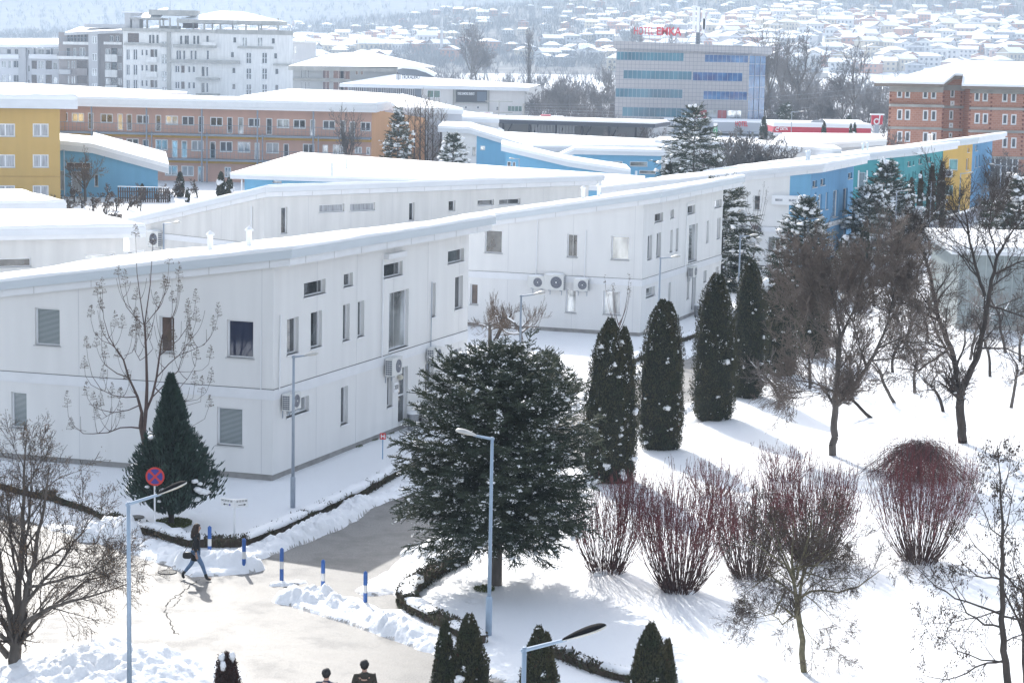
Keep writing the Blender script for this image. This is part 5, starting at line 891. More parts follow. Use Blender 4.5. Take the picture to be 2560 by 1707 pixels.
arc = [(yc-4.5*math.cos(q_), zv+R_*math.sin(q_)) for q_ in np.linspace(0, math.pi, 13)]; b = MB(); xs_ = [x0+2.5, x1-1.2]; dxs = lambda z, s: s*(z-zv)*.55
b.add([(xs_[0]-1.2*0+dxs(z, .6), y, z) for y, z in arc]+[(xs_[1]-dxs(z, .35), y, z) for y, z in arc], [(i, i+1, 14+i, 13+i) for i in range(12)], snow_far).build('vault_snow', r_, smooth=True)
fan = [(x0+R_*1.15*(1-math.cos(q_))*1.9, D+1.4, zv+R_*math.sin(q_)) for q_ in np.linspace(0, math.pi/2+.9, 12)]; MB().add(fan+[(fan[-1][0], D+1.4, zv)], [tuple(range(13))], vm).build('vault_end', r_)
p0 = PD(*Z('3', 1310, 852), 320); p1 = PD(*Z('3', 1388, 790), 320); r_ = empty('price_sign', (p0[0], 320, 0), label='red square fuel brand board beside the brick block', cat='sign'); MB().box(p0[0], 320, p0[2], p1[0], 320.6, p1[2], redp).build('board', r_); MB().box(p0[0]-.2, 319.8, p1[2]+.003, p1[0]+.2, 320.8, p1[2]+.2, snow_far).build('snow_cover', r_)
cx_, cz_ = (p0[0]+p1[0])/2, (p0[2]+p1[2])/2; b = MB(); b.tube([(cx_+.36*math.cos(q_)-.1, 319.95, cz_-.25+.4*math.sin(q_)) for q_ in np.linspace(.7, 5.7, 14)], .11, pvc, 5); b.tube([(cx_+.25, 319.95, cz_-.6), (cx_+.38, 319.95, cz_+.8)], .10, pvc, 5); b.build('emblem', r_)
MB().box(p0[0]+.5, 320.1, 0, p1[0]-.5, 320.5, p0[2], galv).build('post', r_)
# ---------- O brick block
D = 270; A_ = PD(*Z('O', 185, 700), D)[:2]; c1_ = PD(*Z('O', 785, 700), D)[:2]; c2_ = PD(*Z('O', 1085, 700), D)[:2]; E_ = PD(*Z('O', 1950, 700), D)[:2]; n = np.array([0, -1.]); zt = ztop(*A_, Z('O', 0, 376)[1])
hO = empty('brick_block', (*A_, 0), label='unplastered red brick block with concrete bands under a big snowy hipped roof', cat='apartment block')
def bw(xs, ys, st='f'): return [(x, x+62, y+(x-285)*.033, y+118+(x-285)*.033, st, {'fr': .16, 'rec': .1}) for x in xs for y in ys]
rows = (397, 643, 888)
wall(hO, A_, c1_, -.2, zt, zt, brickm, pxw(A_, c1_, 'O', bw((279, 367, 568, 660), rows)), n)
A2 = c1_+np.array([.2, 3]); B2 = c2_+np.array([-.1, 3]); wall(hO, A2, B2, -.2, zt+.9, zt+.9, brickm, pxw(A2, B2, 'O', [(878, 928, 405, 512, 'd', {'fr': .14}), (877, 925, 548, 605, 'w', {'fr': .2}), (865, 912, 655, 760, 'd', {'fr': .14}), (862, 910, 795, 850, 'w', {'fr': .2}), (860, 900, 905, 960, 'd', {'fr': .14})]), n)
wall(hO, c1_, A2, -.2, zt, zt, brickm, (), (1, 0)); wall(hO, c2_, B2, -.2, zt, zt, brickm, (), (-1, 0))
W_ = pxw(c2_, E_, 'O', bw((1147, 1238, 1458, 1556), (405, 658, 918)))+pxw(c2_, E_, 'O', [(1310, 1640, 1190, 1370, 'f', {'mull': 4, 'trans': 1, 'fr': .12})]); W_ = [w_ for w_ in W_]
wall(hO, c2_, E_, -.2, zt, zt, brickm, W_, n); wall(hO, A_, A_+np.array([5, 26]), -.2, zt, zt, brickm, (), (-1, 0))
for y0, y1 in ((376, 398) if 0 else (345, 380), (583, 612), (838, 866), (1130, 1160)):
    for a, b_, dd, xr in ((A_, c1_, 1.0 if y0 == 583 else .12, 300), (A2, B2, .08, 900), (c2_, E_, .35 if y0 in (583, 838) else .12, 1400)):
        xm = xr; zz0 = wallhit(a, b_, *Z('O', xm, y1+(xm-300)*.036))[1]; zz1 = wallhit(a, b_, *Z('O', xm, y0+(xm-300)*.036))[1]
        if y0 == 345: zz0, zz1 = (zt-.05 if a is not A2 else zt+.2)-.75, (zt if a is not A2 else zt+.2)-.02
        strip(hO, a, b_, n, zz0, zz1, dd if y0 != 345 else .1, concrete, 'concrete_band')
b = MB(); rg = random.Random(3); bs = mat('brick_toothing', (.20, .07, .05), .9)
for x in (195, 790, 1040, 1090, 1325, 1690):
    for z in np.arange(.6, zt-.8, .55):
        p_ = PD(*Z('O', x, 700), D); yoff = 3 if 1000 < x < 1060 else 0; b.box(p_[0]-.12+.1*rg.random(), D-.05+yoff, z, p_[0]+.16, D-.004+yoff, z+.25, bs)
b.build('brick_toothing', hO)
ev = zt-.02; e0 = PD(*Z('O', 30, 348), D-3); zE = e0[2]; eL = e0[0]; eR = E_[0]+30; rk0 = PD(*Z('O', 1000, 95), D+14); c1x = PD(*Z('O', 785, 360), D-2)[0]; c2x = PD(*Z('O', 985, 375), D-2)[0]; y0 = D-3
pts = [(eL, y0, zE), (c1x, y0, zE), (c1x+2.4, D+2, zE+1.1), (c2x+1.2, D+2, zE+1.1), (c2x, y0, zE-.15), (eR, y0, zE-.15), (eR, D+30, zE), (eL+7, D+30, zE), (rk0[0], D+14, rk0[2]), (eR-18, D+14, rk0[2])]
MB().add(pts, [(0, 1, 2, 8), (2, 3, 8), (3, 4, 5, 9, 8), (5, 6, 9), (6, 7, 8, 9), (7, 0, 8)], snow_far).build('snow_cover', hO)
MB().add([(p[0], p[1], p[2]-.04) for p in pts[:8]]+[(p[0], p[1], p[2]-.4) for p in pts[:8]], [(i, i+1, 9+i, 8+i) for i in range(7)]+[tuple(range(8, 16))], mat('eave_dark', (.20, .16, .13), .8)).build('eave', hO)
MB().add([(p[0], p[1], p[2]-.01) for p in pts[:6]]+[(p[0], p[1], p[2]+.30) for p in pts[:6]], [(i, i+1, 7+i, 6+i) for i in range(5)], snow_far).build('snow_lip', hO)
# white tanks on a wall in front
a = PD(*Z('U', 2066, 455), 236); c = PD(*Z('U', 2500, 455), 236); r_ = tag(MB().box(a[0], 236, -.2, c[0], 236.4, PD(*Z('U', 2100, 440), 236)[2], plaster('yard_wall', (.56, .56, .57), .1)).build('yard_wall'), 'pale rendered yard wall below the brick block', 'wall')
for i, x in enumerate((2097, 2138, 2176, 2214, 2250, 2295)):
    p = PD(*Z('U', x, 445), 238); q = PD(*Z('U', x+36, 372+(8 if i % 2 else 0)-(8 if i == 1 else 0)), 238); b = MB(); b.box(p[0], 238, .3, q[0], 239.3, q[2], pvc)
    r2 = b.build('water_tank', label='white plastic tank, %s of the row on the yard wall' % ('first', 'second', 'third', 'fourth', 'fifth', 'sixth')[i], cat='tank', group='white tanks along the yard wall'); MB().box(p[0]-.03, 237.97, q[2]+.002, q[0]+.03, 239.33, q[2]+.18, snow_far).build('snow_cover', r2)
# glass-walled pavilion in the orchard
A_ = PD(*Z('6', 1893, 600), 118)[:2]; B_ = A_+np.array([22, -1.5]); zt = ztop(*A_, Z('6', 0, 205)[1]); r_ = empty('pavilion', (*A_, 0), label='low pale green-grey pavilion with ribbed walls and snow roof behind the bare trees', cat='pavilion'); n = outward(A_, B_)
ribs = mat('pavilion_wall', (.27, .31, .31), .5, .15, 2); u_ = (B_-A_)/np.linalg.norm(B_-A_); wall(r_, A_, B_, .35, zt, zt, ribs, [(s, s+1.2, .9, zt-.5, 'w', {'mull': 1}) for s in (4.4, 6.2, 8, 11, 12.8, 14.6)], n); strip(r_, A_-u_*.05, B_, n, -.2, .4, .06, concrete, 'plinth')
b = MB()
for s in np.arange(0, 22, .5): b.obox((*(A_+u_*s+n*.002), .42), (*(u_*.05), 0), (*(n*.03), 0), (0, 0, zt-.45), mat('rib_grey', (.34, .38, .38), .6))
b.build('rib', r_); wall(r_, A_, A_-n*12, -.2, zt, zt, ribs, (), (-1, 0)); pl_ = ccw([tuple(A_-u_*.5+n*.5), tuple(B_+n*.5), tuple(B_-n*12), tuple(A_-u_*.5-n*12)])
MB().prism(pl_, zt+.003, zt+.2, fascia_w).build('roof', r_); MB().prism(pl_, zt+.203, zt+.5, snow_far).build('snow_cover', r_)
# gate posts, retaining wall
for x, lb in ((1619, 'white square gatepost nearer the dark thujas by the garden wall'), (1664, 'white square gatepost nearer the garden wall')):
    p = PD(*Z('U', x, 788), 182); q = PD(*Z('U', x, 690), 182); b = MB(); b.box(p[0]-.28, 182, -.2, p[0]+.28, 182.5, q[2], white); o = b.build('gatepost', label=lb, cat='gatepost', group='gateposts'); MB().blob((p[0], 182.25, q[2]+.02), .34, snow, 5, 2, .1, (1, 1, .5)).build('snow_cap', o, smooth=True)
p0 = P(*Z('U', 1690, 800)); p1 = P(*Z('U', 2060, 665)); u_ = (p1-p0)/np.linalg.norm(p1-p0); o = MB().obox((*p0, -.2), (*(u_*np.linalg.norm(p1-p0)), 0), (.35, .2, 0), (0, 0, 1.3), mat('retaining_grey', (.33, .34, .38), .9, .1, 2)).build('garden_wall', label='low grey garden wall with snow on top beyond the orchard', cat='wall'); MB().obox((*p0, 1.103), (*(u_*np.linalg.norm(p1-p0)), 0), (.35, .2, 0), (0, 0, .16), snow_far).build('snow_cover', o)
# paling fence by the low blue house
a = PD(*Z('1', 805, 1390), 203); c = PD(*Z('1', 1150, 1382), 203); r_ = empty('paling_fence', (a[0], 203, 0), label='dark brown paling fence beside the low blue house', cat='fence'); fm_ = mat('fence_brown', (.10, .075, .065), .9, .3, 5); b = MB()
for i, x in enumerate(np.arange(a[0], c[0], .22)): b.box(x, 203, .05, x+.13, 203.03, 1.45+.08*math.sin(i*1.7), fm_)
b.build('palings', r_); MB().box(a[0], 203.03, 1.0, c[0], 203.1, 1.1, fm_).build('rail', r_); MB().box(a[0], 203.03, .35, c[0], 203.1, .45, fm_).build('rail', r_)
MB().box(a[0], 202.98, 1.5, c[0], 203.1, 1.56, snow).build('snow_line', r_)
# poles and wires
for x, y0, y1, dd, lb in ((1255, 710, 835, 440, 'thick grey utility pole at the corner of the cream showroom'), (1088, 688, 835, 430, 'utility pole with crossarms before the cream showroom'), (1140, 784, 838, 385, 'short dark post beside the white sign panel')):
    q = PD(*Z('2', x, y0), dd); r_ = empty('utility_pole', (q[0], dd, 0), label=lb, cat='utility pole'); MB().tube([(q[0], dd, 0), (q[0], dd, q[2])], [.3, .2] if x > 1100 else [.16, .13], concrete, 8).build('pole', r_)
    if x == 1088:
        for z in (0, .9): MB().box(q[0]-2.8, dd-.1, q[2]-.3-z*2.5, q[0]+2.8, dd+.1, q[2]-.1-z*2.5, concrete).build('crossarm', r_)
b = MB(); q = PD(*Z('2', 1255, 712), 440)
for k, (ya, yb) in enumerate(((640, 590), (672, 625), (712, 700), (760, 735))):
    e = PD(*Z('3', 1400, yb), 440); pts = [np.array([q[0], 440, q[2]-k*.5])+(e-np.array([q[0], 440, q[2]-k*.5]))*t_-np.array([0, 0, 5*t_*(1-t_)]) for t_ in np.linspace(0, 1, 16)]; b.tube(pts, .035, mat('wire', (.25, .26, .28), .6), 3, False)
tag(b.build('power_line'), 'thin overhead wires running across in front of the river trees', 'power line')
# ============================================================ STREET FURNITURE
headm = mat('lamp_head_pale', (.58, .57, .54), .35, .2, 6); headd = mat('lamp_head_black', (.012, .012, .014), .8, spec=.08); lens = mat('lamp_lens', (.62, .55, .42), .15)
def lamp(x, y, h, sgn, label, m=None, dark_top=False, tilt=.12, arm=.55, hl=.62, thick=True, ang=0.0):
    m = m or galv; r_ = empty('street_lamp', (x, y, 0), label=label, cat='street lamp', group='street lamps with one bent arm')
    b = MB()
    if thick: b.tube([(x, y, -.1), (x, y, 1.15), (x, y, 1.2)], [.085, .085, .06], m, 12); b.tube([(x, y, 1.18), (x, y, h)], [.055, .042], m, 10)
    else: b.tube([(x, y, -.1), (x, y, h)], [.06, .045], m, 8)
    b.build('pole', r_, smooth=True); c, s = math.cos(ang)*sgn, math.sin(ang); a = np.array([x, y, h-.05]); d = np.array([c, s, tilt*2.0]); d /= np.linalg.norm(d)
    MB().tube([a-d*.06, a+d*arm], [.04, .032], m, 8).build('arm', r_)
    o = a+d*(arm-.12); d2 = np.array([c, s, tilt*2.6]); d2 /= np.linalg.norm(d2); sd_ = np.cross(d2, [0, 0, 1]); sd_ /= np.linalg.norm(sd_); up_ = np.cross(sd_, d2)
    V, F = ICO[4]; T = np.clip(V[:, 0]*.5+.5, 0, 1); w_ = np.stack([(V[:, 0]*.5+.5)*hl, V[:, 1]*.145*(.45+.75*T), V[:, 2]*np.where(V[:, 2] > 0, .105, .045)*(.5+.7*T)], 1)
    W = o+w_[:, :1]*d2+w_[:, 1:2]*sd_+w_[:, 2:]*up_; b = MB(); b.v = [tuple(q) for q in W]; ms = [headd if dark_top else headm, headm, lens]; b.ms = ms
    for f in F:
        cz = V[list(f), 2].mean(); cx_ = V[list(f), 0].mean(); b.f.append(f); b.m.append(0 if cz > .1 else (1 if cz > -.25 or cx_ < -.4 else 2))
    b.build('lamp_head', r_, smooth=True); return r_
def at_h(px, py, h):                     # place whose top at height h is seen at the pixel
    return P(px, py, h)
def lamp_px(px, py, h, sgn, label, **k): x, y = at_h(px, py, h); return lamp(x, y, h, sgn, label, **k)
lamp_px(321, 1254, 5.4, 1, 'blue-grey lamp with a black-topped head rising beside the red and blue road sign', m=bluepaint, dark_top=True, tilt=.17, arm=.75, hl=.75)
x, y = P(1221, 1600); lamp(x, y, 5.42, -1, 'blue-grey lamp standing before the big snowy spruce', m=bluepaint, tilt=.09, arm=.5, hl=.6)
lamp_px(1311, 1617, 5.2, 1, 'lamp whose black-topped head overlaps the small thujas at the bottom edge', m=bluepaint, dark_top=True, tilt=.14, arm=.75, hl=.85)
x, y = P(732, 1278); lamp(x, y, 5.25, 1, 'grey lamp on the lawn against the large white house corner', tilt=.07, arm=.45, hl=.5)
lamp_px(1303, 737, 5.2, 1, 'grey lamp rising behind the spruce in front of the three fan units', tilt=.07, arm=.6, hl=.55)
lamp_px(1651, 643, 5.2, 1, 'grey lamp before the second white house, behind the twin-topped thuja', tilt=.05, arm=.6, hl=.55, thick=False)
lamp_px(1851, 589, 5.2, 1, 'grey lamp before the white and blue house beside two round dishes', tilt=.05, arm=.6, hl=.55, thick=False)
lamp_px(2021, 545, 5.2, 1, 'grey lamp against the bright blue wall, behind the snowy spruce', tilt=.05, arm=.6, hl=.55, thick=False)
lamp_px(2242, 477, 5.2, 1, 'grey lamp before the teal wall beside a snowy spruce', tilt=.05, arm=.7, hl=.6, thick=False)
lamp_px(2329, 454, 5.2, 1, 'grey lamp in front of the dark twin thujas by the yellow house', tilt=.04, arm=.7, hl=.6, thick=False)
lamp_px(2402, 433, 5.2, 1, 'grey lamp before the yellow and blue house end', tilt=.05, arm=.7, hl=.6, thick=False)
lamp_px(2503, 412, 5.2, -1, 'far grey lamp below the glazed floor of the brick block', tilt=.04, arm=.7, hl=.6, thick=False)
lamp_px(409, 558, 5.2, 1, 'grey lamp before the fan unit of the long low white house', tilt=.05, arm=.5, hl=.6, thick=False)
lamp_px(160, 374, 5.2, -1, 'slim grey lamp at the corner of the low blue house', tilt=-.05, arm=.3, hl=.6, thick=False)
lamp_px(1298, 397, 5.2, -1, 'small grey lamp before the blue wall with the long snowy edge', tilt=.03, arm=.5, hl=.6, thick=False)
lamp_px(1980, 279, 8.0, 1, 'tall thin lamp by the fuel station', tilt=.03, arm=1.0, hl=.8, thick=False)
# ---------- bollards
bb_ = mat('bollard_blue', (.035, .13, .42), .35, .15, 9); bwh = mat('bollard_white', (.72, .72, .72), .4, .15, 12)
def bollard(x, y, label, lean=0):
    r_ = empty('bollard', (x, y, 0), label=label, cat='bollard', group='blue and white bollards across the lane'); R_ = .058
    for (a, c, m, nm) in ((-.1, .40, bb_, 'shaft'), (.401, .62, bwh, 'white_band'), (.621, .97, bb_, 'shaft')): MB().tube([(x+lean*a, y, a), (x+lean*c, y, c)], R_, m, 16).build(nm, r_, smooth=False)
    MB().tube([(x+lean*.97, y, .971), (x+lean*.97, y, .985), (x, y, 1.02)], [.06, .05, .01], bb_, 10).build('cap', r_)
for (px, py, h), lb in zip(((524, 1315, 1.0), (610, 1346, 1.0), (704.5, 1370, 1.0), (808, 1399, 1.0), (914, 1428, 1.0)), ('bollard nearest the walking woman, against the clipped hedge', 'bollard standing in the ploughed snow heap at the road edge', 'bollard on the open asphalt with a thin ridge of snow at its foot', 'bollard at the tip of the long ploughed snow bank', 'bollard by the curved hedge, last of the row')):
    x, y = P(px, py, h); bollard(x, y, lb)
# ---------- manholes
for (k, a, c), r0, lb in ((('7', 1145, 803), .27, 'round iron manhole cover in the asphalt near the woman'), (('7', 935, 458), .24, 'round dark cover in the snow beside the road sign')):
    x, y = P(*Z(k, a, c)); z = .005 if c > 600 else .16; b = MB(); b.tube([(x, y, z), (x, y, z+.012)], [r0, r0], mat('iron_cover', (.14, .135, .125), .7, .3, 20, .4, 60), 28); b.tube([(x+r0*1.0*math.cos(q), y+r0*1.0*math.sin(q), z+.01) for q in np.linspace(0, 6.2832, 29)], .012, dark, 4, False); b.build('manhole_cover', label=lb, cat='manhole cover')
# ---------- signs
x, y = PD(387, 1300, 63.4)[:2]; zc_ = ztop(x, y, 1190); r_ = empty('road_sign', (x, y, .1), label='round red and blue no-stopping sign on a white post', cat='road sign'); MB().tube([(x, y, 0), (x, y, zc_+.25)], .028, pvc, 8).build('post', r_)
sr_ = mat('sign_red', (.60, .045, .04), .35); sb_ = mat('sign_blue', (.06, .05, .30), .35); R_ = .295; y_ = y-.045; fx = .10
b = MB(); b.disc((x+.02, y_, zc_), (0, -1, 0), R_, sr_, 40, .012).build('disc', r_); b = MB()
for q0 in (0, 1, 2, 3):
    a0 = math.pi/4+q0*math.pi/2; ins = .042; pts = []
    for q in np.linspace(a0+.16, a0+math.pi/2-.16, 10): pts.append((x+.02+.235*math.cos(q), y_-.009, zc_+.235*math.sin(q)))
    mid = a0+math.pi/4; pts.append((x+.02+ins*math.cos(mid), y_-.009, zc_+ins*math.sin(mid))); b.add(pts[::-1], [tuple(range(11))], sb_)
b.build('blue_field', r_)
x, y = P(586, 1338, .3); y += .0; zt_ = ztop(x, y, 1247); r_ = empty('direction_sign', (x, y, .1), label='white direction sign with two angled boards of house numbers', cat='direction sign'); MB().tube([(x, y, 0), (x, y, zt_)], .03, pvc, 8).build('post', r_)
wl = PD(*Z('7', 1500, 330), y)[0]; wr = PD(*Z('7', 1687, 330), y)[0]
for (xe, txt, ar) in ((wl, 'U42 204 207 300', -1), (wr, '301 302 303 300', 1)):
    s_ = 1 if xe > x else -1; L = abs(xe-x)/math.cos(.35); u = np.array([s_*math.cos(.35), math.sin(.35)*1.6, 0]); u /= np.linalg.norm(u); n3 = np.cross(u, [0, 0, 1])*(1 if s_ > 0 else -1); n3 = n3 if n3[1] < 0 else -n3
    o = np.array([x, y, zt_-.27]); bd = MB().obox(o+u*.035, u*L, n3*.02, (0, 0, .25), pvc).build('board', r_); c = o+u*(L*.5+.03)+n3*.0235
    ru = u*s_; text_at('board_writing', txt, .072, c+[0, 0, .19], ru, n3, dark, bd, .0015, False, fit=(L*.86, .062)); b = MB(); ac = c+[0, 0, .07]; b.obox(ac-ru*.11-[0, 0, .008], ru*.2, n3*.002, (0, 0, .016), dark)
    tip = ac+ru*ar*.15; b.add([tip, ac+ru*ar*.07+[0, 0, .035], ac+ru*ar*.07-[0, 0, .035]], [(0, 1, 2) if ar < 0 else (0, 2, 1)], dark); b.build('arrow', bd)
    if ar < 0: pb = c+ru*.09+[0, 0, .045]; MB().obox(pb, ru*.05, n3*.002, (0, 0, .055), sb_).build('parking_square', bd)
x, y = P(956.5, 1148, .12); zt_ = ztop(x, y, Z('5', 0, 1449)[1]); r_ = empty('hydrant_sign', (x, y, .1), label='little red square sign with a white H on a thin blue post', cat='sign'); MB().tube([(x, y, 0), (x, y, zt_+.08)], .018, mat('post_blue', (.10, .28, .5), .4), 6).build('post', r_)
bd = MB().box(x-.11, y-.035, zt_-.12, x+.11, y-.02, zt_+.12, sr_).build('plate', r_); b = MB(); [b.box(x+dx-.018, y-.038, zt_-.075, x+dx+.018, y-.0355, zt_+.075, pvc) for dx in (-.055, .055)]; b.box(x-.0369, y-.038, zt_-.02, x+.0369, y-.0355, zt_+.02, pvc); b.build('letter', bd)
# ============================================================ HEDGES
leafd = mat('hedge_green', (.045, .06, .03), .8, .4, 6, col2=(.09, .075, .04)); twigm = mat('hedge_twig', (.07, .05, .035), .9)
def hedge(label, path, h=.45, wd=.42, cap=None, capth=.16, lpm=520, brown=.3, zb=0):
    Q = [v2(p) for p in path]; r_ = empty('hedge', (*Q[0], 0), label=label, cat='hedge'); rg = np.random.default_rng(len(path)); pts = []; 
    for a, c in zip(Q[:-1], Q[1:]):
        k = max(1, int(np.linalg.norm(c-a)/.35)); pts += [a+(c-a)*i/k for i in range(k)]
    pts.append(Q[-1]); pts = np.array(pts); T = np.gradient(pts, axis=0); T /= np.linalg.norm(T, axis=1, keepdims=True); N_ = np.stack([T[:, 1], -T[:, 0]], 1)
    b = MB(); n = len(pts); hw = wd/2*.72; vs = []
    for p, nn in zip(pts, N_): vs += [(*(p-nn*hw), 0), (*(p-nn*hw), h*.85), (*(p+nn*hw), h*.85), (*(p+nn*hw), 0)]
    b.add(vs, [(4*i+j, 4*i+j+1, 4*i+j+5, 4*i+j+4) for i in range(n-1) for j in range(3)]+[(0, 3, 2, 1)]+[(4*n-4, 4*n-3, 4*n-2, 4*n-1)], twigm); b.build('hedge_core', r_)
    L = np.linalg.norm(np.diff(pts, axis=0), axis=1).sum(); m = int(L*lpm); i = rg.integers(0, n-1, m); f = rg.random((m, 1)); c = pts[i]*(1-f)+pts[i+1]*f; side = rg.choice([-1, 1], m); top = rg.random(m) < .35
    off = np.where(top, rg.uniform(-1, 1, m)*wd/2, side*(wd/2+rg.normal(0, .03, m))); z = np.where(top, h+rg.normal(0, .035, m), rg.random(m)*h); C = np.concatenate([c+N_[i]*off[:, None], z[:, None]], 1)
    Dr = np.concatenate([N_[i]*(side*.5)[:, None]+rg.normal(0, .4, (m, 2)), np.abs(rg.normal(.9, .4, (m, 1)))], 1); V, F = leaves(C, Dr, rg.uniform(.07, .16, m), rg.uniform(.03, .06, m), rg)
    npmesh('foliage', V, F, [leafd, twigm], (rg.random(m) < brown).astype(int), r_)
    if cap:
        for (i0, i1) in cap:
            a, e = int(i0*(n-1)), int(i1*(n-1)); vs = []; kk = 7; rr = random.Random(int(i0*100)+3); qq = []
            for j in range(a, e+1):
                en = min(1, (j-a+.4)/1.5, (e-j+.4)/1.5); w2 = wd/2*1.12*(.9+.22*rr.random())*(.6+.4*en); th = capth*(.65+.7*rr.random())*(.5+.5*en)
                for q in range(kk):
                    t_ = math.pi*q/(kk-1); o_ = -math.cos(t_)*w2; zz = h-.03+math.sin(t_)**.7*th+rr.uniform(-.015, .015); p = pts[j]+N_[j]*(o_+rr.uniform(-.015, .015)); vs.append((p[0], p[1], zz))
            m_ = e-a+1; b = MB(); b.add(vs, [(kk*i+j, kk*i+j+1, kk*(i+1)+j+1, kk*(i+1)+j) for i in range(m_-1) for j in range(kk-1)]+[tuple(range(kk))]+[tuple(kk*(m_-1)+j for j in range(kk))[::-1]]+[(kk*i, kk*(i+1), kk*(i+1)+kk-1, kk*i+kk-1) for i in range(m_-1)], snow); b.build('snow_cap', r_, smooth=True)
    return r_
off_ = lambda L: [p+np.array([0, .22]) for p in L]
hedge('long low clipped hedge with a thick snow cap along the lawn and lane', off_(px_poly([('7', -350, 120), ('W', 0, 608), ('W', 200, 670), ('W', 440, 715), ('W', 700, 795), ('W', 830, 850), ('W', 930, 905), ('W', 1060, 950), ('W', 1130, 975), ('W', 1340, 1025), ('W', 1480, 1070), ('W', 1600, 1105), ('W', 1900, 1100), ('W', 2060, 1105), ('X', 60, 580), ('X', 260, 508), ('X', 500, 400), ('X', 740, 285), ('X', 1000, 165), ('X', 1280, 5), ('S', 1030, 1172), ('S', 1150, 1118), ('S', 1300, 1052), ('S', 1440, 984)])),
      cap=((.01, .07), (.085, .13), (.15, .215), (.235, .30), (.32, .40), (.40, .50), (.50, .985)), h=.40, lpm=480)
hedge('far stretch of low hedge with snow cap beyond the tall thujas', off_(px_poly([('S', 1500, 955), ('S', 1570, 920), ('S', 1603, 902), ('S', 1700, 862), ('S', 1737, 848), ('S', 1850, 800), ('S', 1975, 742)])), cap=((0, .5), (.55, 1)), h=.4, lpm=200)
hedge('curved low hedge half buried in snow around the spruce lawn', px_poly([('8', 850, 760), ('8', 780, 775), ('8', 700, 815), ('8', 640, 850), ('8', 590, 885), ('8', 530, 925), ('8', 470, 975), ('8', 455, 1020), ('8', 480, 1075), ('8', 560, 1130), ('8', 640, 1170), ('8', 740, 1210), ('8', 820, 1260), ('8', 950, 1330)]), cap=((.37, .60), (.62, .80), (.88, 1.0)), h=.40, wd=.5, lpm=520, brown=.35, capth=.13)
hedge('low dark hedge with patches of snow between the small thujas', px_poly([('8', 1440, 1400), ('8', 1560, 1440), ('8', 1700, 1500), ('8', 1800, 1535), ('8', 1930, 1570), ('8', 2100, 1600)]), cap=((0, .12), (.2, .3), (.45, .62), (.8, 1)), h=.35, wd=.35, lpm=420)
# ============================================================ PEOPLE
def skin_mesh(nodes, edges, sub=2):
    """nodes: name -> (x,y,z,r) ; first node is the root"""
    nm = list(nodes); me = bpy.data.meshes.new('body'); me.from_pydata([nodes[k][:3] for k in nm], [(nm.index(a), nm.index(b)) for a, b in edges], []); o = bpy.data.objects.new('body', me); COL.objects.link(o)
    o.modifiers.new('skin', 'SKIN'); s_ = o.modifiers.new('sub', 'SUBSURF'); s_.levels = s_.render_levels = sub
    if not me.skin_vertices: me.attributes.new if 0 else None
    import bmesh as _b
    bm = _b.new(); bm.from_mesh(me); lay = bm.verts.layers.skin.verify(); bm.verts.ensure_lookup_table()
    for i, k in enumerate(nm):
        r = nodes[k][3:]; bm.verts[i][lay].radius = (r[0], r[1] if len(r) > 1 else r[0]); bm.verts[i][lay].use_root = i == 0
    bm.to_mesh(me); bm.free(); bpy.context.view_layer.update(); dg = bpy.context.evaluated_depsgraph_get(); out = bpy.data.meshes.new_from_object(o.evaluated_get(dg)); bpy.data.objects.remove(o); return out
skinm = mat('skin', (.52, .32, .24), .5, sss=.1); jean = mat('jeans_blue', (.15, .24, .40), .8, .25, 9); blackc = mat('coat_black', (.012, .012, .014), .85, .2, 10, .2, 40); boot = mat('boot_black', (.01, .01, .01), .4)
hairb = mat('hair_brown', (.035, .018, .012), .6, .4, 30, .5, 60, stretch=(1, 1, .25)); hairk = mat('hair_black', (.012, .011, .011), .6, .3, 30); navy = mat('jacket_navy', (.02, .03, .075), .8, .2, 10, .2, 40); brownj = mat('jacket_olive', (.045, .037, .026), .85, .2, 10, .25, 40); trous = mat('trousers_dark', (.03, .03, .035), .85)
def fingers(N, E, wr, side, dirn, pre):
    w_ = np.array(wr); d = np.array(dirn, float); d /= np.linalg.norm(d); lat = np.array([side[0], side[1], 0.]); p = w_+d*.06; N[pre+'palm'] = (*p, .030, .018); E.append((pre+'wrist', pre+'palm'))
    for i, (o_, L) in enumerate(((-.028, .070), (-.009, .08), (.010, .075), (.028, .058))):
        a = p+lat*o_+d*.03; c = a+d*L*.5; e = c+d*L*.4+np.array([0.012, 0, -.004]); N[f'{pre}f{i}a'] = (*a, .010); N[f'{pre}f{i}b'] = (*c, .009); N[f'{pre}f{i}c'] = (*e, .007); E += [(pre+'palm', f'{pre}f{i}a'), (f'{pre}f{i}a', f'{pre}f{i}b'), (f'{pre}f{i}b', f'{pre}f{i}c')]
    a = w_+d*.02-lat*.035; c = a-lat*.018+d*.03; N[pre+'ta'] = (*a, .011); N[pre+'tb'] = (*c, .009); E += [(pre+'palm', pre+'ta'), (pre+'ta', pre+'tb')]
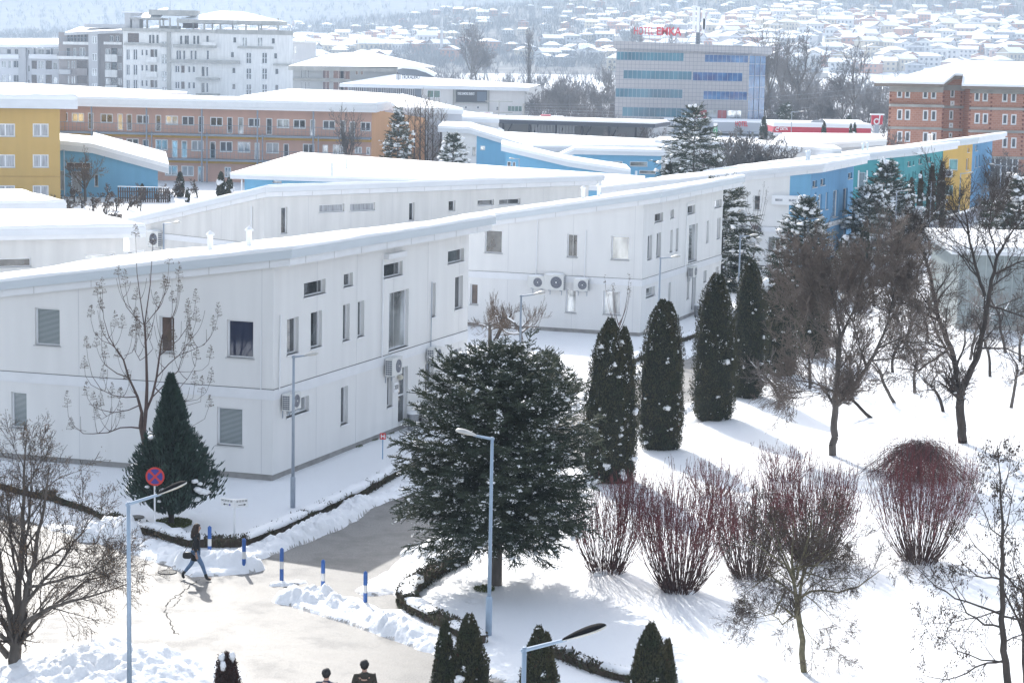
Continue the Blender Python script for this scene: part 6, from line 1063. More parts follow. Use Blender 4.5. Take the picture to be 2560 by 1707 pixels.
def person(x, y, rz, label, hgt, pose, coat, legm, hair, hood=False, longhair=False, hem=.62, head=None):
    r_ = empty('person', (x, y, .0), rz, label=label, cat='person'); s = hgt/1.7; J = pose
    N = {'pelvis': (*J['pelvis'], .12, .10), 'waist': (*J['waist'], .11, .09), 'chest': (*J['chest'], .145, .105), 'neck0': (*J['neck'], .055), 'neck1': tuple(np.array(J['neck'])+[.005, 0, .06])+(.05,), 'head0': tuple(np.array(J['head'])+[.012, 0, -.05])+(.068, .065), 'head1': (*J['head'], .088, .082), 'head2': tuple(np.array(J['head'])+[-.005, 0, .065])+(.062, .06),
         'nose': tuple(np.array(J['head'])+[.10, 0, -.02])+(.014,), 'jaw': tuple(np.array(J['head'])+[.06, 0, -.085])+(.035,)}
    E = [('pelvis', 'waist'), ('waist', 'chest'), ('chest', 'neck0'), ('neck0', 'neck1'), ('neck1', 'head0'), ('head0', 'head1'), ('head1', 'head2'), ('head1', 'nose'), ('head0', 'jaw')]
    for sd_, sg in (('L', 1), ('R', -1)):
        N[sd_+'ear'] = tuple(np.array(J['head'])+[-.005, sg*.085, -.01])+(.016,); E.append(('head1', sd_+'ear'))
        for k, r in (('sh', .058), ('el', .042), ('wrist', .026)): N[sd_+k] = (*J[sd_+k], r)
        E += [('chest', sd_+'sh'), (sd_+'sh', sd_+'el'), (sd_+'el', sd_+'wrist')]; fingers(N, E, J[sd_+'wrist'], (0.9, .3), np.array(J[sd_+'wrist'])-np.array(J[sd_+'el']), sd_)
        for k, r in (('hip', .088), ('kn', .058), ('an', .036), ('toe', .032)): N[sd_+k] = (*J[sd_+k], r)
        E += [('pelvis', sd_+'hip'), (sd_+'hip', sd_+'kn'), (sd_+'kn', sd_+'an'), (sd_+'an', sd_+'toe')]
    me = skin_mesh(N, E, 2); me.materials.clear(); me.materials.append(skinm); S_ = Matrix.Diagonal((s, s, s, 1)); me.transform(S_); [me.polygons.foreach_set('use_smooth', [True]*len(me.polygons))]; link('body', me, r_, False)
    def part(nm, N_, E_, m, sub=2):
        q = skin_mesh(N_, E_, sub); q.materials.clear(); q.materials.append(m); q.transform(S_); q.polygons.foreach_set('use_smooth', [True]*len(q.polygons)); return link(nm, q, r_, False)
    P_ = lambda k: np.array(J[k])
    N_ = {'c': (*J['chest'], .155, .125), 'w': (*J['waist'], .135, .115), 'p': (*J['pelvis'], .155, .135), 'n': tuple(P_('neck')+[0, 0, -.02])+(.085, .08), 'nn': tuple(P_('neck')+[0, 0, .03])+(.075, .07)}; E_ = [('c', 'w'), ('w', 'p'), ('c', 'n'), ('n', 'nn')]
    if hem < .75: N_['h'] = (P_('pelvis')[0]-.01, 0, hem+.06, .17, .14); N_['h2'] = (P_('pelvis')[0]-.015, 0, hem, .165, .135); E_ += [('p', 'h'), ('h', 'h2')]
    for q in 'LR':
        N_[q+'s'] = (*J[q+'sh'], .075); N_[q+'e'] = (*J[q+'el'], .06); N_[q+'w'] = tuple(P_(q+'wrist')*.85+P_(q+'el')*.15)+(.042,); E_ += [('c', q+'s'), (q+'s', q+'e'), (q+'e', q+'w')]
    part('coat', N_, E_, coat)
    N_ = {'p': tuple(P_('pelvis')-[0, 0, .03])+(.125, .105)}; E_ = []
    for q in 'LR': N_[q+'h'] = (*J[q+'hip'], .098); N_[q+'k'] = (*J[q+'kn'], .066); N_[q+'a'] = tuple(P_(q+'an')*.8+P_(q+'kn')*.2)+(.048,); E_ += [('p', q+'h'), (q+'h', q+'k'), (q+'k', q+'a')]
    part('trousers', N_, E_, legm)
    for q in 'LR': a = P_(q+'an'); t_ = P_(q+'toe'); part('boot', {'a': tuple(a*.65+P_(q+'kn')*.35)+(.055,), 'b': tuple(a)+(.052,), 'c': tuple(t_*.4+a*.6-[0, 0, .03])+(.048,), 'd': tuple(t_)+(.04,)}, [('a', 'b'), ('b', 'c'), ('c', 'd')], boot)
    h = P_('head'); V, F = ICO[3]; rg = np.random.default_rng(4)
    W = V*np.array([.112, .100, .118])+h+[-.022, 0, .018]; W = W[:]; front = (V[:, 0] > .35) & (V[:, 2] < .45); W[front] = h+(W[front]-h)*.62
    low = (V[:, 2] < -.2); W[low & ~front] = h+(W[low & ~front]-h)*np.array([.9, .9, .9])
    b = MB(); b.add(((W+rg.normal(0, .003, W.shape))*s).tolist(), F, hair)
    if longhair:
        for k in range(46): a0 = rg.uniform(-2.2, 2.2)+math.pi; p0 = h+[math.cos(a0)*.09-.02, math.sin(a0)*.085, rg.uniform(-.03, .07)]; pts = [p0+np.array([-.02*j+.012*math.sin(j*1.9+k), .010*math.sin(j*2.3+k*2)+math.sin(a0)*.012*j, -.072*j]) for j in range(5)]; b.tube([tuple(p*s) for p in pts], [.03*s, .036*s, .036*s, .03*s, .010*s], hair, 5)
    b.build('hair', r_, smooth=True, world=False)
    eb = MB(); [eb.blob(tuple((h+[.082, sg*.032, .008])*s), .011*s, dark, 1, 1, 0) for sg in (-1, 1)]; eb.build('eyes', r_, world=False); 
    if hood: part('hood', {'a': tuple(h+[-.10, .10, -.16])+(.05,), 'b': tuple(h+[-.145, 0, -.20])+(.065,), 'c': tuple(h+[-.10, -.10, -.16])+(.05,), 'd': tuple(h+[-.135, 0, -.28])+(.05,)}, [('b', 'a'), ('b', 'c'), ('b', 'd')], coat)
    return r_
WALK = dict(pelvis=(0, 0, .90), waist=(.01, 0, 1.04), chest=(.03, 0, 1.24), neck=(.045, 0, 1.41), head=(.06, 0, 1.56), Lsh=(.04, .17, 1.33), Lel=(-.03, .21, 1.08), Lwrist=(.02, .20, .86), Rsh=(.04, -.17, 1.33), Rel=(.01, -.22, 1.07), Rwrist=(.05, -.22, .84),
            Lhip=(.0, .08, .84), Lkn=(-.13, .08, .48), Lan=(-.40, .07, .15), Ltoe=(-.33, .07, .04), Rhip=(.0, -.08, .84), Rkn=(.20, -.08, .49), Ran=(.33, -.07, .10), Rtoe=(.47, -.07, .06))
fx, fy = P(*Z('7', 1338, 856)); person(fx, fy, 0, 'woman in a long black coat and blue jeans striding along the asphalt', 1.69, WALK, blackc, jean, hairb, longhair=True, hem=.58)
bx_ = fx-.20; bs_ = empty('handbag', (bx_, fy-.24, .80), label='small black shoulder bag hanging at the side of the walking woman', cat='bag'); V, F = ICO[3]; b = MB(); W = np.sign(V)*np.abs(V)**.6*np.array([.135, .055, .10])+np.array([bx_, fy-.26, .80]); b.add(W.tolist(), F, boot).build('bag_body', bs_, smooth=True)
MB().tube([(bx_-.10, fy-.25, .88), (bx_+.08, fy-.20, 1.15), (bx_+.22, fy-.08, 1.40), (bx_+.24, fy+.02, 1.38)], .010, boot, 5).build('strap', bs_)
STAND = dict(pelvis=(0, 0, .92), waist=(0, 0, 1.06), chest=(.0, 0, 1.26), neck=(.01, 0, 1.43), head=(.03, 0, 1.58), Lsh=(0, .19, 1.35), Lel=(-.02, .24, 1.08), Lwrist=(.05, .23, .86), Rsh=(0, -.19, 1.35), Rel=(-.02, -.24, 1.08), Rwrist=(.06, -.22, .86),
             Lhip=(0, .09, .86), Lkn=(.07, .09, .49), Lan=(.08, .09, .10), Ltoe=(.21, .10, .04), Rhip=(0, -.09, .86), Rkn=(-.02, -.09, .49), Ran=(-.12, -.09, .10), Rtoe=(.02, -.10, .04))
x, y = P(*Z('7', 2230, 1466), 1.74); person(x, y, math.pi/2-.25, 'dark-haired person in a navy jacket seen from behind', 1.76, STAND, navy, trous, hairk, hem=.9)
x, y = P(*Z('8', 168, 1408), 1.76); person(x, y, math.pi/2+.1, 'dark-haired person in a hooded olive-brown jacket seen from behind', 1.78, STAND, brownj, trous, hairk, hood=True, hem=.9)
# ============================================================ TREES
bark = mat('bark_grey', (.14, .12, .105), .9, .45, 6, .6, 25, stretch=(1, 1, .3)); barkd = mat('bark_dark', (.065, .052, .045), .9, .4, 8, .5, 30, stretch=(1, 1, .3)); twig_g = mat('twig_grey_brown', (.20, .16, .135), .9, .3, 4); twig_l = mat('twig_light_grey', (.25, .215, .195), .9, .3, 4); twig_d = mat('twig_dark', (.06, .045, .038), .9)
twig_w = mat('twig_warm', (.17, .12, .085), .9, .3, 4); red1 = mat('stem_red', (.19, .035, .045), .65, .6, 2.5, col2=(.10, .045, .04)); pod = mat('seed_pod', (.07, .045, .03), .9, .4, 6); podl = mat('seed_pod_tan', (.14, .10, .065), .9, .4, 6); keym = mat('dry_keys', (.26, .17, .10), .9, .4, 5)
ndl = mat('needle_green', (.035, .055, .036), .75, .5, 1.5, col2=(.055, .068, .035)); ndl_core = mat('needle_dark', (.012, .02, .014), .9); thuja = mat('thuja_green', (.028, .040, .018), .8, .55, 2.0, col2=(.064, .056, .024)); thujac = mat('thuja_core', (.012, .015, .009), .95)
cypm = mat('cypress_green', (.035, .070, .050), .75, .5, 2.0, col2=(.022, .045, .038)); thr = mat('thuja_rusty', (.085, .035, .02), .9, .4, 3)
def grow(rg, p, d, L, r, lvl, P_, segs, tips):
    """recursive branch. P_: per level dicts"""
    q = P_[lvl]; n = q['n']; step = L/n; p = np.array(p, float); d = np.array(d, float); d /= np.linalg.norm(d); rr = r; kids = []
    for i in range(n):
        d = d+rg.normal(0, q['wob'], 3)+np.array([0, 0, q['up']]); d /= np.linalg.norm(d); e = p+d*step; r2 = r*(1-(1-q.get('tap', .35))*(i+1)/n); segs.append((*p, *e, rr, r2, lvl)); p = e; rr = r2
        f = (i+1)/n
        if lvl+1 < len(P_) and f >= q['from']: kids.append((p.copy(), d.copy(), rr, f))
    if lvl+1 >= len(P_): tips.append((p, d)); return
    nk = q['kids']; 
    for k in range(nk):
        i = min(len(kids)-1, int(len(kids)*((k+rg.random()*.9)/nk))); c, dd, r0, f = kids[i]; az = rg.random()*2*math.pi; a = q['ang']*(.75+.5*rg.random()); o = np.cross(dd, [math.cos(az), math.sin(az), .3]); o /= np.linalg.norm(o)+1e-9
        nd = dd*math.cos(a)+o*math.sin(a); grow(rg, c, nd, L*q['ratio']*(.7+.6*rg.random())*(1-.35*f*q.get('short', 1)), max(r0*q.get('rr', .6), .004), lvl+1, P_, segs, tips)
    if q.get('cont', 1): grow(rg, p, d, L*q['ratio']*.9, rr, lvl+1, P_, segs, tips)
def tree_mesh(root, segs, split, mt, mb, ntrunk=7, tmin=.004, tscale=1.0, name='crown'):
    S = np.array(segs); S[:, 6:8] = np.maximum(S[:, 6:8]*tscale, tmin); big = (S[:, 8] <= split)
    V, F = segtubes(S[big][:, :8], ntrunk); npmesh('trunk', V, F, [mb], None, root, True, False)
    if (~big).any(): V, F = segtubes(S[~big][:, :8], 3); npmesh(name, V, F, [mt], None, root, False, False)
def addpods(root, tips, m, rg, size=(.05, .1), w_=.035, per=3, sp=.12, hang=True, name='seed_pods', cap=4000):
    T = [t_ for t_ in tips]; rg.shuffle(T); T = T[:cap]; C = []; 
    for p, d in T:
        for k in range(per): C.append(np.array(p)+rg.normal(0, sp, 3)*[1, 1, .8])
    C = np.array(C); n = len(C); Dr = np.tile([0, 0, -1.], (n, 1))+rg.normal(0, .35, (n, 3)) if hang else rg.normal(0, 1, (n, 3)); V, F = leaves(C, Dr, rg.uniform(*size, n), rg.uniform(w_*.6, w_, n), rg); V2, F2 = leaves(C, Dr, rg.uniform(*size, n), rg.uniform(w_*.6, w_, n), rg)
    npmesh(name, np.concatenate([V, V2]), np.concatenate([F, F2+len(V)]), [m], None, root, False, False)
def snow_on(root, segs, rg, frac=.08, rmin=.02, k=1.6, lv=(1, 2)):
    S = [s for s in segs if lv[0] <= s[8] <= lv[1] and s[6] >= rmin]; out = []
    for s in S:
        a = np.array(s[:3]); b_ = np.array(s[3:6]); d = b_-a
        if abs(d[2])/np.linalg.norm(d) < .8 and rg.random() < frac: o = np.array([0, 0, s[6]*.75]); out.append((*(a+o), *(b_+o), s[6]*k*.7, s[7]*k*.7))
    if out: V, F = segtubes(out, 6); npmesh('snow_on_branches', V, F, [snow], None, root, True, False)
def tree(name, x, y, segsfn, label, cat, mt, mb, split=1, group=None, tmin=.004, pods=None, snowf=0, z=0, tscale=1, ntrunk=7, seed=1, rz=0, rmin=.02):
    rg = np.random.default_rng(seed); segs, tips = [], []; segsfn(rg, segs, tips); r_ = empty(name, (x, y, z), rz, label=label, cat=cat, group=group); tree_mesh(r_, segs, split, mt, mb, ntrunk, tmin, tscale)
    if pods: addpods(r_, tips, rg=rg, **pods)
    if snowf: snow_on(r_, segs, rg, snowf, rmin)
    return r_
# ---- generic bare round tree
def bare(H, trunk=.3, lean=(0, 0), r=.12, k=(5, 6, 5, 4), spread=.75, up=.05, wob=.12, ratio=.55, crooked=.05, fork=None):
    def f(rg, segs, tips):
        P_ = [dict(n=5, wob=crooked, up=.02, **{'from': .75}, kids=k[0], ang=spread, ratio=ratio/trunk*.62, rr=.62, tap=.75), dict(n=5, wob=wob, up=up, **{'from': .25}, kids=k[1], ang=.7, ratio=.55, rr=.55), dict(n=4, wob=wob*1.1, up=up, **{'from': .2}, kids=k[2], ang=.7, ratio=.55, rr=.55), dict(n=3, wob=wob*1.2, up=up, **{'from': .2}, kids=k[3], ang=.7, ratio=.55, rr=.6), dict(n=2, wob=.15, up=up, **{'from': 1}, kids=0, ang=.5, ratio=.5)]
        grow(rg, (0, 0, -.1), (lean[0], lean[1], 1), H*trunk, r, 0, P_, segs, tips)
    return f
# ---- pruned orchard tree: crooked trunk, dense fine crown
def orchard(H, lean, r=.10, k=(4, 5, 6, 5), seed=0):
    def f(rg, segs, tips):
        P_ = [dict(n=6, wob=.10, up=.0, **{'from': .7}, kids=k[0], ang=1.0, ratio=.75, rr=.65, tap=.7), dict(n=5, wob=.20, up=.03, **{'from': .2}, kids=k[1], ang=.8, ratio=.6, rr=.5), dict(n=4, wob=.2, up=.06, **{'from': .15}, kids=k[2], ang=.75, ratio=.62, rr=.55), dict(n=3, wob=.15, up=.08, **{'from': .1}, kids=k[3], ang=.7, ratio=.7, rr=.6), dict(n=2, wob=.12, up=.1, **{'from': 1}, kids=0, ang=.4, ratio=.5)]
        grow(rg, (0, 0, -.1), (lean, .1, 1), H*.42, r, 0, P_, segs, tips)
    return f
def spread_tree(H, forks, r, P_, ):
    """explicit main limbs given as point lists (x,y,z,r), then recursive twigs off them"""
    def f(rg, segs, tips):
        for L_ in forks:
            pts = np.array([q[:3] for q in L_], float); rs = [q[3] for q in L_]; fine = []
            for a, c, ra, rc in zip(pts[:-1], pts[1:], rs[:-1], rs[1:]):
                m = max(2, int(np.linalg.norm(c-a)/.25))
                for i in range(m): fine.append((a+(c-a)*i/m+rg.normal(0, .018, 3)*(i > 0), ra+(rc-ra)*i/m))
            fine.append((pts[-1], rs[-1]))
            for (a, ra), (c, rc) in zip(fine[:-1], fine[1:]): segs.append((*a, *c, ra, rc, 0))
            st_ = L_[0][4] if len(L_[0]) > 4 else .3; n = len(fine)
            for k in range(P_[0]['kids']):
                i = int(n*(st_+(1-st_)*(k+rg.random())/P_[0]['kids'])); i = min(n-2, i); a, ra = fine[i]; dd = fine[i+1][0]-a; dd /= np.linalg.norm(dd); az = rg.random()*6.28; an = P_[0]['ang']*(.7+.6*rg.random()); o = np.cross(dd, [math.cos(az), math.sin(az), .2]); o /= np.linalg.norm(o)
                grow(rg, a, dd*math.cos(an)+o*math.sin(an), P_[0]['L']*(.6+.7*rg.random())*(1.25-.6*i/n), ra*.5, 1, P_, segs, tips)
    return f
lv = lambda n, wob, up, fr, kids, ang, ratio, rr=.55, **k: dict(n=n, wob=wob, up=up, **{'from': fr}, kids=kids, ang=ang, ratio=ratio, rr=rr, **k)
def pxl(px, py, D, x0, y0): q = PD(px, py, D); return np.array([q[0]-x0, q[1]-y0, q[2]])
def limbs(D, x0, y0, lists, k='F'):
    out = []
    for i, L_ in enumerate(lists): out.append([(*pxl(*Z(k, q[0], q[1]), D+(q[3] if len(q) > 3 else 0), x0, y0), q[2], .15 if i else .97) for q in L_])
    return out
# ---- big bare tree 1 (red-painted foot)
x, y = P(2080, 1146); D = y
L1 = limbs(D, x, y, [[(1912, 1056, .15), (1915, 985, .14), (1918, 920, .12)], [(1985, 620, .04, .4), (2010, 590, .02), (2060, 600, .01)], [(1960, 740, .04, .8), (1930, 690, .02, 1), (1870, 680, .01, 1)], [(2040, 740, .04, -.6), (2080, 680, .02), (2090, 630, .01)], [(1918, 925, .11), (1925, 850, .09), (1930, 770, .07, .3), (1915, 690, .045, .5), (1895, 630, .02, .5)], [(1925, 915, .10), (1975, 870, .08), (2015, 800, .06, -.5), (2040, 740, .04, -.6), (2055, 660, .02, -.6)], [(1925, 800, .05), (1880, 750, .035, .6), (1840, 700, .015, .8)], [(1918, 900, .05), (1870, 880, .03, -.5), (1820, 870, .012, -.8)], [(1930, 780, .05), (1965, 700, .035), (1985, 620, .015)], [(2015, 800, .04, -.5), (2075, 775, .025, -1), (2120, 740, .01, -1.2)], [(1895, 720, .03, .6), (1850, 640, .02, .6), (1830, 590, .01, .6)], [(1990, 850, .03, -.3), (1960, 740, .02, .8), (1975, 660, .01, 1)]])
PT = [dict(kids=13, ang=.75, L=1.3), lv(4, .12, .07, .1, 6, .7, .6), lv(3, .12, .08, .1, 6, .6, .62), lv(3, .12, .08, .1, 4, .6, .65, .7), lv(2, .1, .06, 1, 0, .4, .5)]
tree('bare_tree', x, y, spread_tree(8.5, L1, .15, PT), 'bare fine-twigged tree with a forked trunk, standing between the thujas and the red-stemmed shrubs', 'tree', twig_g, bark, split=1, tmin=.0065, seed=3, snowf=.10)
# ---- big bare tree 2
x, y = P(*Z('F', 2212, 1024)); D = y
L2 = limbs(D, x, y, [[(2212, 1028, .20), (2205, 950, .18), (2205, 900, .17)], [(2205, 905, .13), (2190, 820, .11), (2155, 730, .09, .3), (2140, 650, .07, .5), (2125, 590, .045, .5), (2095, 540, .02, .6)], [(2205, 905, .14), (2245, 820, .12), (2262, 740, .10, -.3), (2275, 660, .08, -.4), (2290, 590, .06, -.5), (2320, 540, .035, -.5), (2352, 500, .015, -.5)], [(2262, 680, .07, -.3), (2240, 610, .06, -.2), (2225, 540, .045, 0), (2215, 470, .02, 0)], [(2155, 735, .06, .3), (2090, 700, .035, .3), (2040, 690, .012, .3)], [(2180, 800, .06), (2110, 850, .035, -.5), (2060, 845, .012, -.8)], [(2270, 700, .05, -.4), (2330, 720, .03, -.8), (2400, 740, .012, -1)],
    [(2280, 630, .05, -.4), (2350, 600, .03, -.6), (2420, 560, .012, -.6)], [(2140, 640, .04, .5), (2110, 560, .025, 1), (2080, 500, .01, 1)], [(2190, 830, .05), (2150, 760, .04, -.8), (2130, 690, .015, -1.2)], [(2225, 540, .03), (2180, 470, .02, .5), (2150, 430, .01, .5)], [(2240, 800, .05), (2310, 800, .03, .5), (2380, 830, .012, .8)], [(2290, 590, .04, -.5), (2270, 520, .025, -.9), (2285, 450, .01, -1)]])
PT2 = [dict(kids=10, ang=.7, L=1.35), lv(4, .13, .03, .1, 5, .7, .6), lv(3, .13, .03, .1, 5, .65, .62), lv(3, .13, .03, .1, 3, .6, .65, .7), lv(2, .1, .03, 1, 0, .4, .5)]
tree('bare_tree', x, y, spread_tree(10, L2, .2, PT2), 'largest bare dark tree with a thick forked trunk, before the pale ribbed pavilion', 'tree', twig_d, barkd, split=1, tmin=.006, seed=8, snowf=.16)
# ---- orchard trees
OR = [(715, 1235, -.55, 3.6, 'crooked small orchard tree leaning towards the tall thujas'), (893, 1150, -.15, 3.4, 'orchard tree with a straight stub beside the last tall thuja'), (1183, 1195, .05, 4.0, 'thin-trunked orchard tree right behind the forked bare tree'), (1330, 1345, -.75, 3.8, 'orchard tree with a strongly bent snow-lined trunk'), (1485, 1240, -.7, 4.2, 'leaning orchard tree with snow along its slanting trunk'),
      (1450, 1035, .05, 3.8, 'small orchard tree in the back row behind the leaning ones'), (1612, 1172, -.1, 4.2, 'upright orchard tree before the thick forked tree'), (1803, 1305, -.25, 3.6, 'orchard tree with a pale stub beside the thick forked trunk'), (2255, 1275, .35, 4.0, 'dark orchard tree with two low limbs past the thick forked tree'), (2120, 1060, 0, 4.0, 'orchard tree in the back row past the thick forked tree'),
      (1975, 945, .1, 3.8, 'orchard tree in the back row seen through the thick forked tree'), (1690, 830, .1, 3.6, 'orchard tree far back towards the garden wall'), (1545, 840, -.1, 3.6, 'slim orchard tree far back near the twiggy thicket'), (2330, 960, -.2, 3.8, 'orchard tree below the pale ribbed pavilion'), (2080, 860, .1, 5.2, 'tall orchard tree in front of the pavilion corner'), (2230, 900, -.1, 5.4, 'tall orchard tree before the pavilion wall')]
for i, (a, c, ln, H_, lb) in enumerate(OR):
    x, y = P(*Z('6', a, c)); far = c < 1100
    tree('orchard_tree', x, y, orchard(H_, ln, .085, (4, 4, 4, 4) if not far else (4, 4, 3, 3)), lb, 'tree', twig_g if i % 3 == 2 else twig_l, barkd if i % 2 else bark, split=1, group='small orchard trees in the snow', tmin=.0055, seed=20+i, snowf=.4, rmin=.018)
# hanging dark thicket band in front of the teal and yellow houses
for i, (a, c, D_, H_, lb) in enumerate([(1480, 700, 150, 4.5, 'bare bushy tree before the teal house'), (1640, 760, 140, 4.6, 'bare bushy tree by the white gateposts'), (1850, 760, 145, 5.5, 'bare bushy tree before the yellow house'), (2010, 740, 150, 6.0, 'bare spreading tree before the garden wall'), (1350, 780, 128, 4.2, 'brown bushy tree above the snow-laden shrubs'), (2250, 800, 128, 5.5, 'bare tree leaning over the pavilion roof'), (1720, 620, 165, 5.0, 'bare tree in front of the yellow wall'), (2200, 660, 170, 5.5, 'bare tree under the water tanks')]):
    q = PD(*Z('U', a, c), D_); tree('bare_tree', q[0], q[1], orchard(H_*1.15, .1*((i % 3)-1), .10, (4, 4, 3, 3)), lb, 'tree', twig_l, bark, split=1, tmin=.009, seed=60+i, snowf=.2)
# ---- paulownia with candelabra shoots and pods
x, y = P(366, 1241); D = y; M_ = [[(990, 1559, .11), (985, 1400, .10), (1000, 1250, .085), (1005, 1100, .07), (1000, 900, .055), (990, 690, .045)], [(985, 1500, .10), (960, 1380, .09), (970, 1290, .075), (940, 1180, .06), (880, 1050, .05), (845, 930, .04), (800, 860, .035)], [(990, 1300, .06), (1040, 1180, .055), (1070, 1050, .05), (1090, 900, .04), (1110, 760, .03)], [(960, 1395, .045), (900, 1385, .035), (830, 1385, .03), (750, 1415, .025), (650, 1420, .02), (590, 1415, .016), (530, 1360, .012), (495, 1290, .009), (492, 1200, .006)], [(590, 1415, .01), (530, 1405, .008), (485, 1385, .006)],
    [(990, 690, .035), (1000, 600, .03), (1025, 420, .022), (1035, 250, .014), (1040, 130, .006)], [(985, 690, .03), (965, 520, .024), (945, 330, .017), (943, 150, .008), (943, 60, .004)], [(985, 690, .022), (930, 640, .02), (870, 560, .016), (840, 460, .010), (820, 330, .004)], [(1000, 680, .02), (1070, 590, .018), (1110, 500, .014), (1135, 400, .009), (1142, 260, .004)], [(930, 640, .015), (880, 540, .01), (862, 400, .004)],
    [(845, 930, .03), (800, 860, .028), (750, 760, .02), (720, 640, .014), (715, 530, .008), (718, 440, .004)], [(800, 860, .02), (740, 810, .016), (690, 740, .012), (668, 640, .007), (668, 570, .003)], [(780, 830, .018), (700, 800, .014), (640, 740, .010), (618, 660, .005), (618, 620, .003)], [(880, 1050, .03), (800, 1020, .024), (720, 960, .018), (700, 860, .012), (700, 740, .006)], [(940, 1180, .03), (860, 1185, .024), (770, 1170, .02), (690, 1130, .016), (630, 1040, .012), (600, 920, .007), (590, 830, .004)], [(700, 1140, .015), (620, 1100, .012), (580, 1040, .007), (572, 970, .004)],
    [(950, 1240, .03), (880, 1270, .024), (780, 1285, .02), (700, 1265, .016), (640, 1235, .012), (610, 1180, .006), (606, 1140, .004)], [(700, 1265, .012), (640, 1330, .0), (600, 1400, .0)], [(780, 1285, .013), (700, 1330, .010), (670, 1300, .005)], [(1090, 900, .025), (1150, 850, .02), (1220, 790, .016), (1280, 700, .012), (1315, 620, .007), (1328, 530, .004)], [(1070, 1050, .03), (1150, 960, .024), (1220, 900, .02), (1300, 870, .015), (1390, 830, .011), (1435, 770, .007), (1450, 710, .003)], [(1220, 900, .016), (1300, 800, .012), (1330, 700, .007), (1345, 650, .003)],
    [(1110, 760, .02), (1160, 680, .016), (1195, 580, .011), (1210, 450, .006), (1212, 350, .003)], [(1160, 680, .012), (1178, 600, .006), (1178, 520, .003)], [(1045, 1180, .03), (1130, 1090, .024), (1210, 1010, .018), (1240, 900, .012), (1260, 760, .007), (1266, 600, .003)], [(1060, 1120, .03), (1130, 1180, .02, -.5), (1220, 1130, .016, -.5), (1290, 1050, .012, -.5), (1345, 960, .008, -.5), (1355, 900, .003, -.5)], [(1210, 1010, .014), (1300, 1010, .010), (1380, 1000, .007), (1425, 960, .004), (1437, 900, .003)],
    [(1100, 1200, .02, -.6), (1250, 1215, .014, -.6), (1350, 1200, .009, -.6), (1410, 1150, .006, -.6), (1445, 1060, .003, -.6)], [(1250, 1215, .010, -.6), (1320, 1190, .006, -.6), (1335, 1080, .003, -.6)], [(1150, 1260, .018, -.6), (1280, 1240, .01, -.6), (1370, 1215, .006, -.6), (1378, 1130, .003, -.6)], [(1005, 900, .02), (960, 930, .014, .5), (925, 860, .010, .5), (935, 740, .006, .5), (940, 620, .003, .5)], [(850, 900, .015), (900, 880, .012), (925, 800, .006), (930, 700, .003)], [(1000, 800, .02), (1040, 700, .012), (1060, 580, .006), (1060, 540, .003)], [(1005, 900, .018), (1050, 850, .012), (1020, 760, .006), (1018, 730, .003)], [(1090, 1400, .015, -.6), (1300, 1390, .010, -.6), (1400, 1330, .006, -.6), (1435, 1230, .003, -.6)]]
pm = mat('paulownia_bark', (.115, .075, .065), .8, .3, 5)
lim = limbs(D, x, y, [[(q[0], q[1], q[2]*.74, *q[3:]) for q in L_] for L_ in M_ if L_[-1][2] > 0], '4'); segs = []; tipsP = []
for L_ in lim:
    pts = np.array([q[:3] for q in L_]); rs = [q[3] for q in L_]; n_ = len(pts); yo = (RNG.random()-.5)*1.0 if rs[0] < .04 else 0
    for i in range(n_-1): a = pts[i].copy(); c = pts[i+1].copy(); a[1] += yo*i*.25; c[1] += yo*(i+1)*.25; segs.append((*a, *c, rs[i], rs[i+1], 0 if rs[i] > .03 else 1))
    if rs[-1] < .009: c = pts[-1].copy(); c[1] += yo*(n_-1)*.25; tipsP.append(c)
rgp = np.random.default_rng(21); cs_ = [s_ for s_ in segs if .008 < s_[6] < .045 and s_[2] > 2.2]
for k in range(62):
    s_ = cs_[rgp.integers(0, len(cs_))]; p = np.array(s_[:3])+(np.array(s_[3:6])-np.array(s_[:3]))*rgp.random(); a = rgp.random()*6.28; d = np.array([math.cos(a)*.8, math.sin(a)*.8, .35]); L = rgp.uniform(.5, 1.25)/7; r0 = .012
    for i in range(7): d = d+[0, 0, .30]; d /= np.linalg.norm(d); e = p+d*L; segs.append((*p, *e, r0, r0*.82, 1)); p = e; r0 *= .82
    if k % 2: tipsP.append(p)
r_ = empty('paulownia_tree', (x, y, 0), label='bare candelabra tree with upright clusters of dry seed pods before the large white house', cat='tree'); S = np.array(segs); S[:, 6:8] = np.maximum(S[:, 6:8], .006)
V, F = segtubes(np.concatenate([S[S[:, 8] == 0][:, :8], [[0, 0, -.1, *pxl(*Z('4', 990, 1559), D, x, y), .125, .11]]]), 8); npmesh('trunk', V, F, [pm], None, r_, True, False); V, F = segtubes(S[S[:, 8] == 1][:, :8], 5); npmesh('crown', V, F, [pm], None, r_, True, False)
rg = np.random.default_rng(5); C = []; S2 = []
for tp in tipsP:
    Hc = rg.uniform(.35, .6)
    for k in range(46): f = rg.random(); w_ = .13*(1-f)**.7+.02; a = rg.random()*6.28; c = tp+[w_*math.cos(a), w_*math.sin(a), -Hc*.2+f*Hc*1.0]; C.append(c); S2.append((*(tp+[0, 0, -Hc*.25+f*Hc]), *c, .004, .003))
C = np.array(C); Dr = np.tile([0, 0, 1.], (len(C), 1))+rg.normal(0, .3, (len(C), 3)); V, F = leaves(C, Dr, rg.uniform(.035, .055, len(C)), .026, rg); V2, F2 = segtubes(S2, 3); npmesh('seed_pods', V, F, [podl], None, r_, False, False); npmesh('pod_stalks', V2, F2, [podl], None, r_, False, False)
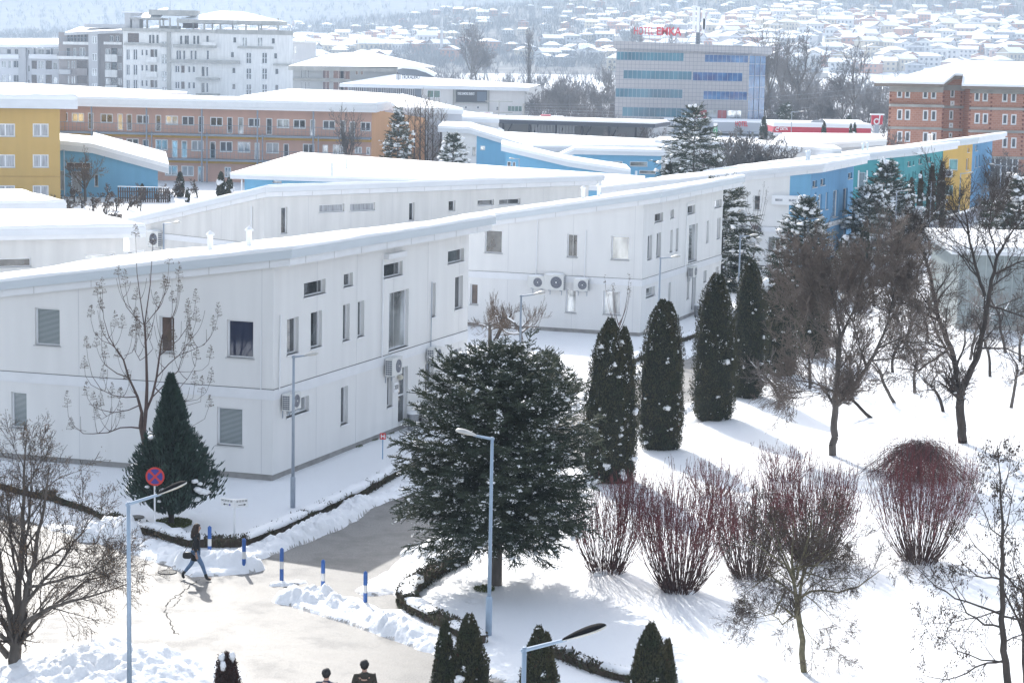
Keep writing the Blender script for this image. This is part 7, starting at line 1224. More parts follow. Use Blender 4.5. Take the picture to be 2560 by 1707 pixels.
# young shoots of other paulownias
def shoots(x, y, H, label, n=9, z0=.0, w_=.9, seed=1):
    rg = np.random.default_rng(seed); r_ = empty('young_paulownia', (x, y, 0), label=label, cat='tree'); segs = []; C = []
    segs.append((0, 0, z0, 0, 0, H*.42, .05, .045))
    for k in range(n):
        a = 6.28*k/n+rg.random(); p = np.array([0, 0, H*(.42+.10*rg.random())]); d = np.array([math.cos(a)*.6, math.sin(a)*.6, .6]); L = H*.55*(.7+.4*rg.random())/7; r = .026
        for i in range(7): d = d+[0, 0, .28]; d /= np.linalg.norm(d); e = p+d*L*w_; segs.append((*p, *e, r, r*.78)); p = e; r *= .78
        for j in range(22): f = rg.random(); C.append(p+[rg.normal(0, .05), rg.normal(0, .05), f*.4-.1])
    S = np.array(segs); S[:, 6:8] = np.maximum(S[:, 6:8], .007); V, F = segtubes(S[:1], 8); npmesh('trunk', V, F, [pm], None, r_, True, False); V, F = segtubes(S[1:], 5); npmesh('crown', V, F, [pm], None, r_, True, False)
    C = np.array(C); V, F = leaves(C, np.tile([0, 0, 1.], (len(C), 1))+rg.normal(0, .3, (len(C), 3)), .05, .03, rg); npmesh('seed_pods', V, F, [podl], None, r_, False, False)
x, y = P(*Z('5', 1905, 760), 2.0); x, y = PD(*Z('5', 1905, 760), 99)[:2]; shoots(x, y, ztop(x, y, Z('5', 0, 350)[1]), 'young bare tree with upright shoots between the thujas and the second white house', 8)
x, y = PD(*Z('U', 503, 985), 146)[:2]; shoots(x, y, ztop(x, y, Z('U', 0, 440)[1]), 'slim bare tree with upright shoots before the white and blue house', 11, seed=4)
# ---- apple trees near B
for i, (a, c, yt, ln, lb) in enumerate([(1035, 870, 520, -.35, 'pruned apple tree with a snow-dusted crook beside the large white house'), (1045, 815, 540, .45, 'dark-trunked pruned apple tree leaning towards the grey lamp'), (1258, 905, 520, .15, 'pruned apple tree with thin upright shoots behind the spruce tip')]):
    x, y = P(*Z('5', a, c)); H_ = ztop(x, y, Z('5', 0, yt)[1])
    def f(rg, segs, tips, H_=H_, ln=ln):
        P_ = [lv(6, .08, 0, .8, 4, 1.15, .85, .6, tap=.7), lv(6, .25, -.01, .2, 5, .8, .5, .5), lv(4, .2, .15, .1, 5, .7, .9, .5), lv(4, .06, .20, .3, 2, .5, .8, .6), lv(3, .05, .2, 1, 0, .3, .5)]; grow(rg, (0, 0, -.1), (ln, 0, 1), H_*.55, .12, 0, P_, segs, tips)
    tree('apple_tree', x, y, f, lb, 'tree', twig_w, barkd if i == 1 else bark, split=1, group='pruned apple trees', tmin=.006, seed=90+i, snowf=.5)
# ---- lower corner tree (bare, tan dry keys)
x, y = P(36, 1690); D = y; LL = limbs(D, x, y, [[(100, 1600, .17), (100, 1400, .16), (110, 1250, .14)], [(110, 1260, .12), (125, 1000, .09), (145, 700, .07), (160, 350, .045), (165, 100, .03), (180, -100, .012)], [(115, 1240, .10), (190, 950, .07, -.3), (250, 600, .05, -.3), (310, 300, .03, -.3), (345, 60, .012, -.3)], [(100, 1230, .08), (40, 1000, .06, .3), (0, 700, .04, .3), (-60, 400, .02, .3)], [(120, 1180, .07), (280, 1080, .05, -.5), (480, 1000, .035, -.6), (640, 960, .025, -.6), (870, 880, .01, -.6)], [(180, 1000, .05, -.3), (350, 800, .035, -.6), (500, 600, .022, -.8), (640, 420, .01, -.8)], [(60, 1380, .09, .2), (-40, 1250, .07, .3), (-200, 1100, .04, .3)], [(110, 1250, .06), (330, 1060, .04, .6), (560, 880, .03, .9), (760, 800, .012, 1)],
    [(130, 1000, .05), (90, 700, .035, .8), (60, 400, .02, 1), (30, 150, .01, 1)], [(220, 780, .04, -.3), (420, 640, .025, .3), (600, 660, .01, .5)], [(150, 700, .04), (200, 450, .03, .6), (215, 180, .015, .8), (205, -80, .006, .8)], [(200, 900, .04, -.5), (400, 860, .03, -.9), (620, 800, .02, -1), (800, 700, .008, -1)]], '7')
PT3 = [dict(kids=9, ang=.6, L=.95), lv(4, .12, .04, .1, 4, .65, .6), lv(3, .13, .04, .1, 3, .65, .62), lv(3, .13, .03, .2, 3, .6, .65, .7), lv(2, .1, .0, 1, 0, .4, .5)]
tree('bare_tree', x, y, spread_tree(6, LL, .17, PT3), 'bare spreading tree with tan dry seeds on its twigs, beside the ploughed snow mound', 'tree', twig_d, bark, split=1, tmin=.0045, seed=12, pods=dict(m=keym, size=(.025, .05), w_=.022, per=2, sp=.05, cap=5200))
# ---- lower trees with hanging pods
x, y = PD(*Z('9', 850, 1600), 50.3)[:2]; D = y; LL = limbs(D, x, y, [[(860, 1700, .09), (850, 1559, .085), (825, 1200, .075), (800, 1040, .07)], [(800, 1040, .05), (780, 880, .045), (765, 740, .035), (770, 600, .02), (775, 450, .01)], [(805, 1040, .05), (825, 900, .04), (850, 740, .03), (880, 560, .015)], [(820, 980, .035), (900, 930, .03), (1080, 940, .025), (1220, 900, .018), (1340, 810, .012), (1440, 740, .006)], [(810, 960, .035), (720, 900, .028), (640, 840, .02), (580, 740, .01)], [(770, 1100, .02, -.3), (700, 1160, .015, -.6), (640, 1100, .012, -.8), (700, 960, .006, -.8)], [(770, 800, .03), (700, 760, .02, .5), (560, 690, .01, .8)], [(770, 780, .03), (920, 760, .02, -.4), (1060, 640, .01, -.6)], [(850, 800, .02), (1000, 850, .015, -.6), (1180, 840, .008, -.8)], [(720, 930, .02, .3), (640, 1080, .014, .5), (520, 1110, .009, .6), (400, 1100, .004, .6)], [(820, 1130, .014), (900, 1250, .009), (1000, 1330, .005), (1110, 1320, .003)], [(690, 780, .02), (500, 900, .01), (400, 960, .005)], [(790, 900, .03, .3), (700, 700, .022, .5), (600, 520, .015, .7), (520, 400, .006, .8)], [(800, 900, .03, .3), (900, 700, .022, .5), (980, 520, .015, .6), (1050, 420, .006, .6)], [(780, 850, .03, -.2), (680, 620, .02, -.5), (640, 430, .008, -.6)], [(800, 850, .03, -.2), (860, 620, .02, -.5), (900, 400, .008, -.6)], [(775, 800, .025), (560, 640, .015), (450, 560, .006)], [(800, 800, .025), (1000, 660, .015), (1130, 560, .006)]], '9')
PT4 = [dict(kids=6, ang=.8, L=.72), lv(4, .15, .05, .1, 4, .75, .6), lv(3, .15, .03, .1, 5, .7, .62), lv(3, .15, .0, .2, 3, .7, .65, .7), lv(2, .12, -.02, 1, 0, .4, .5)]
tree('young_tree', x, y, spread_tree(4.6, LL, .09, PT4), 'young pale-trunked tree with tiny tan seeds, in front of the red-stemmed shrubs', 'tree', twig_d, mat('bark_lichen', (.20, .18, .11), .9, .4, 12, .4, 40), split=1, tmin=.004, seed=13, pods=dict(m=podl, size=(.02, .05), w_=.02, per=2, sp=.05, cap=3800))
x, y = PD(*Z('9', 2240, 1590), 47.2)[:2]; D = y; LL = limbs(D, x, y, [[(2250, 1800, .10), (2240, 1559, .095), (2205, 1200, .075), (2200, 800, .055), (2205, 450, .035), (2190, 150, .018), (2170, -50, .008)], [(2205, 1180, .03), (2080, 1160, .024), (1960, 1080, .018), (1880, 920, .012), (1800, 780, .006)], [(2200, 1090, .03), (2040, 1030, .024), (1880, 980, .018), (1750, 900, .013), (1620, 770, .007), (1560, 700, .004)], [(2200, 850, .025), (2080, 840, .02), (1990, 790, .014), (1900, 700, .007)], [(2200, 800, .02), (2080, 680, .015), (1990, 580, .01), (1900, 440, .005)], [(2200, 560, .02), (2120, 500, .014), (2060, 350, .009), (1980, 150, .004)],
    [(2230, 1400, .03), (2100, 1420, .022), (1960, 1490, .018), (1820, 1535, .012), (1650, 1500, .006)], [(2235, 1420, .025), (2060, 1400, .018), (1900, 1340, .013), (1840, 1260, .008), (1790, 1180, .004)], [(2200, 1100, .03), (2330, 1130, .022), (2480, 1050, .012)], [(2200, 800, .03), (2290, 900, .022), (2420, 960, .012)], [(2205, 560, .02), (2250, 400, .012), (2290, 200, .006)], [(2215, 1280, .02), (2330, 1230, .014), (2450, 1150, .008)], [(2195, 300, .015), (2240, 150, .01), (2290, -50, .005)], [(2210, 1060, .02), (1960, 1120, .012), (1750, 1150, .008), (1560, 1160, .004)]], '9')
PT5 = [dict(kids=6, ang=.85, L=.55), lv(3, .15, .02, .1, 4, .75, .6), lv(3, .15, .0, .1, 3, .7, .62), lv(2, .12, -.02, 1, 0, .4, .5)]
tree('young_tree', x, y, spread_tree(7, LL, .1, PT5), 'slim dark tree hung with clusters of brown seed cones at the picture edge', 'tree', twig_d, barkd, split=1, tmin=.0045, seed=14, pods=dict(m=pod, size=(.04, .08), w_=.032, per=4, sp=.045, cap=750))
x, y = PD(*Z('9', 2365, 1600), 49)[:2]; tree('young_tree', x, y, bare(6.5, .25, (.02, 0), .07, (5, 5, 4, 3), .5, .12, .08), 'second slim dark tree just inside the picture edge', 'tree', twig_d, barkd, split=1, tmin=.0045, seed=15, pods=dict(m=pod, size=(.04, .085), w_=.032, per=4, sp=.045, cap=350))
# ---------- red stemmed shrubs
def dogwood(x, y, H, W_, n, label, seed, red=1.0, base=.5):
    rg = np.random.default_rng(seed); segs = []; C = []; r_ = empty('red_stem_shrub', (x, y, .1), label=label, cat='shrub', group='red-stemmed shrubs')
    for k in range(n):
        a = rg.random()*6.283; q = rg.random()**.5; p = np.array([math.cos(a)*q*base, math.sin(a)*q*base, 0]); hh = H*(.56+.52*rg.random()**.8)*(1-.10*q); out = q*(W_*.74*rg.uniform(.7, 1.12)-base*q); N = 9; r = rg.uniform(.007, .0135); pts = [p]
        bend = rg.normal(0, .03, (2,))
        for i in range(1, N+1):
            f = i/N; o = out*(1-(1-f)**1.9)*(1 if f < .6 else 1-.0*(f-.6)); pts.append(p+np.array([math.cos(a)*o, math.sin(a)*o, hh*f**1.02])+np.append(bend*f*f*4, 0)+rg.normal(0, .022, 3))
        for i in range(N): segs.append((*pts[i], *pts[i+1], r*(1-.7*i/N), r*(1-.7*(i+1)/N), 0 if i < 4 else 1))
        for j in range(rg.integers(3, 8)):
            i = rg.integers(4, N); b0 = pts[i]; dd = pts[min(i+1, N)]-pts[i-1]; dd /= np.linalg.norm(dd); L = H*rg.uniform(.10, .26); d2 = dd+rg.normal(0, .28, 3); d2 /= np.linalg.norm(d2); m = b0+d2*L*.5; e = m+(d2+[0, 0, .3])/1.15*L*.5; segs.append((*b0, *m, r*.55, r*.4, 1)); segs.append((*m, *e, r*.4, r*.25, 1)); C.append(e)
        C.append(pts[-1])
    S = np.array(segs); S[:, 6:8] = np.maximum(S[:, 6:8], .0042)
    for l, m, nm in ((0, mat('stem_brown', (.085, .04, .035), .8, .4, 4), 'lower_stems'), (1, red1, 'red_stems')): V, F = segtubes(S[S[:, 8] == l][:, :8], 3); npmesh(nm, V, F, [m], None, r_, False, False)
    C = np.array(C); C = C[rg.random(len(C)) < .45]; V, F = leaves(C, rg.normal(0, 1, (len(C), 3)), .045, .035, rg); npmesh('dry_heads', V, F, [pod], None, r_, False, False)
    b = MB()
    for k in range(7): a = rg.random()*6.28; b.blob((math.cos(a)*base*rg.random(), math.sin(a)*base*rg.random(), .03), rg.uniform(.08, .16), snow, k, 2, .1, (1, 1, .7))
    b.build('snow_at_foot', r_, smooth=True, world=False)
for bx0, by0, yt, W_, n, lb, sd_ in ((1395, 1322, 1120, 1.9, 150, 'red-stemmed shrub nearest the big spruce', 1), (1560, 1366, 1100, 2.35, 230, 'dense red-stemmed shrub, second from the spruce', 2), (1722, 1334, 1110, 1.85, 170, 'narrower red-stemmed shrub, third from the spruce', 3), (1862, 1296, 1075, 2.6, 250, 'wide brownish red-stemmed shrub behind the young pale-trunked tree', 4), (2112, 1300, 1040, 2.7, 215, 'largest bright red-stemmed shrub before the twiggy mound', 5)):
    x, y = P(*Z('F', bx0, by0)); H_ = ztop(x, y, Z('F', 0, yt)[1])*.99; dogwood(x, y, H_*1.03, W_*.92, n, lb, sd_)
for i, (a, c, yt, W_) in enumerate(((1640, 1150, 1060, 1.6), (1800, 1110, 1020, 1.6), (1440, 1170, 1090, 1.0))):
    x, y = P(*Z('F', a, c)); dogwood(x, y, max(.9, ztop(x, y, Z('F', 0, yt)[1])), W_, 60, ('thin red-stemmed shrub behind the dense ones', 'thin red-stemmed shrub behind the wide brownish one', 'sparse red-stemmed shrub at the foot of the front thuja')[i], 30+i)
# weeping twiggy mound
x, y = P(*Z('F', 2110, 1105)); rg = np.random.default_rng(9); segs = []
for k in range(760):
    a = rg.random()*6.283; R_ = 1.9*(.35+.75*rg.random())*(1+.15*math.sin(a*3)); p = np.array([0, 0, .85+.35*rg.random()])+rg.normal(0, .22, 3)*[1.6, 1.6, .7]
    N = 6; pts = [p+np.array([math.cos(a)*R_*(i/N), math.sin(a)*R_*(i/N), -1.05*(i/N)**1.9+.12*math.sin(i)])+rg.normal(0, .05, 3) for i in range(N+1)]
    for i in range(N): segs.append((*pts[i], *pts[i+1], .006, .005))
r_ = empty('weeping_shrub', (x, y, .1), label='dome-shaped weeping shrub of dark twigs behind the largest red-stemmed shrub', cat='shrub'); V, F = segtubes(segs, 3); npmesh('twigs', V, F, [mat('twig_plum', (.10, .055, .05), .9)], None, r_, False, False); V, F = segtubes([(0, 0, -.1, 0, 0, 1.3, .09, .05)], 7); npmesh('trunk', V, F, [barkd], None, r_, True, False)
# ---------- thujas
def thuja_mesh(r_, H, W_, n, seed, m=thuja, leaf=(.06, .13), snow_n=40, prof=None, lean=0, rusty=0.0, ssz=(.04, .10), core=thujac, up=1.0, off=(0, 0)):
    rg = np.random.default_rng(seed); prof = prof or (lambda f: np.interp(f, [0, .06, .2, .5, .75, .9, 1], [.70, .90, 1, .93, .74, .48, .10]))
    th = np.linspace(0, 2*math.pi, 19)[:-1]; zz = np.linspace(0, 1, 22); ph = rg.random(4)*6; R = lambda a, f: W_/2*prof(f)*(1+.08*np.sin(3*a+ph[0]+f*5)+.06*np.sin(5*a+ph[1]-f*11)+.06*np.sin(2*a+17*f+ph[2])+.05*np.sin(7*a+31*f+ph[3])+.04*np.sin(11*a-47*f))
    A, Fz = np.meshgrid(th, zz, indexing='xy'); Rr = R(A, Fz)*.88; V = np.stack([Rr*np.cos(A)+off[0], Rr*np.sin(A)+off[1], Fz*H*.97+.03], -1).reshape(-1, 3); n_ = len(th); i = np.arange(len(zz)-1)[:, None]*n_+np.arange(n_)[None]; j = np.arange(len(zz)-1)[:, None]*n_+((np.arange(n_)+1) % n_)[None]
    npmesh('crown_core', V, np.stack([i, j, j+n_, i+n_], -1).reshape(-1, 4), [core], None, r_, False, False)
    f = rg.random(n); f = np.where(rg.random(n) < .5, f, f**1.0); a = rg.random(n)*6.283; rr = R(a, f)*(1+rg.normal(0, .06, n)+.10*(rg.random(n) < .08)); C = np.stack([rr*np.cos(a)+off[0], rr*np.sin(a)+off[1], f*H+rg.normal(0, .03, n)], 1); C[:, 2] = np.maximum(C[:, 2], .04)
    Dr = np.stack([np.cos(a)*.45, np.sin(a)*.45, np.full(n, up)], 1)+rg.normal(0, .35, (n, 3)); V, F = leaves(C, Dr, rg.uniform(*leaf, n), rg.uniform(leaf[0]*.5, leaf[0]*.9, n), rg); npmesh('foliage', V, F, [m, thr], (rg.random(n) < rusty).astype(int), r_, False, False)
    if snow_n:
        b = MB()
        for k in range(snow_n):
            f0 = rg.random()**.9; a0 = rg.random()*6.283; q = R(np.array(a0), np.array(f0))*.97; sz = ssz[0]*.55+(ssz[1]*1.5-ssz[0]*.55)*rg.random()**4.2; c = (float(q*math.cos(a0))*1.0+off[0], float(q*math.sin(a0))*1.0+off[1], f0*H); b.blob(c, sz, snow, k, 2, .45, (.8*abs(math.sin(a0))+.5, .8*abs(math.cos(a0))+.5, rg.uniform(.6, 1.2)))
            if sz > ssz[1]*.8: b.blob((c[0]+rg.normal(0, sz*.7), c[1]-sz*.2, c[2]+rg.normal(0, sz*.8)), sz*.6, snow, k+3, 2, .45)
        b.build('snow_patches', r_, smooth=True, world=False)
        q_ = snow_n*4; fc = rg.random(q_//8+1); ac = rg.random(q_//8+1)*6.283; i_ = rg.integers(0, len(fc), q_); f = np.clip(fc[i_]+rg.normal(0, .012, q_), .02, .99); a = ac[i_]+rg.normal(0, .10, q_); rr = R(a, f)*1.01; C = np.stack([rr*np.cos(a)+off[0], rr*np.sin(a)+off[1], f*H], 1); V, F = leaves(C, rg.normal(0, 1, (q_, 3)), rg.uniform(.5, 1.5, q_)*ssz[1], rg.uniform(.3, .8, q_)*ssz[1], rg); npmesh('snow_frosting', V, F, [snow], None, r_, False, False)
def thuja_at(px, pyb, pyt, wpx, label, n=7000, seed=1, twin=None, cat='thuja', group='columnar thujas', **k):
    x, y = P(px, pyb); H_ = ztop(x, y, pyt); W_ = wpx*y/FPX; r_ = empty('columnar_thuja', (x, y, .02), label=label, cat=cat, group=group); MB().tube([(0, 0, -.1), (0, 0, H_*.3)], [.09, .06], barkd, 7).build('trunk', r_, world=False)
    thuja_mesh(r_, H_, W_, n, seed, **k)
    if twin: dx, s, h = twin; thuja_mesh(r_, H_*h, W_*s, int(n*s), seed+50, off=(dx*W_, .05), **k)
    return r_
kf = 1.0884
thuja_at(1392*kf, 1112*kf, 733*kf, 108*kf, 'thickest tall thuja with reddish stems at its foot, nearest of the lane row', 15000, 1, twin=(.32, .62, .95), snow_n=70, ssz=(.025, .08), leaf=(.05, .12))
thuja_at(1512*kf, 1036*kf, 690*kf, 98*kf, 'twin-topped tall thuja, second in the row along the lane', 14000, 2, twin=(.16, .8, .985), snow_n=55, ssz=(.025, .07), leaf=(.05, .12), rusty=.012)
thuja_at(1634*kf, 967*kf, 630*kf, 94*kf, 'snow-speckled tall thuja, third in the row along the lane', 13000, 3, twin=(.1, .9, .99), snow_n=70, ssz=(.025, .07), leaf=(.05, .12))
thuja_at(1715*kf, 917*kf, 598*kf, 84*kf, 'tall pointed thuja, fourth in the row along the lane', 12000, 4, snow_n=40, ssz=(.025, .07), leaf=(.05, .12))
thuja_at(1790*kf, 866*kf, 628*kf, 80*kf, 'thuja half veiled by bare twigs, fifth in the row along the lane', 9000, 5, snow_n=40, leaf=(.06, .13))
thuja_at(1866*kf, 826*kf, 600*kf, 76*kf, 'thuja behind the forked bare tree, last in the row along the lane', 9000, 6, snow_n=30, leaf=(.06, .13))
cone_p = lambda f: np.interp(f, [0, .1, .35, .6, .8, .93, 1], [.85, 1, .95, .78, .52, .3, .1])
for px, yt, wp, lb, sd_, tw in ((1078, 1412, 92, 'small bushy thuja with a lower twin, beside the foot of the blue-grey lamp', 21, (-.55, .62, .93)), (1238, 1440, 86, 'small thuja behind the black-topped lamp head', 22, (.2, .7, .94)), (1496, 1433, 104, 'small thuja standing alone at the bottom edge of the snow field', 23, (.36, .5, .86))):
    x, y = P(px*kf, yt*kf, 2.75); H_ = 2.75; W_ = wp*kf*y/FPX*1.12; r_ = empty('small_thuja', (x, y, 0), label=lb, cat='thuja', group='small thujas'); MB().tube([(0, 0, -.1), (0, 0, .8)], [.05, .04], barkd, 7).build('trunk', r_, world=False); thuja_mesh(r_, H_, W_, 9500, sd_, leaf=(.04, .10), snow_n=10, prof=cone_p, rusty=.015, ssz=(.03, .07)); dx, s_, h_ = tw; thuja_mesh(r_, H_*h_, W_*s_, 5500, sd_+9, leaf=(.04, .10), snow_n=7, prof=cone_p, off=(dx*W_, .1), rusty=.01, ssz=(.03, .07))
x, y = P(521*kf, 1500*kf, 1.5); r_ = empty('small_thuja', (x, y, 0), label='dead rusty-brown little conifer with snow caps beside the snow mound', cat='thuja'); MB().tube([(0, 0, -.1), (0, 0, .6)], [.04, .03], barkd, 7).build('trunk', r_, world=False); thuja_mesh(r_, 1.5, .62, 5500, 31, m=mat('dead_brown', (.06, .022, .016), .9, .4, 6), core=mat('dead_core', (.02, .01, .008), .9), leaf=(.03, .08), snow_n=0, prof=lambda f: np.interp(f, [0, .2, .8, .95, 1], [.8, 1, .75, .5, .1]))
b = MB(); [b.blob((dx, dy, dz), .12, snow, i, 2, .2, (.6, .6, 1.1)) for i, (dx, dy, dz) in enumerate(((-.1, -.1, 1.42), (.13, -.08, 1.45), (-.06, -.2, 1.25)))]; b.build('snow_patches', r_, smooth=True, world=False)
# distant thujas
for (k, px, yb, yt, wp, dd, lb, cat_) in (('U', 1778, 640, 286, 62, 185, 'dark thuja against the yellow wall, taller of the close pair', ''), ('U', 1710, 650, 298, 60, 184, 'dark thuja against the yellow wall, beside the taller one', ''), ('U', 1636, 655, 352, 40, 180, 'narrow dark thuja before the teal wall', ''), ('U', 1570, 690, 395, 66, 172, 'snow-dusted thuja before the teal wall', ''), ('U', 1185, 830, 560, 26, 160, 'thin dark thuja at the corner between the blue and teal walls', ''), ('U', 1262, 860, 715, 90, 150, 'rounded snow-topped conifer below the teal wall', ''), ('U', 1120, 870, 790, 90, 145, 'low rounded conifer below the deep blue wall', ''),
    ('1', 1232, 1306, 1178, 52, 212, 'small snowy thuja before the salmon block, standing alone', ''), ('1', 1511, 1314, 1178, 54, 211, 'small dark thuja by the broad snow roof, taller of two', ''), ('1', 1568, 1314, 1215, 50, 210.5, 'small dark thuja by the broad snow roof, shorter of two', ''), ('1', 973, 1345, 1262, 34, 206, 'tiny round-topped thuja behind the paling fence', ''), ('1', 1283, 1345, 1290, 28, 205, 'tiny pointed thuja beside the paling fence', ''), ('3', 982, 945, 832, 44, 315, 'dark thuja before the red fuel station canopy', ''), ('3', 1165, 942, 846, 32, 315, 'thin dark thuja under the vaulted roof', ''), ('3', 1192, 942, 838, 32, 316, 'thin dark thuja beside its twin under the vaulted roof', ''),
    ('3', 570, 930, 800, 60, 330, 'dark thuja at the glass corner of the hotel', ''), ('3', 1155, 820, 778, 44, 420, 'dark conifer top behind the vaulted roof', ''), ('3', 257, 1165, 1105, 36, 230, 'small dark conifer beside the tall cedar', ''), ('2', 2245, 1200, 1080, 70, 190, 'dark thuja below the tall cedar', '')):
    q = PD(*Z(k, px, yb), dd); H_ = PD(*Z(k, px, yt), dd)[2]; r_ = empty('columnar_thuja', (q[0], dd, 0), label=lb, cat='thuja', group='distant thujas'); MB().tube([(0, 0, -.1), (0, 0, H_*.3)], [.1, .06], barkd, 5).build('trunk', r_, world=False); thuja_mesh(r_, H_, wp/2.735*dd/FPX, 1500, int(px), leaf=(.14, .3), snow_n=16, ssz=(.07, .16), prof=cone_p if 'rounded' in lb else None)
# round clipped bush
x, y = PD(*Z('6', 1812, 500), 133)[:2]; r_ = empty('round_bush', (x, y, 0), label='egg-shaped yellow-green clipped evergreen beside the pale pavilion', cat='shrub'); thuja_mesh(r_, ztop(x, y, Z('6', 0, 185)[1]), 175/2.735*133/FPX, 8000, 77, m=mat('bush_yellow_green', (.075, .085, .025), .8, .5, 2), leaf=(.07, .15), snow_n=0, prof=lambda f: np.interp(f, [0, .15, .4, .7, .9, 1], [.45, .75, 1, .95, .6, .15]))
x, y = P(*Z('5', 1400, 1150)); r_ = empty('round_bush', (x, y, 0), label='small round green shrub half hidden behind the big spruce', cat='shrub'); thuja_mesh(r_, 1.9, 1.7, 5000, 78, m=mat('bush_green', (.04, .06, .02), .8, .5, 2), leaf=(.05, .11), snow_n=0, prof=lambda f: np.interp(f, [0, .15, .4, .7, .9, 1], [.6, .85, 1, .9, .6, .15]))
# ---------- the big spruce
def conifer(x, y, H, R, label, seed, zb=.9, n_whorl=26, per=9, cat='spruce', m=ndl, tw=.022, twl=.26, dens=1.0, snow_n=400, shape=None, droop=-.05, name='spruce_tree', ssz=(.05, .12), trunk_r=.14, leader=True, upcurve=.35, thick=1.0, group=None, tops=((0, 0, 1.0),), bk=None, core=True, bscale=1.0, zjit=.08):
    rg = np.random.default_rng(seed); shape = shape or (lambda f: np.interp(f, [0, .15, .4, .7, .9, 1], [.85, 1, .86, .5, .2, .03])); r_ = empty(name, (x, y, 0), label=label, cat=cat, group=group); wood = []; ndls = []; sn = []
    wood.append((0, 0, -.1, 0, 0, zb, trunk_r, trunk_r*.9)); wood.append((0, 0, zb, 0, 0, H*.93, trunk_r*.9, .03))
    for ti, (ox, oy, hs) in enumerate(tops):
        if ti or hs < 1: wood.append((0, 0, H*.6, ox, oy, H*hs*.97, .05, .015))
        tp = np.array([ox, oy, H*hs]); ndls.append((*(tp-[0, 0, .55]), *tp, tw*1.2, tw*.6))
        for k in range(5): a = rg.random()*6.28; e = tp-[0, 0, .35]+np.array([math.cos(a)*.25, math.sin(a)*.25, .18]); ndls.append((*(tp-[0, 0, .45]), *e, tw, tw*.5))
    for w_ in range(n_whorl):
        f = (w_+.5)/n_whorl; z = zb+(H-zb)*f; ox, oy, hs = tops[w_ % len(tops)] if f > .62 else (0, 0, 1)
        if z > H*hs-.1: z = H*hs-.1-.3*rg.random()
        for k in range(per):
            a = 6.283*(k+rg.random()*.8)/per+w_*1.3; L = R*shape(f)*(.78+.34*rg.random()); el = droop+.75*f*f+rg.normal(0, .08+zjit*.5); p = np.array([ox*max(0, (f-.6)/.4), oy*max(0, (f-.6)/.4), z+rg.normal(0, zjit)]); d = np.array([math.cos(a)*math.cos(el), math.sin(a)*math.cos(el), math.sin(el)]); N = max(4, int(L/.26)); st_ = L/N; side = np.array([-math.sin(a), math.cos(a), 0])
            for i in range(N):
                g = i/N; d2 = d+np.array([0, 0, upcurve*g*g-.10*math.sin(g*3.1)]); d2 /= np.linalg.norm(d2); e = p+d2*st_; wood.append((*p, *e, max(.022*(1-g), .006), max(.022*(1-g-1/N), .005)))
                if g > .12:
                    ndls.append((*p, *e, tw*1.05, tw*1.0))
                    for s_ in (-1, 1, 0):
                        for q in range(2 if dens > .8 else 1):
                            if s_ == 0 and rg.random() < .4: continue
                            l2 = twl*bscale*(.7+.7*rg.random())*(1.25-.55*g)*(1+(1-f)*.5); b0 = p+(e-p)*rg.random(); sd_ = side*s_*(.75+.3*rg.random())+d2*(.75)+np.array([0, 0, (-.35 if s_ else -.95)*(1-f)+.15+rg.normal(0, .12+zjit)]); sd_ /= np.linalg.norm(sd_); e2 = b0+sd_*l2; ndls.append((*b0, *e2, tw, tw*.5))
                            for u_ in (-1, 1):
                                if rg.random() < .75*dens: b1 = b0+sd_*l2*rg.uniform(.25, .6); s3 = sd_+np.cross(sd_, [0, 0, 1])*u_*.8; s3 /= np.linalg.norm(s3); ndls.append((*b1, *(b1+s3*l2*.5), tw*.85, tw*.45))
                    if rg.random() < .5: sn.append(e+[0, 0, tw*1.2])
                    if rg.random() < zjit*3: sn.append(e2+[0, 0, tw*.8])
                p = e
            ndls.append((*p, *(p+d2*.18), tw, tw*.4))
    V, F = segtubes(wood[:2], 9); npmesh('trunk', V, F, [bk or bark], None, r_, True, False); V, F = segtubes(wood[2:], 4); npmesh('branches', V, F, [bk or barkd], None, r_, False, False)
    S = np.array(ndls); S[:, 6:8] *= thick*.62; V, F = segtubes(S, 3)
    # bristling needles along the twigs
    k = np.repeat(np.arange(len(S)), 5 if dens > .8 else 3); t_ = rg.random(len(k)); a = S[k, :3]; c = S[k, 3:6]; C = a+(c-a)*t_[:, None]; dv = (c-a); dv /= np.linalg.norm(dv, axis=1, keepdims=True)+1e-9; Dr = dv*.9+rg.normal(0, .75, (len(k), 3)); Dr /= np.linalg.norm(Dr, axis=1, keepdims=True); ln = tw*thick*rg.uniform(2.6, 4.4, len(k)); V2, F2 = leaves(C+Dr*ln[:, None]*.45, Dr, ln, tw*thick*.8, rg)
    npmesh('foliage', np.concatenate([V, V2]), np.concatenate([F, F2+len(V)]), [m], None, r_, False, False)
    rg.shuffle(sn); b = MB()
    for i, c in enumerate(sn[:snow_n]):
        sz = rg.uniform(*ssz); 
        for q in range(rg.integers(1, 4)): b.blob(tuple(np.array(c)+rg.normal(0, sz*.9, 3)*[1, 1, .6]), sz*(1-.25*q)*rg.uniform(.6, 1.3), snow, i+q, 2, .45, (rg.uniform(.7, 1.5), rg.uniform(.7, 1.5), rg.uniform(.5, 1)))
    b.build('snow_patches', r_, smooth=True, world=False)
    C = np.array(sn); m_ = len(C); k_ = 7 if zjit > .1 else 5; C = np.repeat(C, k_, 0); C += rg.normal(0, tw*2.4, C.shape)*[1, 1, .5]; keep = rg.random(m_) < (.85 if zjit > .1 else .55); C = C[np.repeat(keep, k_)]; V, F = leaves(C, rg.normal(0, 1, (len(C), 3))*[1, 1, .35], tw*rg.uniform(1.8, 5.0, len(C)), tw*rg.uniform(1.1, 2.4, len(C)), rg); npmesh('snow_frosting', V, F, [snow], None, r_, False, False); return r_
x, y = P(1241, 1474); H_ = ztop(x, y, 902)
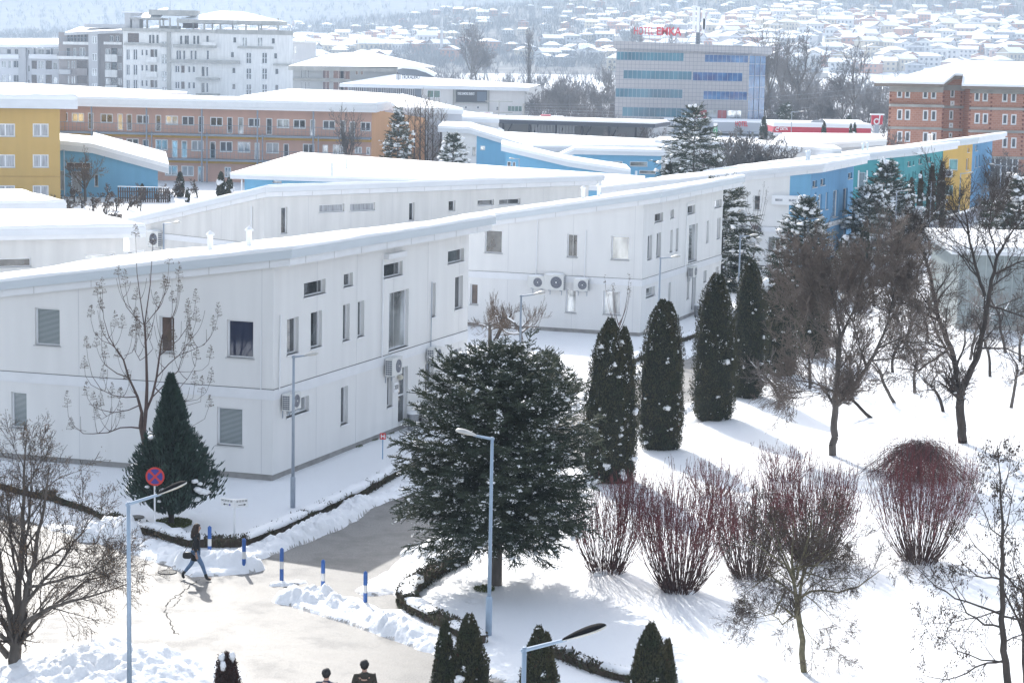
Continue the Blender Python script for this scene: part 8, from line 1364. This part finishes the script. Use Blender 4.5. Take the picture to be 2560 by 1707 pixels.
conifer(x, y, H_, 2.75, 'big broad spruce loaded with snow patches, standing over the curved hedge', 5, zb=1.75, n_whorl=38, per=12, zjit=.2, shape=lambda f: np.interp(f, [0, .1, .3, .5, .66, .8, .9, 1], [.74, .93, 1.0, .99, .90, .68, .46, .16]), snow_n=520, tops=((.15, 0, 1.04), (-.75, .1, .97), (1.0, -.1, .93), (-.25, .3, .98)), droop=-.12, twl=.30, tw=.021, thick=1.15, ssz=(.02, .065), trunk_r=.16)
b = MB(); rg = np.random.default_rng(3); gm_ = mat('grass_tuft', (.10, .12, .03), .9, .4, 8)
def tuft(x, y, r, n, label, seed):
    rg = np.random.default_rng(seed); a = rg.random(n)*6.28; q = np.sqrt(rg.random(n))*r; C = np.stack([x+q*np.cos(a), y+q*np.sin(a)*1.3, .14+.05*rg.random(n)], 1); V, F = leaves(C, rg.normal(0, .7, (n, 3))+[0, 0, .6], rg.uniform(.06, .14, n), .02, rg); npmesh('grass_patch', V, F, [gm_], None, kind='stuff', label=label, cat='grass')
tx, ty = P(*Z('8', 985, 950)); tuft(tx, ty, .3, 500, 'tuft of green grass in the snow at the foot of the big spruce', 1)
tx, ty = P(429, 1322); tuft(tx, ty+.15, .62, 2600, 'ring of bare green grass under the small cypress', 2)
for i in range(3): tx, ty = P(*Z('5', 100+i*110, 1545-i*45)); tuft(tx, ty+.15, .3, 260, 'grass showing along the plinth of the large white house', 5+i)
# ---------- small cypress before A
x, y = P(428, 1320); H_ = ztop(x, y, 930); r_ = empty('cypress_tree', (x, y, 0), label='small blue-green cypress with a pointed crown, before the large white house', cat='cypress'); MB().tube([(0, 0, -.1), (.0, 0, 1.0), (0, 0, H_*.6)], [.10, .09, .04], barkd, 9).build('trunk', r_, world=False)
rg = np.random.default_rng(7); segs = []; sp = []; prof = lambda f: np.interp(f, [0, .06, .13, .22, .36, .5, .62, .75, .88, 1], [.25, .62, 1.0, .93, .80, .56, .34, .25, .15, .02]); zb = .62
V = []; n = 15000; f = rg.random(n)**.9; a = rg.random(n)*6.283; W_ = 1.38; ph = np.sin(a*3+1)*.10+np.sin(a*5+f*9)*.12+np.sin(a*9+f*24)*.12+np.sin(a*14-f*40)*.08; Rr = W_*prof(f)*(1+ph)*(.60+.42*np.sqrt(rg.random(n)))*(1+.16*(rg.random(n) < .12)); C = np.stack([Rr*np.cos(a), Rr*np.sin(a), zb+f*(H_-zb)+.35*(Rr/W_)**1.3*.5-.1], 1)
Dr = np.stack([np.cos(a)*.7, np.sin(a)*.7, np.full(n, 1.0)], 1)+rg.normal(0, .25, (n, 3)); Vv, F = leaves(C, Dr, rg.uniform(.10, .32, n), rg.uniform(.03, .075, n), rg); npmesh('foliage', Vv, F, [cypm], None, r_, False, False)
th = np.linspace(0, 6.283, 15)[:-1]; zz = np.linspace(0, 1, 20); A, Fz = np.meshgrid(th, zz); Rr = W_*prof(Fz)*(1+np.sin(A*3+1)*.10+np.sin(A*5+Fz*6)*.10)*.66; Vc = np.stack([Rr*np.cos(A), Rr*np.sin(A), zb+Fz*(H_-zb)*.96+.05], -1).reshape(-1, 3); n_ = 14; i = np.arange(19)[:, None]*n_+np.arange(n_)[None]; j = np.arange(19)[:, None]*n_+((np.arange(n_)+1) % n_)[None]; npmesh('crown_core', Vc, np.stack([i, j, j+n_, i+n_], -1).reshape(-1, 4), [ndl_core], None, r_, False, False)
b = MB(); rg = np.random.default_rng(2)
for i in range(26): a0 = rg.choice([3.3, 3.9, 5.6, 5.9, 4.6])+rg.normal(0, .2); f0 = rg.uniform(.06, .26) if i < 22 else rg.uniform(.3, .55); q = W_*prof(f0)*.98; b.blob((q*math.cos(a0), q*math.sin(a0), zb+f0*(H_-zb)+.05), rg.uniform(.05, .13), snow, i, 2, .2, (1.2, 1, .7))
b.build('snow_patches', r_, smooth=True, world=False)
# ---------- other snowy conifers
def con_px(k, px, yt, dd, R, lb, seed, **kw): q = PD(*Z(k, px, yt), dd); kw.setdefault('name', 'snowy_conifer'); return conifer(q[0], dd, q[2], R, lb, seed, tw=.05, dens=.5, **kw)
con_px('U', 862, 560, 133, 2.6, 'snowy spruce before the bright blue house end', 41, zb=.3, n_whorl=17, per=9, snow_n=260, ssz=(.08, .17), twl=.5)
con_px('U', 1420, 305, 168, 3.0, 'snowy spruce before the teal house', 42, zb=.4, n_whorl=18, per=9, snow_n=240, ssz=(.09, .2), twl=.55)
con_px('U', 1300, 500, 158, 2.7, 'low spreading snowy cedar beside the teal house', 43, zb=.3, n_whorl=11, per=8, snow_n=170, ssz=(.09, .2), twl=.55, shape=lambda f: np.interp(f, [0, .5, 1], [1, .8, .25]))
con_px('3', 105, 755, 190, 3.9, 'tall cedar with drooping snowy tips rising above the white roofs', 44, zb=.5, n_whorl=18, per=7, snow_n=170, ssz=(.10, .2), twl=.7, cat='cedar', shape=lambda f: np.interp(f, [0, .3, .6, .85, 1], [1, .95, .75, .45, .1]), upcurve=-.3)
con_px('U', 300, 455, 136, 2.9, 'snow-laden cedar between the second and third white houses', 45, zb=.3, n_whorl=15, per=8, snow_n=240, ssz=(.10, .2), twl=.6, cat='cedar', shape=lambda f: np.interp(f, [0, .5, 1], [1, .9, .3]), upcurve=-.35)
con_px('2', 398, 742, 226, 2.2, 'pointed snowy spruce before the orange gable wall', 46, zb=.3, n_whorl=18, per=8, snow_n=170, ssz=(.10, .22), twl=.5)
con_px('2', 775, 930, 218, 1.9, 'dense dark spruce with snow lumps beside the row of bare poplars', 47, zb=.2, n_whorl=13, per=9, snow_n=120, ssz=(.10, .22), twl=.5, shape=lambda f: np.interp(f, [0, .3, .7, 1], [1, 1, .7, .15]))
con_px('U', 2330, 430, 150, 2.9, 'dark snowy conifer at the picture edge below the water tanks', 48, zb=.3, n_whorl=16, per=9, snow_n=200, ssz=(.09, .2), twl=.55)
con_px('3', 725, 715, 360, 2.6, 'dark pointed conifer between the hotel and the fuel station', 49, zb=.3, n_whorl=13, per=8, snow_n=30, ssz=(.10, .2), twl=.7)
con_px('U', 2105, 560, 140, .9, 'tiny pointed conifer on the snow slope', 50, zb=.1, n_whorl=9, per=7, snow_n=20, ssz=(.05, .1), twl=.3)
for i, (a, c, dd, rr, lb) in enumerate(((760, 900, 126, 1.2, 'snow-capped shrub below the snowy spruce, nearer the thujas'), (905, 905, 127, 1.3, 'snow-capped shrub below the bright blue wall'), (560, 960, 118, .8, 'dark bush with a dusting of snow by the last thujas'), (985, 910, 128, .9, 'snow-capped shrub beside the deep blue wall'), (640, 900, 124, 1.0, 'dark snow-patched bush between lamp and spruce'))):
    q = PD(*Z('U', a, c), dd); r_ = empty('snowy_shrub', (q[0], dd, 0), label=lb, cat='shrub', group='snow-capped shrubs'); thuja_mesh(r_, rr*1.6+.4, rr*1.9, 2500, 300+i, leaf=(.08, .18), snow_n=22 if i not in (2,) else 6, ssz=(.14, .32), prof=lambda f: np.interp(f, [0, .3, .7, .9, 1], [.8, 1, .8, .5, .1]))
# ---------- bare background trees
protos = {}
def bg(key, fn, mt, mb, seed, tmin, split=1):
    r_ = tree('bare_tree', 0, 0, fn, None, None, mt, mb, split=split, tmin=tmin, seed=seed); protos[key] = [r_, False]; return r_
def put(key, x, y, sc, rz, name=None, **k):
    r_, used = protos[key]
    if not used: r_.location = (x, y, hill_z(np.array([x]), np.array([y]))[0]-.1); r_.rotation_euler = (0, 0, rz); r_.scale = (sc, sc, sc); tag(r_, **k); protos[key][1] = True; o = r_
    else: o = copy_tree(r_, (x, y, hill_z(np.array([x]), np.array([y]))[0]-.1), rz, sc=sc, **k)
    if name: o.name = name
    return o
twf = mat('twig_far', (.17, .155, .15), .95)
bg('round', bare(10, .25, (0, 0), .16, (6, 6, 5, 4), .7, .06, .12), twf, bark, 101, .018); bg('tall', bare(10, .3, (0, 0), .14, (6, 6, 4, 3), .38, .14, .08), twf, bark, 102, .018); bg('bush', bare(10, .12, (0, 0), .12, (7, 6, 5, 4), .8, .06, .13), twf, bark, 103, .022); bg('wide', bare(10, .2, (.1, 0), .18, (7, 6, 5, 4), .95, .04, .15), twf, bark, 104, .02)
def poplar(rg, segs, tips):
    P_ = [lv(14, .01, .02, .12, 46, .30, .22, .35, short=.6), lv(4, .06, .12, .1, 5, .35, .5), lv(3, .06, .12, .2, 3, .35, .5), lv(2, .05, .1, 1, 0, .3, .5)]; grow(rg, (0, 0, -.1), (0, 0, 1), 9.6, .16, 0, P_, segs, tips)
bg('poplar', poplar, twf, bark, 105, .016)
def stem(rg, segs, tips):
    P_ = [lv(14, .015, .02, .15, 34, .75, .16, .3, short=.9), lv(4, .08, .06, .1, 5, .5, .5), lv(2, .06, .1, 1, 0, .3, .5)]; grow(rg, (0, 0, -.1), (0, 0, 1), 9.8, .11, 0, P_, segs, tips)
bg('stem', stem, twig_w, barkd, 106, .014)
def bgpx(key, k, px, ybase, ytop, dd, label, rz=0, group=None, name=None, wid=1): 
    q = PD(*Z(k, px, ytop), dd); z0 = hill_z(np.array([q[0]]), np.array([dd]))[0]; hh = max(max(v[2] for v in ch.bound_box) for ch in protos[key][0].children)*.97; s = (q[2]-z0)/hh; o = put(key, q[0], dd, s, rz, name, label=label, cat='tree', group=group)
    if wid != 1: o.scale = (s*wid, s*wid, s)
    return o
for a, c in (('round', 4), ('tall', 4), ('bush', 4), ('wide', 4), ('poplar', 4), ('stem', 4)):
    pass
bgpx('round', '2', 890, 545, 125, 700, 'tall bare tree with a broad crown behind the cream showroom', 1); bgpx('tall', '2', 950, 545, 150, 712, 'tall bare tree sharing its crown with the one behind the showroom', 2.2); bgpx('poplar', '2', 1297, 700, 182, 640, 'single narrow bare poplar standing in the snowy fields', 0, name='poplar_tree')
bgpx('tall', '3', 640, 800, 135, 470, 'tall bare tree just past the glass corner of the hotel', .5); bgpx('round', '3', 815, 790, 165, 480, 'tall bare tree between the hotel and the fuel station', 2); bgpx('round', '3', 1225, 800, 262, 460, 'broad bare tree behind the barrel-vaulted roof', 4); bgpx('tall', '3', 720, 800, 250, 500, 'slender bare tree between the two tall ones past the hotel', 3)
for i, (a, yt) in enumerate(((2010, 135), (2275, 135), (2060, 160))): bgpx('poplar', '2', a, 400, yt+10, 900, ('far narrow poplar behind the first rooftop letters', 'far narrow poplar behind the last rooftop letters', 'far bare poplar behind the middle rooftop letters')[i], i, 'far poplars behind the hotel')
rg = random.Random(5); W4 = ['round', 'bush', 'wide', 'tall']
for i, (a, yt, dd) in enumerate([(1300, 570, 500), (1350, 600, 470), (1420, 560, 520), (1480, 540, 560), (1530, 500, 520), (1575, 560, 470), (1620, 590, 520), (1680, 560, 540), (1740, 600, 480), (1790, 560, 520), (1850, 520, 540), (1380, 640, 460), (1660, 640, 460), (1720, 570, 600), (1280, 640, 480), (1830, 400, 620)]):
    bgpx(W4[i % 4], '2', a, 800, yt, dd, 'bare riverside tree in the grey thicket between showroom and hotel', rg.random()*6, 'bare riverside trees between showroom and hotel', wid=1.25)
for i, (a, yt, dd) in enumerate([(600, 600, 440), (700, 560, 470), (760, 480, 520), (860, 560, 450), (900, 470, 520), (960, 620, 430), (1010, 560, 470), (1060, 520, 500), (1130, 560, 430), (1300, 560, 440), (1350, 520, 500), (1400, 640, 420), (1180, 600, 520), (670, 640, 420), (790, 640, 420)]):
    bgpx(W4[i % 4], '3', a, 800, yt, dd, 'bare riverside tree in the dark thicket between hotel and brick block', rg.random()*6, 'bare riverside trees between hotel and brick block', wid=1.25)
for i, (a, yt) in enumerate(((462, 640), (512, 660), (555, 612), (592, 640), (640, 640), (690, 668), (600, 655))): bgpx('stem', '2', a, 1085, yt, 232+i*1.5, 'slim bare poplar in the row beside the snowy spruce', i*1.1, 'row of slim bare poplars', 'slim_poplar')
bgpx('tall', '2', 78, 1030, 712, 228, 'bare tree in front of the salmon walkways', 1); bgpx('stem', '2', 330, 1060, 900, 226, 'thin bare tree by the orange gable wall', 2)
tr = tree('maple_tree', *PD(*Z('1', 585, 1370), 203)[:2], bare(7.2, .22, (0, 0), .16, (7, 6, 5, 4), .62, .09, .1), 'bare rounded tree with tan seeds before the low blue house', 'tree', twig_w, bark, split=1, tmin=.012, seed=120, pods=dict(m=keym, size=(.07, .14), w_=.06, per=2, sp=.12, cap=500))
for i, (a, yt, yb, dd) in enumerate([(300, 880, 1140, 214), (390, 850, 1140, 216), (460, 860, 1140, 214), (520, 900, 1130, 216), (580, 930, 1100, 214), (650, 930, 1100, 216), (720, 950, 1090, 214), (350, 930, 1140, 212)]): bgpx('bush', '3', a, yb, yt, dd, 'bare dark bushy tree before the white roofs past the tall cedar', i*1.3, 'bare bushy trees past the tall cedar', wid=1.1)
for i, (k, a, yt, dd) in enumerate([('3', 1020, 960, 250), ('3', 1290, 950, 250), ('3', 1440, 850, 245), ('2', 1840, 880, 285), ('2', 1910, 880, 287), ('2', 2110, 820, 290), ('2', 2200, 860, 300), ('3', 620, 880, 300), ('3', 2130, 1010, 215), ('3', 2270, 1020, 215), ('U', 2150, 380, 190)]): bgpx('bush', k, a, 0, yt, dd, ('thin bare shrub before the low gabled snow roof', 'reddish bare shrub at the end of the low gabled roof', 'bare tree at the corner of the brick block', 'reddish bare shrub before the dark shed', 'reddish bare shrub at the end of the dark shed', 'bare shrub before the pale lean-to', 'bare shrub at the hotel foot', 'bare shrub by the red canopy', 'bare shrub before the glazed floor of the brick block', 'second bare shrub before the glazed floor of the brick block', 'bare shrub in front of the brick block corner')[i], i)
# espalier rows by the ochre house
def gnarl(rg, segs, tips):
    P_ = [lv(5, .12, 0, .5, 5, 1.1, .7, .7, tap=.8), lv(4, .3, .05, .1, 6, .9, .5, .7), lv(3, .3, .05, .1, 5, .9, .6, .7), lv(2, .2, .05, .1, 3, .8, .6, .8), lv(1, .1, .05, 1, 0, .3, .5)]; grow(rg, (0, 0, -.05), (0, 0, 1), .9, .07, 0, P_, segs, tips)
pr = tree('espalier_tree', 0, 0, gnarl, None, None, twig_w, barkd, split=1, tmin=.013, seed=130, snowf=.5, rmin=.012); protos['gn'] = [pr, False]
pr2 = tree('espalier_tree', 0, 0, gnarl, None, None, twig_w, barkd, split=1, tmin=.013, seed=131, snowf=.5, rmin=.012); protos['gn2'] = [pr2, False]
gi = 0
for yb, xs in ((1545, (350, 440, 520, 610, 700, 790)), (1440, (400, 470, 560, 640, 710, 800, 870, 960)), (1380, (60, 160, 280, 340, 430, 510, 720, 960, 1080, 1160)), (1350, (1190, 1235, 1350))):
    for a in xs: x, y = P(*Z('1', a, yb)); s = rg.uniform(.95, 1.25); put('gn' if gi % 2 else 'gn2', x, y, s, rg.random()*6, 'espalier_tree', label='gnarled leafless fruit bush with snow in the plot below the ochre house', cat='fruit bush', group='gnarled fruit bushes in the plot'); gi += 1
# ============================================================ HILLSIDE TOWN
rg = np.random.default_rng(77); cols = {'white': (.62, .61, .60), 'cream': (.58, .50, .38), 'orange': (.50, .25, .16), 'grey': (.36, .36, .38), 'pink': (.50, .36, .32)}
HM = {k: mat('house_'+k, c, .9) for k, c in cols.items()}; hwin = mat('house_window', (.15, .155, .17), .3); roofr = mat('roof_tile_far', (.22, .10, .07), .9)
def house_mesh(w_, d, h, kind, m):
    b = MB(); b.box(-w_/2, -d/2, -3, w_/2, d/2, h, m); o = .7; rh = w_*.20 if kind != 'hip' else w_*.17
    if kind == 'gable': e = [(-w_/2-o, -d/2-o, h), (w_/2+o, -d/2-o, h), (w_/2+o, d/2+o, h), (-w_/2-o, d/2+o, h), (0, -d/2-o, h+rh), (0, d/2+o, h+rh)]; b.add([(-w_/2, -d/2, h), (w_/2, -d/2, h), (0, -d/2, h+rh*.95)], [(0, 1, 2)], m); F = [(0, 4, 5, 3), (4, 1, 2, 5)]
    elif kind == 'side': e = [(-w_/2-o, -d/2-o, h), (w_/2+o, -d/2-o, h), (w_/2+o, d/2+o, h), (-w_/2-o, d/2+o, h), (-w_/2-o, 0, h+rh), (w_/2+o, 0, h+rh)]; F = [(0, 1, 5, 4), (4, 5, 2, 3)]; [b.add([(s*w_/2, -d/2, h), (s*w_/2, d/2, h), (s*w_/2, 0, h+rh*.95)], [(0, 1, 2)], m) for s in (-1, 1)]
    else: e = [(-w_/2-o, -d/2-o, h), (w_/2+o, -d/2-o, h), (w_/2+o, d/2+o, h), (-w_/2-o, d/2+o, h), (-w_*.15, 0, h+rh), (w_*.15, 0, h+rh)]; F = [(0, 1, 5, 4), (1, 2, 5), (2, 3, 4, 5), (3, 0, 4)]
    b.add(e, F, roofr); b.add([(x, y, z+.12) for x, y, z in e], F, snow_far)
    n = len(e); b.add([(x, y, z+.01) for x, y, z in e[:4]]+[(x, y, z+.35) for x, y, z in e[:4]], [(0, 1, 5, 4), (1, 2, 6, 5), (3, 0, 4, 7)], snow_far)
    for fl in range(int(h//2.9)):
        for k in range(int(w_//3)): x = -w_/2+1.4+k*3; z = fl*2.9+.9; b.add([(x, -d/2-.03, z), (x+1.3, -d/2-.03, z), (x+1.3, -d/2-.03, z+1.3), (x, -d/2-.03, z+1.3)], [(0, 1, 2, 3)], hwin)
    return b
variants = []
for ck in cols:
    for kind in ('gable', 'side', 'hip'):
        w_ = {'gable': 10, 'side': 13, 'hip': 12}[kind]; variants.append((ck, kind, house_mesh(w_, 10, 5.9 if kind != 'hip' else 6.3, kind, HM[ck])))
cand = []
for _ in range(9000):
    px = rg.uniform(-100, 2660); D_ = 1290*(2350/1290)**rg.random(); x = (px-1280)*D_/FPX; z = float(hill_z(np.array([x]), np.array([D_]))[0]); py = proj((x, D_, z))[1]
    if py < -5: continue
    dens = np.interp(px, [-100, 500, 900, 1200, 1700, 2700], [.02, .10, .5, .8, 1, 1])*(.5 if D_ < 1400 else 1)
    if forest_mask(np.array([x]), np.array([D_]))[0] > .58: dens *= .08
    if rg.random() > dens: continue
    if all((x-c[0])**2+((D_-c[1])*.55)**2 > 12**2 for c in cand): cand.append((x, D_, z, px))
cand.sort(key=lambda c: c[1]); near = cand[:300]; rest = cand[300:]
kinds = {'gable': 'gabled', 'side': 'long-roofed', 'hip': 'hip-roofed'}; done = {}
for i, (x, D_, z, px) in enumerate(near):
    vi = int(rg.choice(15, p=np.array([.12, .12, .12, .07, .07, .07, .06, .06, .06, .06, .05, .05, .03, .03, .03])/1.0)); ck, kind, b = variants[vi]; s = rg.uniform(.85, 1.15)
    zone = 'below the wooded mountain' if px < 1150 else ('beyond the hotel' if px < 1950 else 'above the brick block'); lb = f'distant {ck} {kinds[kind]} house with snow on its roof, in the village {zone}'
    if vi not in done: o = b.build('village_house'); o.location = (x, D_, z); done[vi] = o
    else: o = done[vi].copy(); COL.objects.link(o); o.location = (x, D_, z)
    o.rotation_euler = (0, 0, rg.uniform(-.6, .6)); o.scale = (s, s, s*rg.uniform(.85, 1.3)); tag(o, lb, 'house', 'village houses '+zone)
big = MB(); 
for (x, D_, z, px) in rest:
    ck, kind, b = variants[int(rg.integers(0, 9))]; a = rg.uniform(-.6, .6); s = rg.uniform(.6, .95); ca, sa = math.cos(a)*s, math.sin(a)*s; n0 = len(big.v); big.v += [(x+vx*ca-vy*sa, D_+vx*sa+vy*ca, z+vz*s) for vx, vy, vz in b.v]; mp_ = [big.mi(m) for m in b.ms]; big.f += [[n0+k for k in f] for f in b.f]; big.m += [mp_[k] for k in b.m]
tag(big.build('hillside_houses'), 'mass of tiny snow-roofed houses higher up the far slope', 'houses', kind='stuff')
# minaret in the village
q = PD(*Z('2', 695, 260), 1450); z0 = float(hill_z(np.array([q[0]]), np.array([1450.]))[0]); zt = PD(*Z('2', 695, 118), 1450)[2]; b = MB(); b.tube([(q[0], 1450, z0), (q[0], 1450, z0+(zt-z0)*.72), (q[0], 1450, z0+(zt-z0)*.73), (q[0], 1450, z0+(zt-z0)*.76), (q[0], 1450, z0+(zt-z0)*.77), (q[0], 1450, z0+(zt-z0)*.88), (q[0], 1450, zt)], [1.1, 1.0, 1.6, 1.6, .8, .8, .05], HM['white'], 10); b.build('minaret', label='thin white minaret rising from the snowy village', cat='minaret')
# woods: far thickets that read as one mass
def wood(name, n, gen, hgt, m, label, seed, k=1.0, wd=.55):
    rg = np.random.default_rng(seed); XY = gen(rg, n); z = hill_z(XY[:, 0], XY[:, 1]); n = len(XY); H_ = rg.uniform(*hgt, n); seg = []
    C = np.repeat(np.stack([XY[:, 0], XY[:, 1], z+H_*.45], 1), 7, 0); Hh = np.repeat(H_, 7); C += rg.normal(0, 1, C.shape)*np.stack([Hh*.16, Hh*.16, Hh*.13], 1); Dr = np.stack([rg.normal(0, .35, len(C)), rg.normal(0, .35, len(C)), np.ones(len(C))], 1); V, F = leaves(C, Dr, Hh*.75, Hh*.045*k, rg); V2, F2 = leaves(C+rg.normal(0, .5, C.shape), Dr, Hh*.5, Hh*.03*k, rg)
    npmesh(name, np.concatenate([V, V2]), np.concatenate([F, F2+len(V)]), [m], None, kind='stuff', label=label, cat='woodland')
wm_ = mat('wood_far', (.20, .19, .19), .95)
def g1(rg, n):
    px = rg.uniform(-300, 2900, n*6); D_ = 1300*(2500/1300)**rg.random(n*6); x = (px-1280)*D_/FPX; k = (forest_mask(x, D_) > .55) | (rg.random(n*6) < .13); return np.stack([x[k], D_[k]], 1)[:n]
wood('hillside_wood', 7500, g1, (6, 11), wm_, 'patches of bare woodland between the hillside houses', 1)
def g2(rg, n):
    px = rg.uniform(-400, 2960, n*3); D_ = 2500*(6000/2500)**rg.random(n*3); x = (px-1280)*D_/FPX; k = forest_mask(x, D_) > .52; return np.stack([x[k], D_[k]], 1)[:n]
wood('mountain_wood', 9000, g2, (9, 15), wm_, 'bare forest covering the far mountain', 2, 1.4)
def g3(rg, n):
    out = []
    for D0, w_, p0, p1 in ((640, 12, 1000, 2560), (760, 10, 800, 2560), (880, 8, 900, 2560), (990, 14, 600, 2560), (1120, 25, 0, 2700), (1230, 25, 0, 2700), (560, 15, 1350, 2300), (1060, 10, -200, 1200)):
        m = n//8; px = rg.uniform(p0, p1, m); D_ = D0+rg.normal(0, w_, m)+(px-1280)*.02; k = fbm(px*.02, D_*.002+D0, 3, 3) > .42; out.append(np.stack([((px-1280)*D_/FPX)[k], D_[k]], 1))
    return np.concatenate(out)
wood('valley_thicket', 3400, g3, (3, 8), mat('thicket_brown', (.12, .105, .10), .95), 'brown hedgerows and thickets across the snowy valley floor', 3)
def g4(rg, n):
    px = np.concatenate([rg.uniform(1310, 1540, n//2), rg.uniform(1890, 2240, n//2)]); D_ = rg.uniform(415, 560, n//2*2); return np.stack([(px-1280)*D_/FPX, D_], 1)
wood('river_thicket', 900, g4, (1.5, 4.2), mat('thicket_dark', (.11, .095, .095), .95), 'low dark scrub under the riverside trees', 4, .8)
# ---------- haze
hz = MB(); hz.box(-5200, -60, -4, 5200, 7200, 620, snow); ho = hz.build('haze'); ho['kind'] = 'stuff'; ho['label'] = 'pale blue winter haze filling the valley air'; ho['category'] = 'haze'
hm = bpy.data.materials.new('haze_air'); hm.use_nodes = True; t = hm.node_tree; t.nodes.clear(); out = t.nodes.new('ShaderNodeOutputMaterial'); pv = t.nodes.new('ShaderNodeVolumePrincipled'); pv.inputs['Color'].default_value = (.68, .83, 1, 1); pv.inputs['Density'].default_value = HAZE; pv.inputs['Anisotropy'].default_value = .05; t.links.new(pv.outputs[0], out.inputs['Volume'])
ho.data.materials.clear(); ho.data.materials.append(hm)
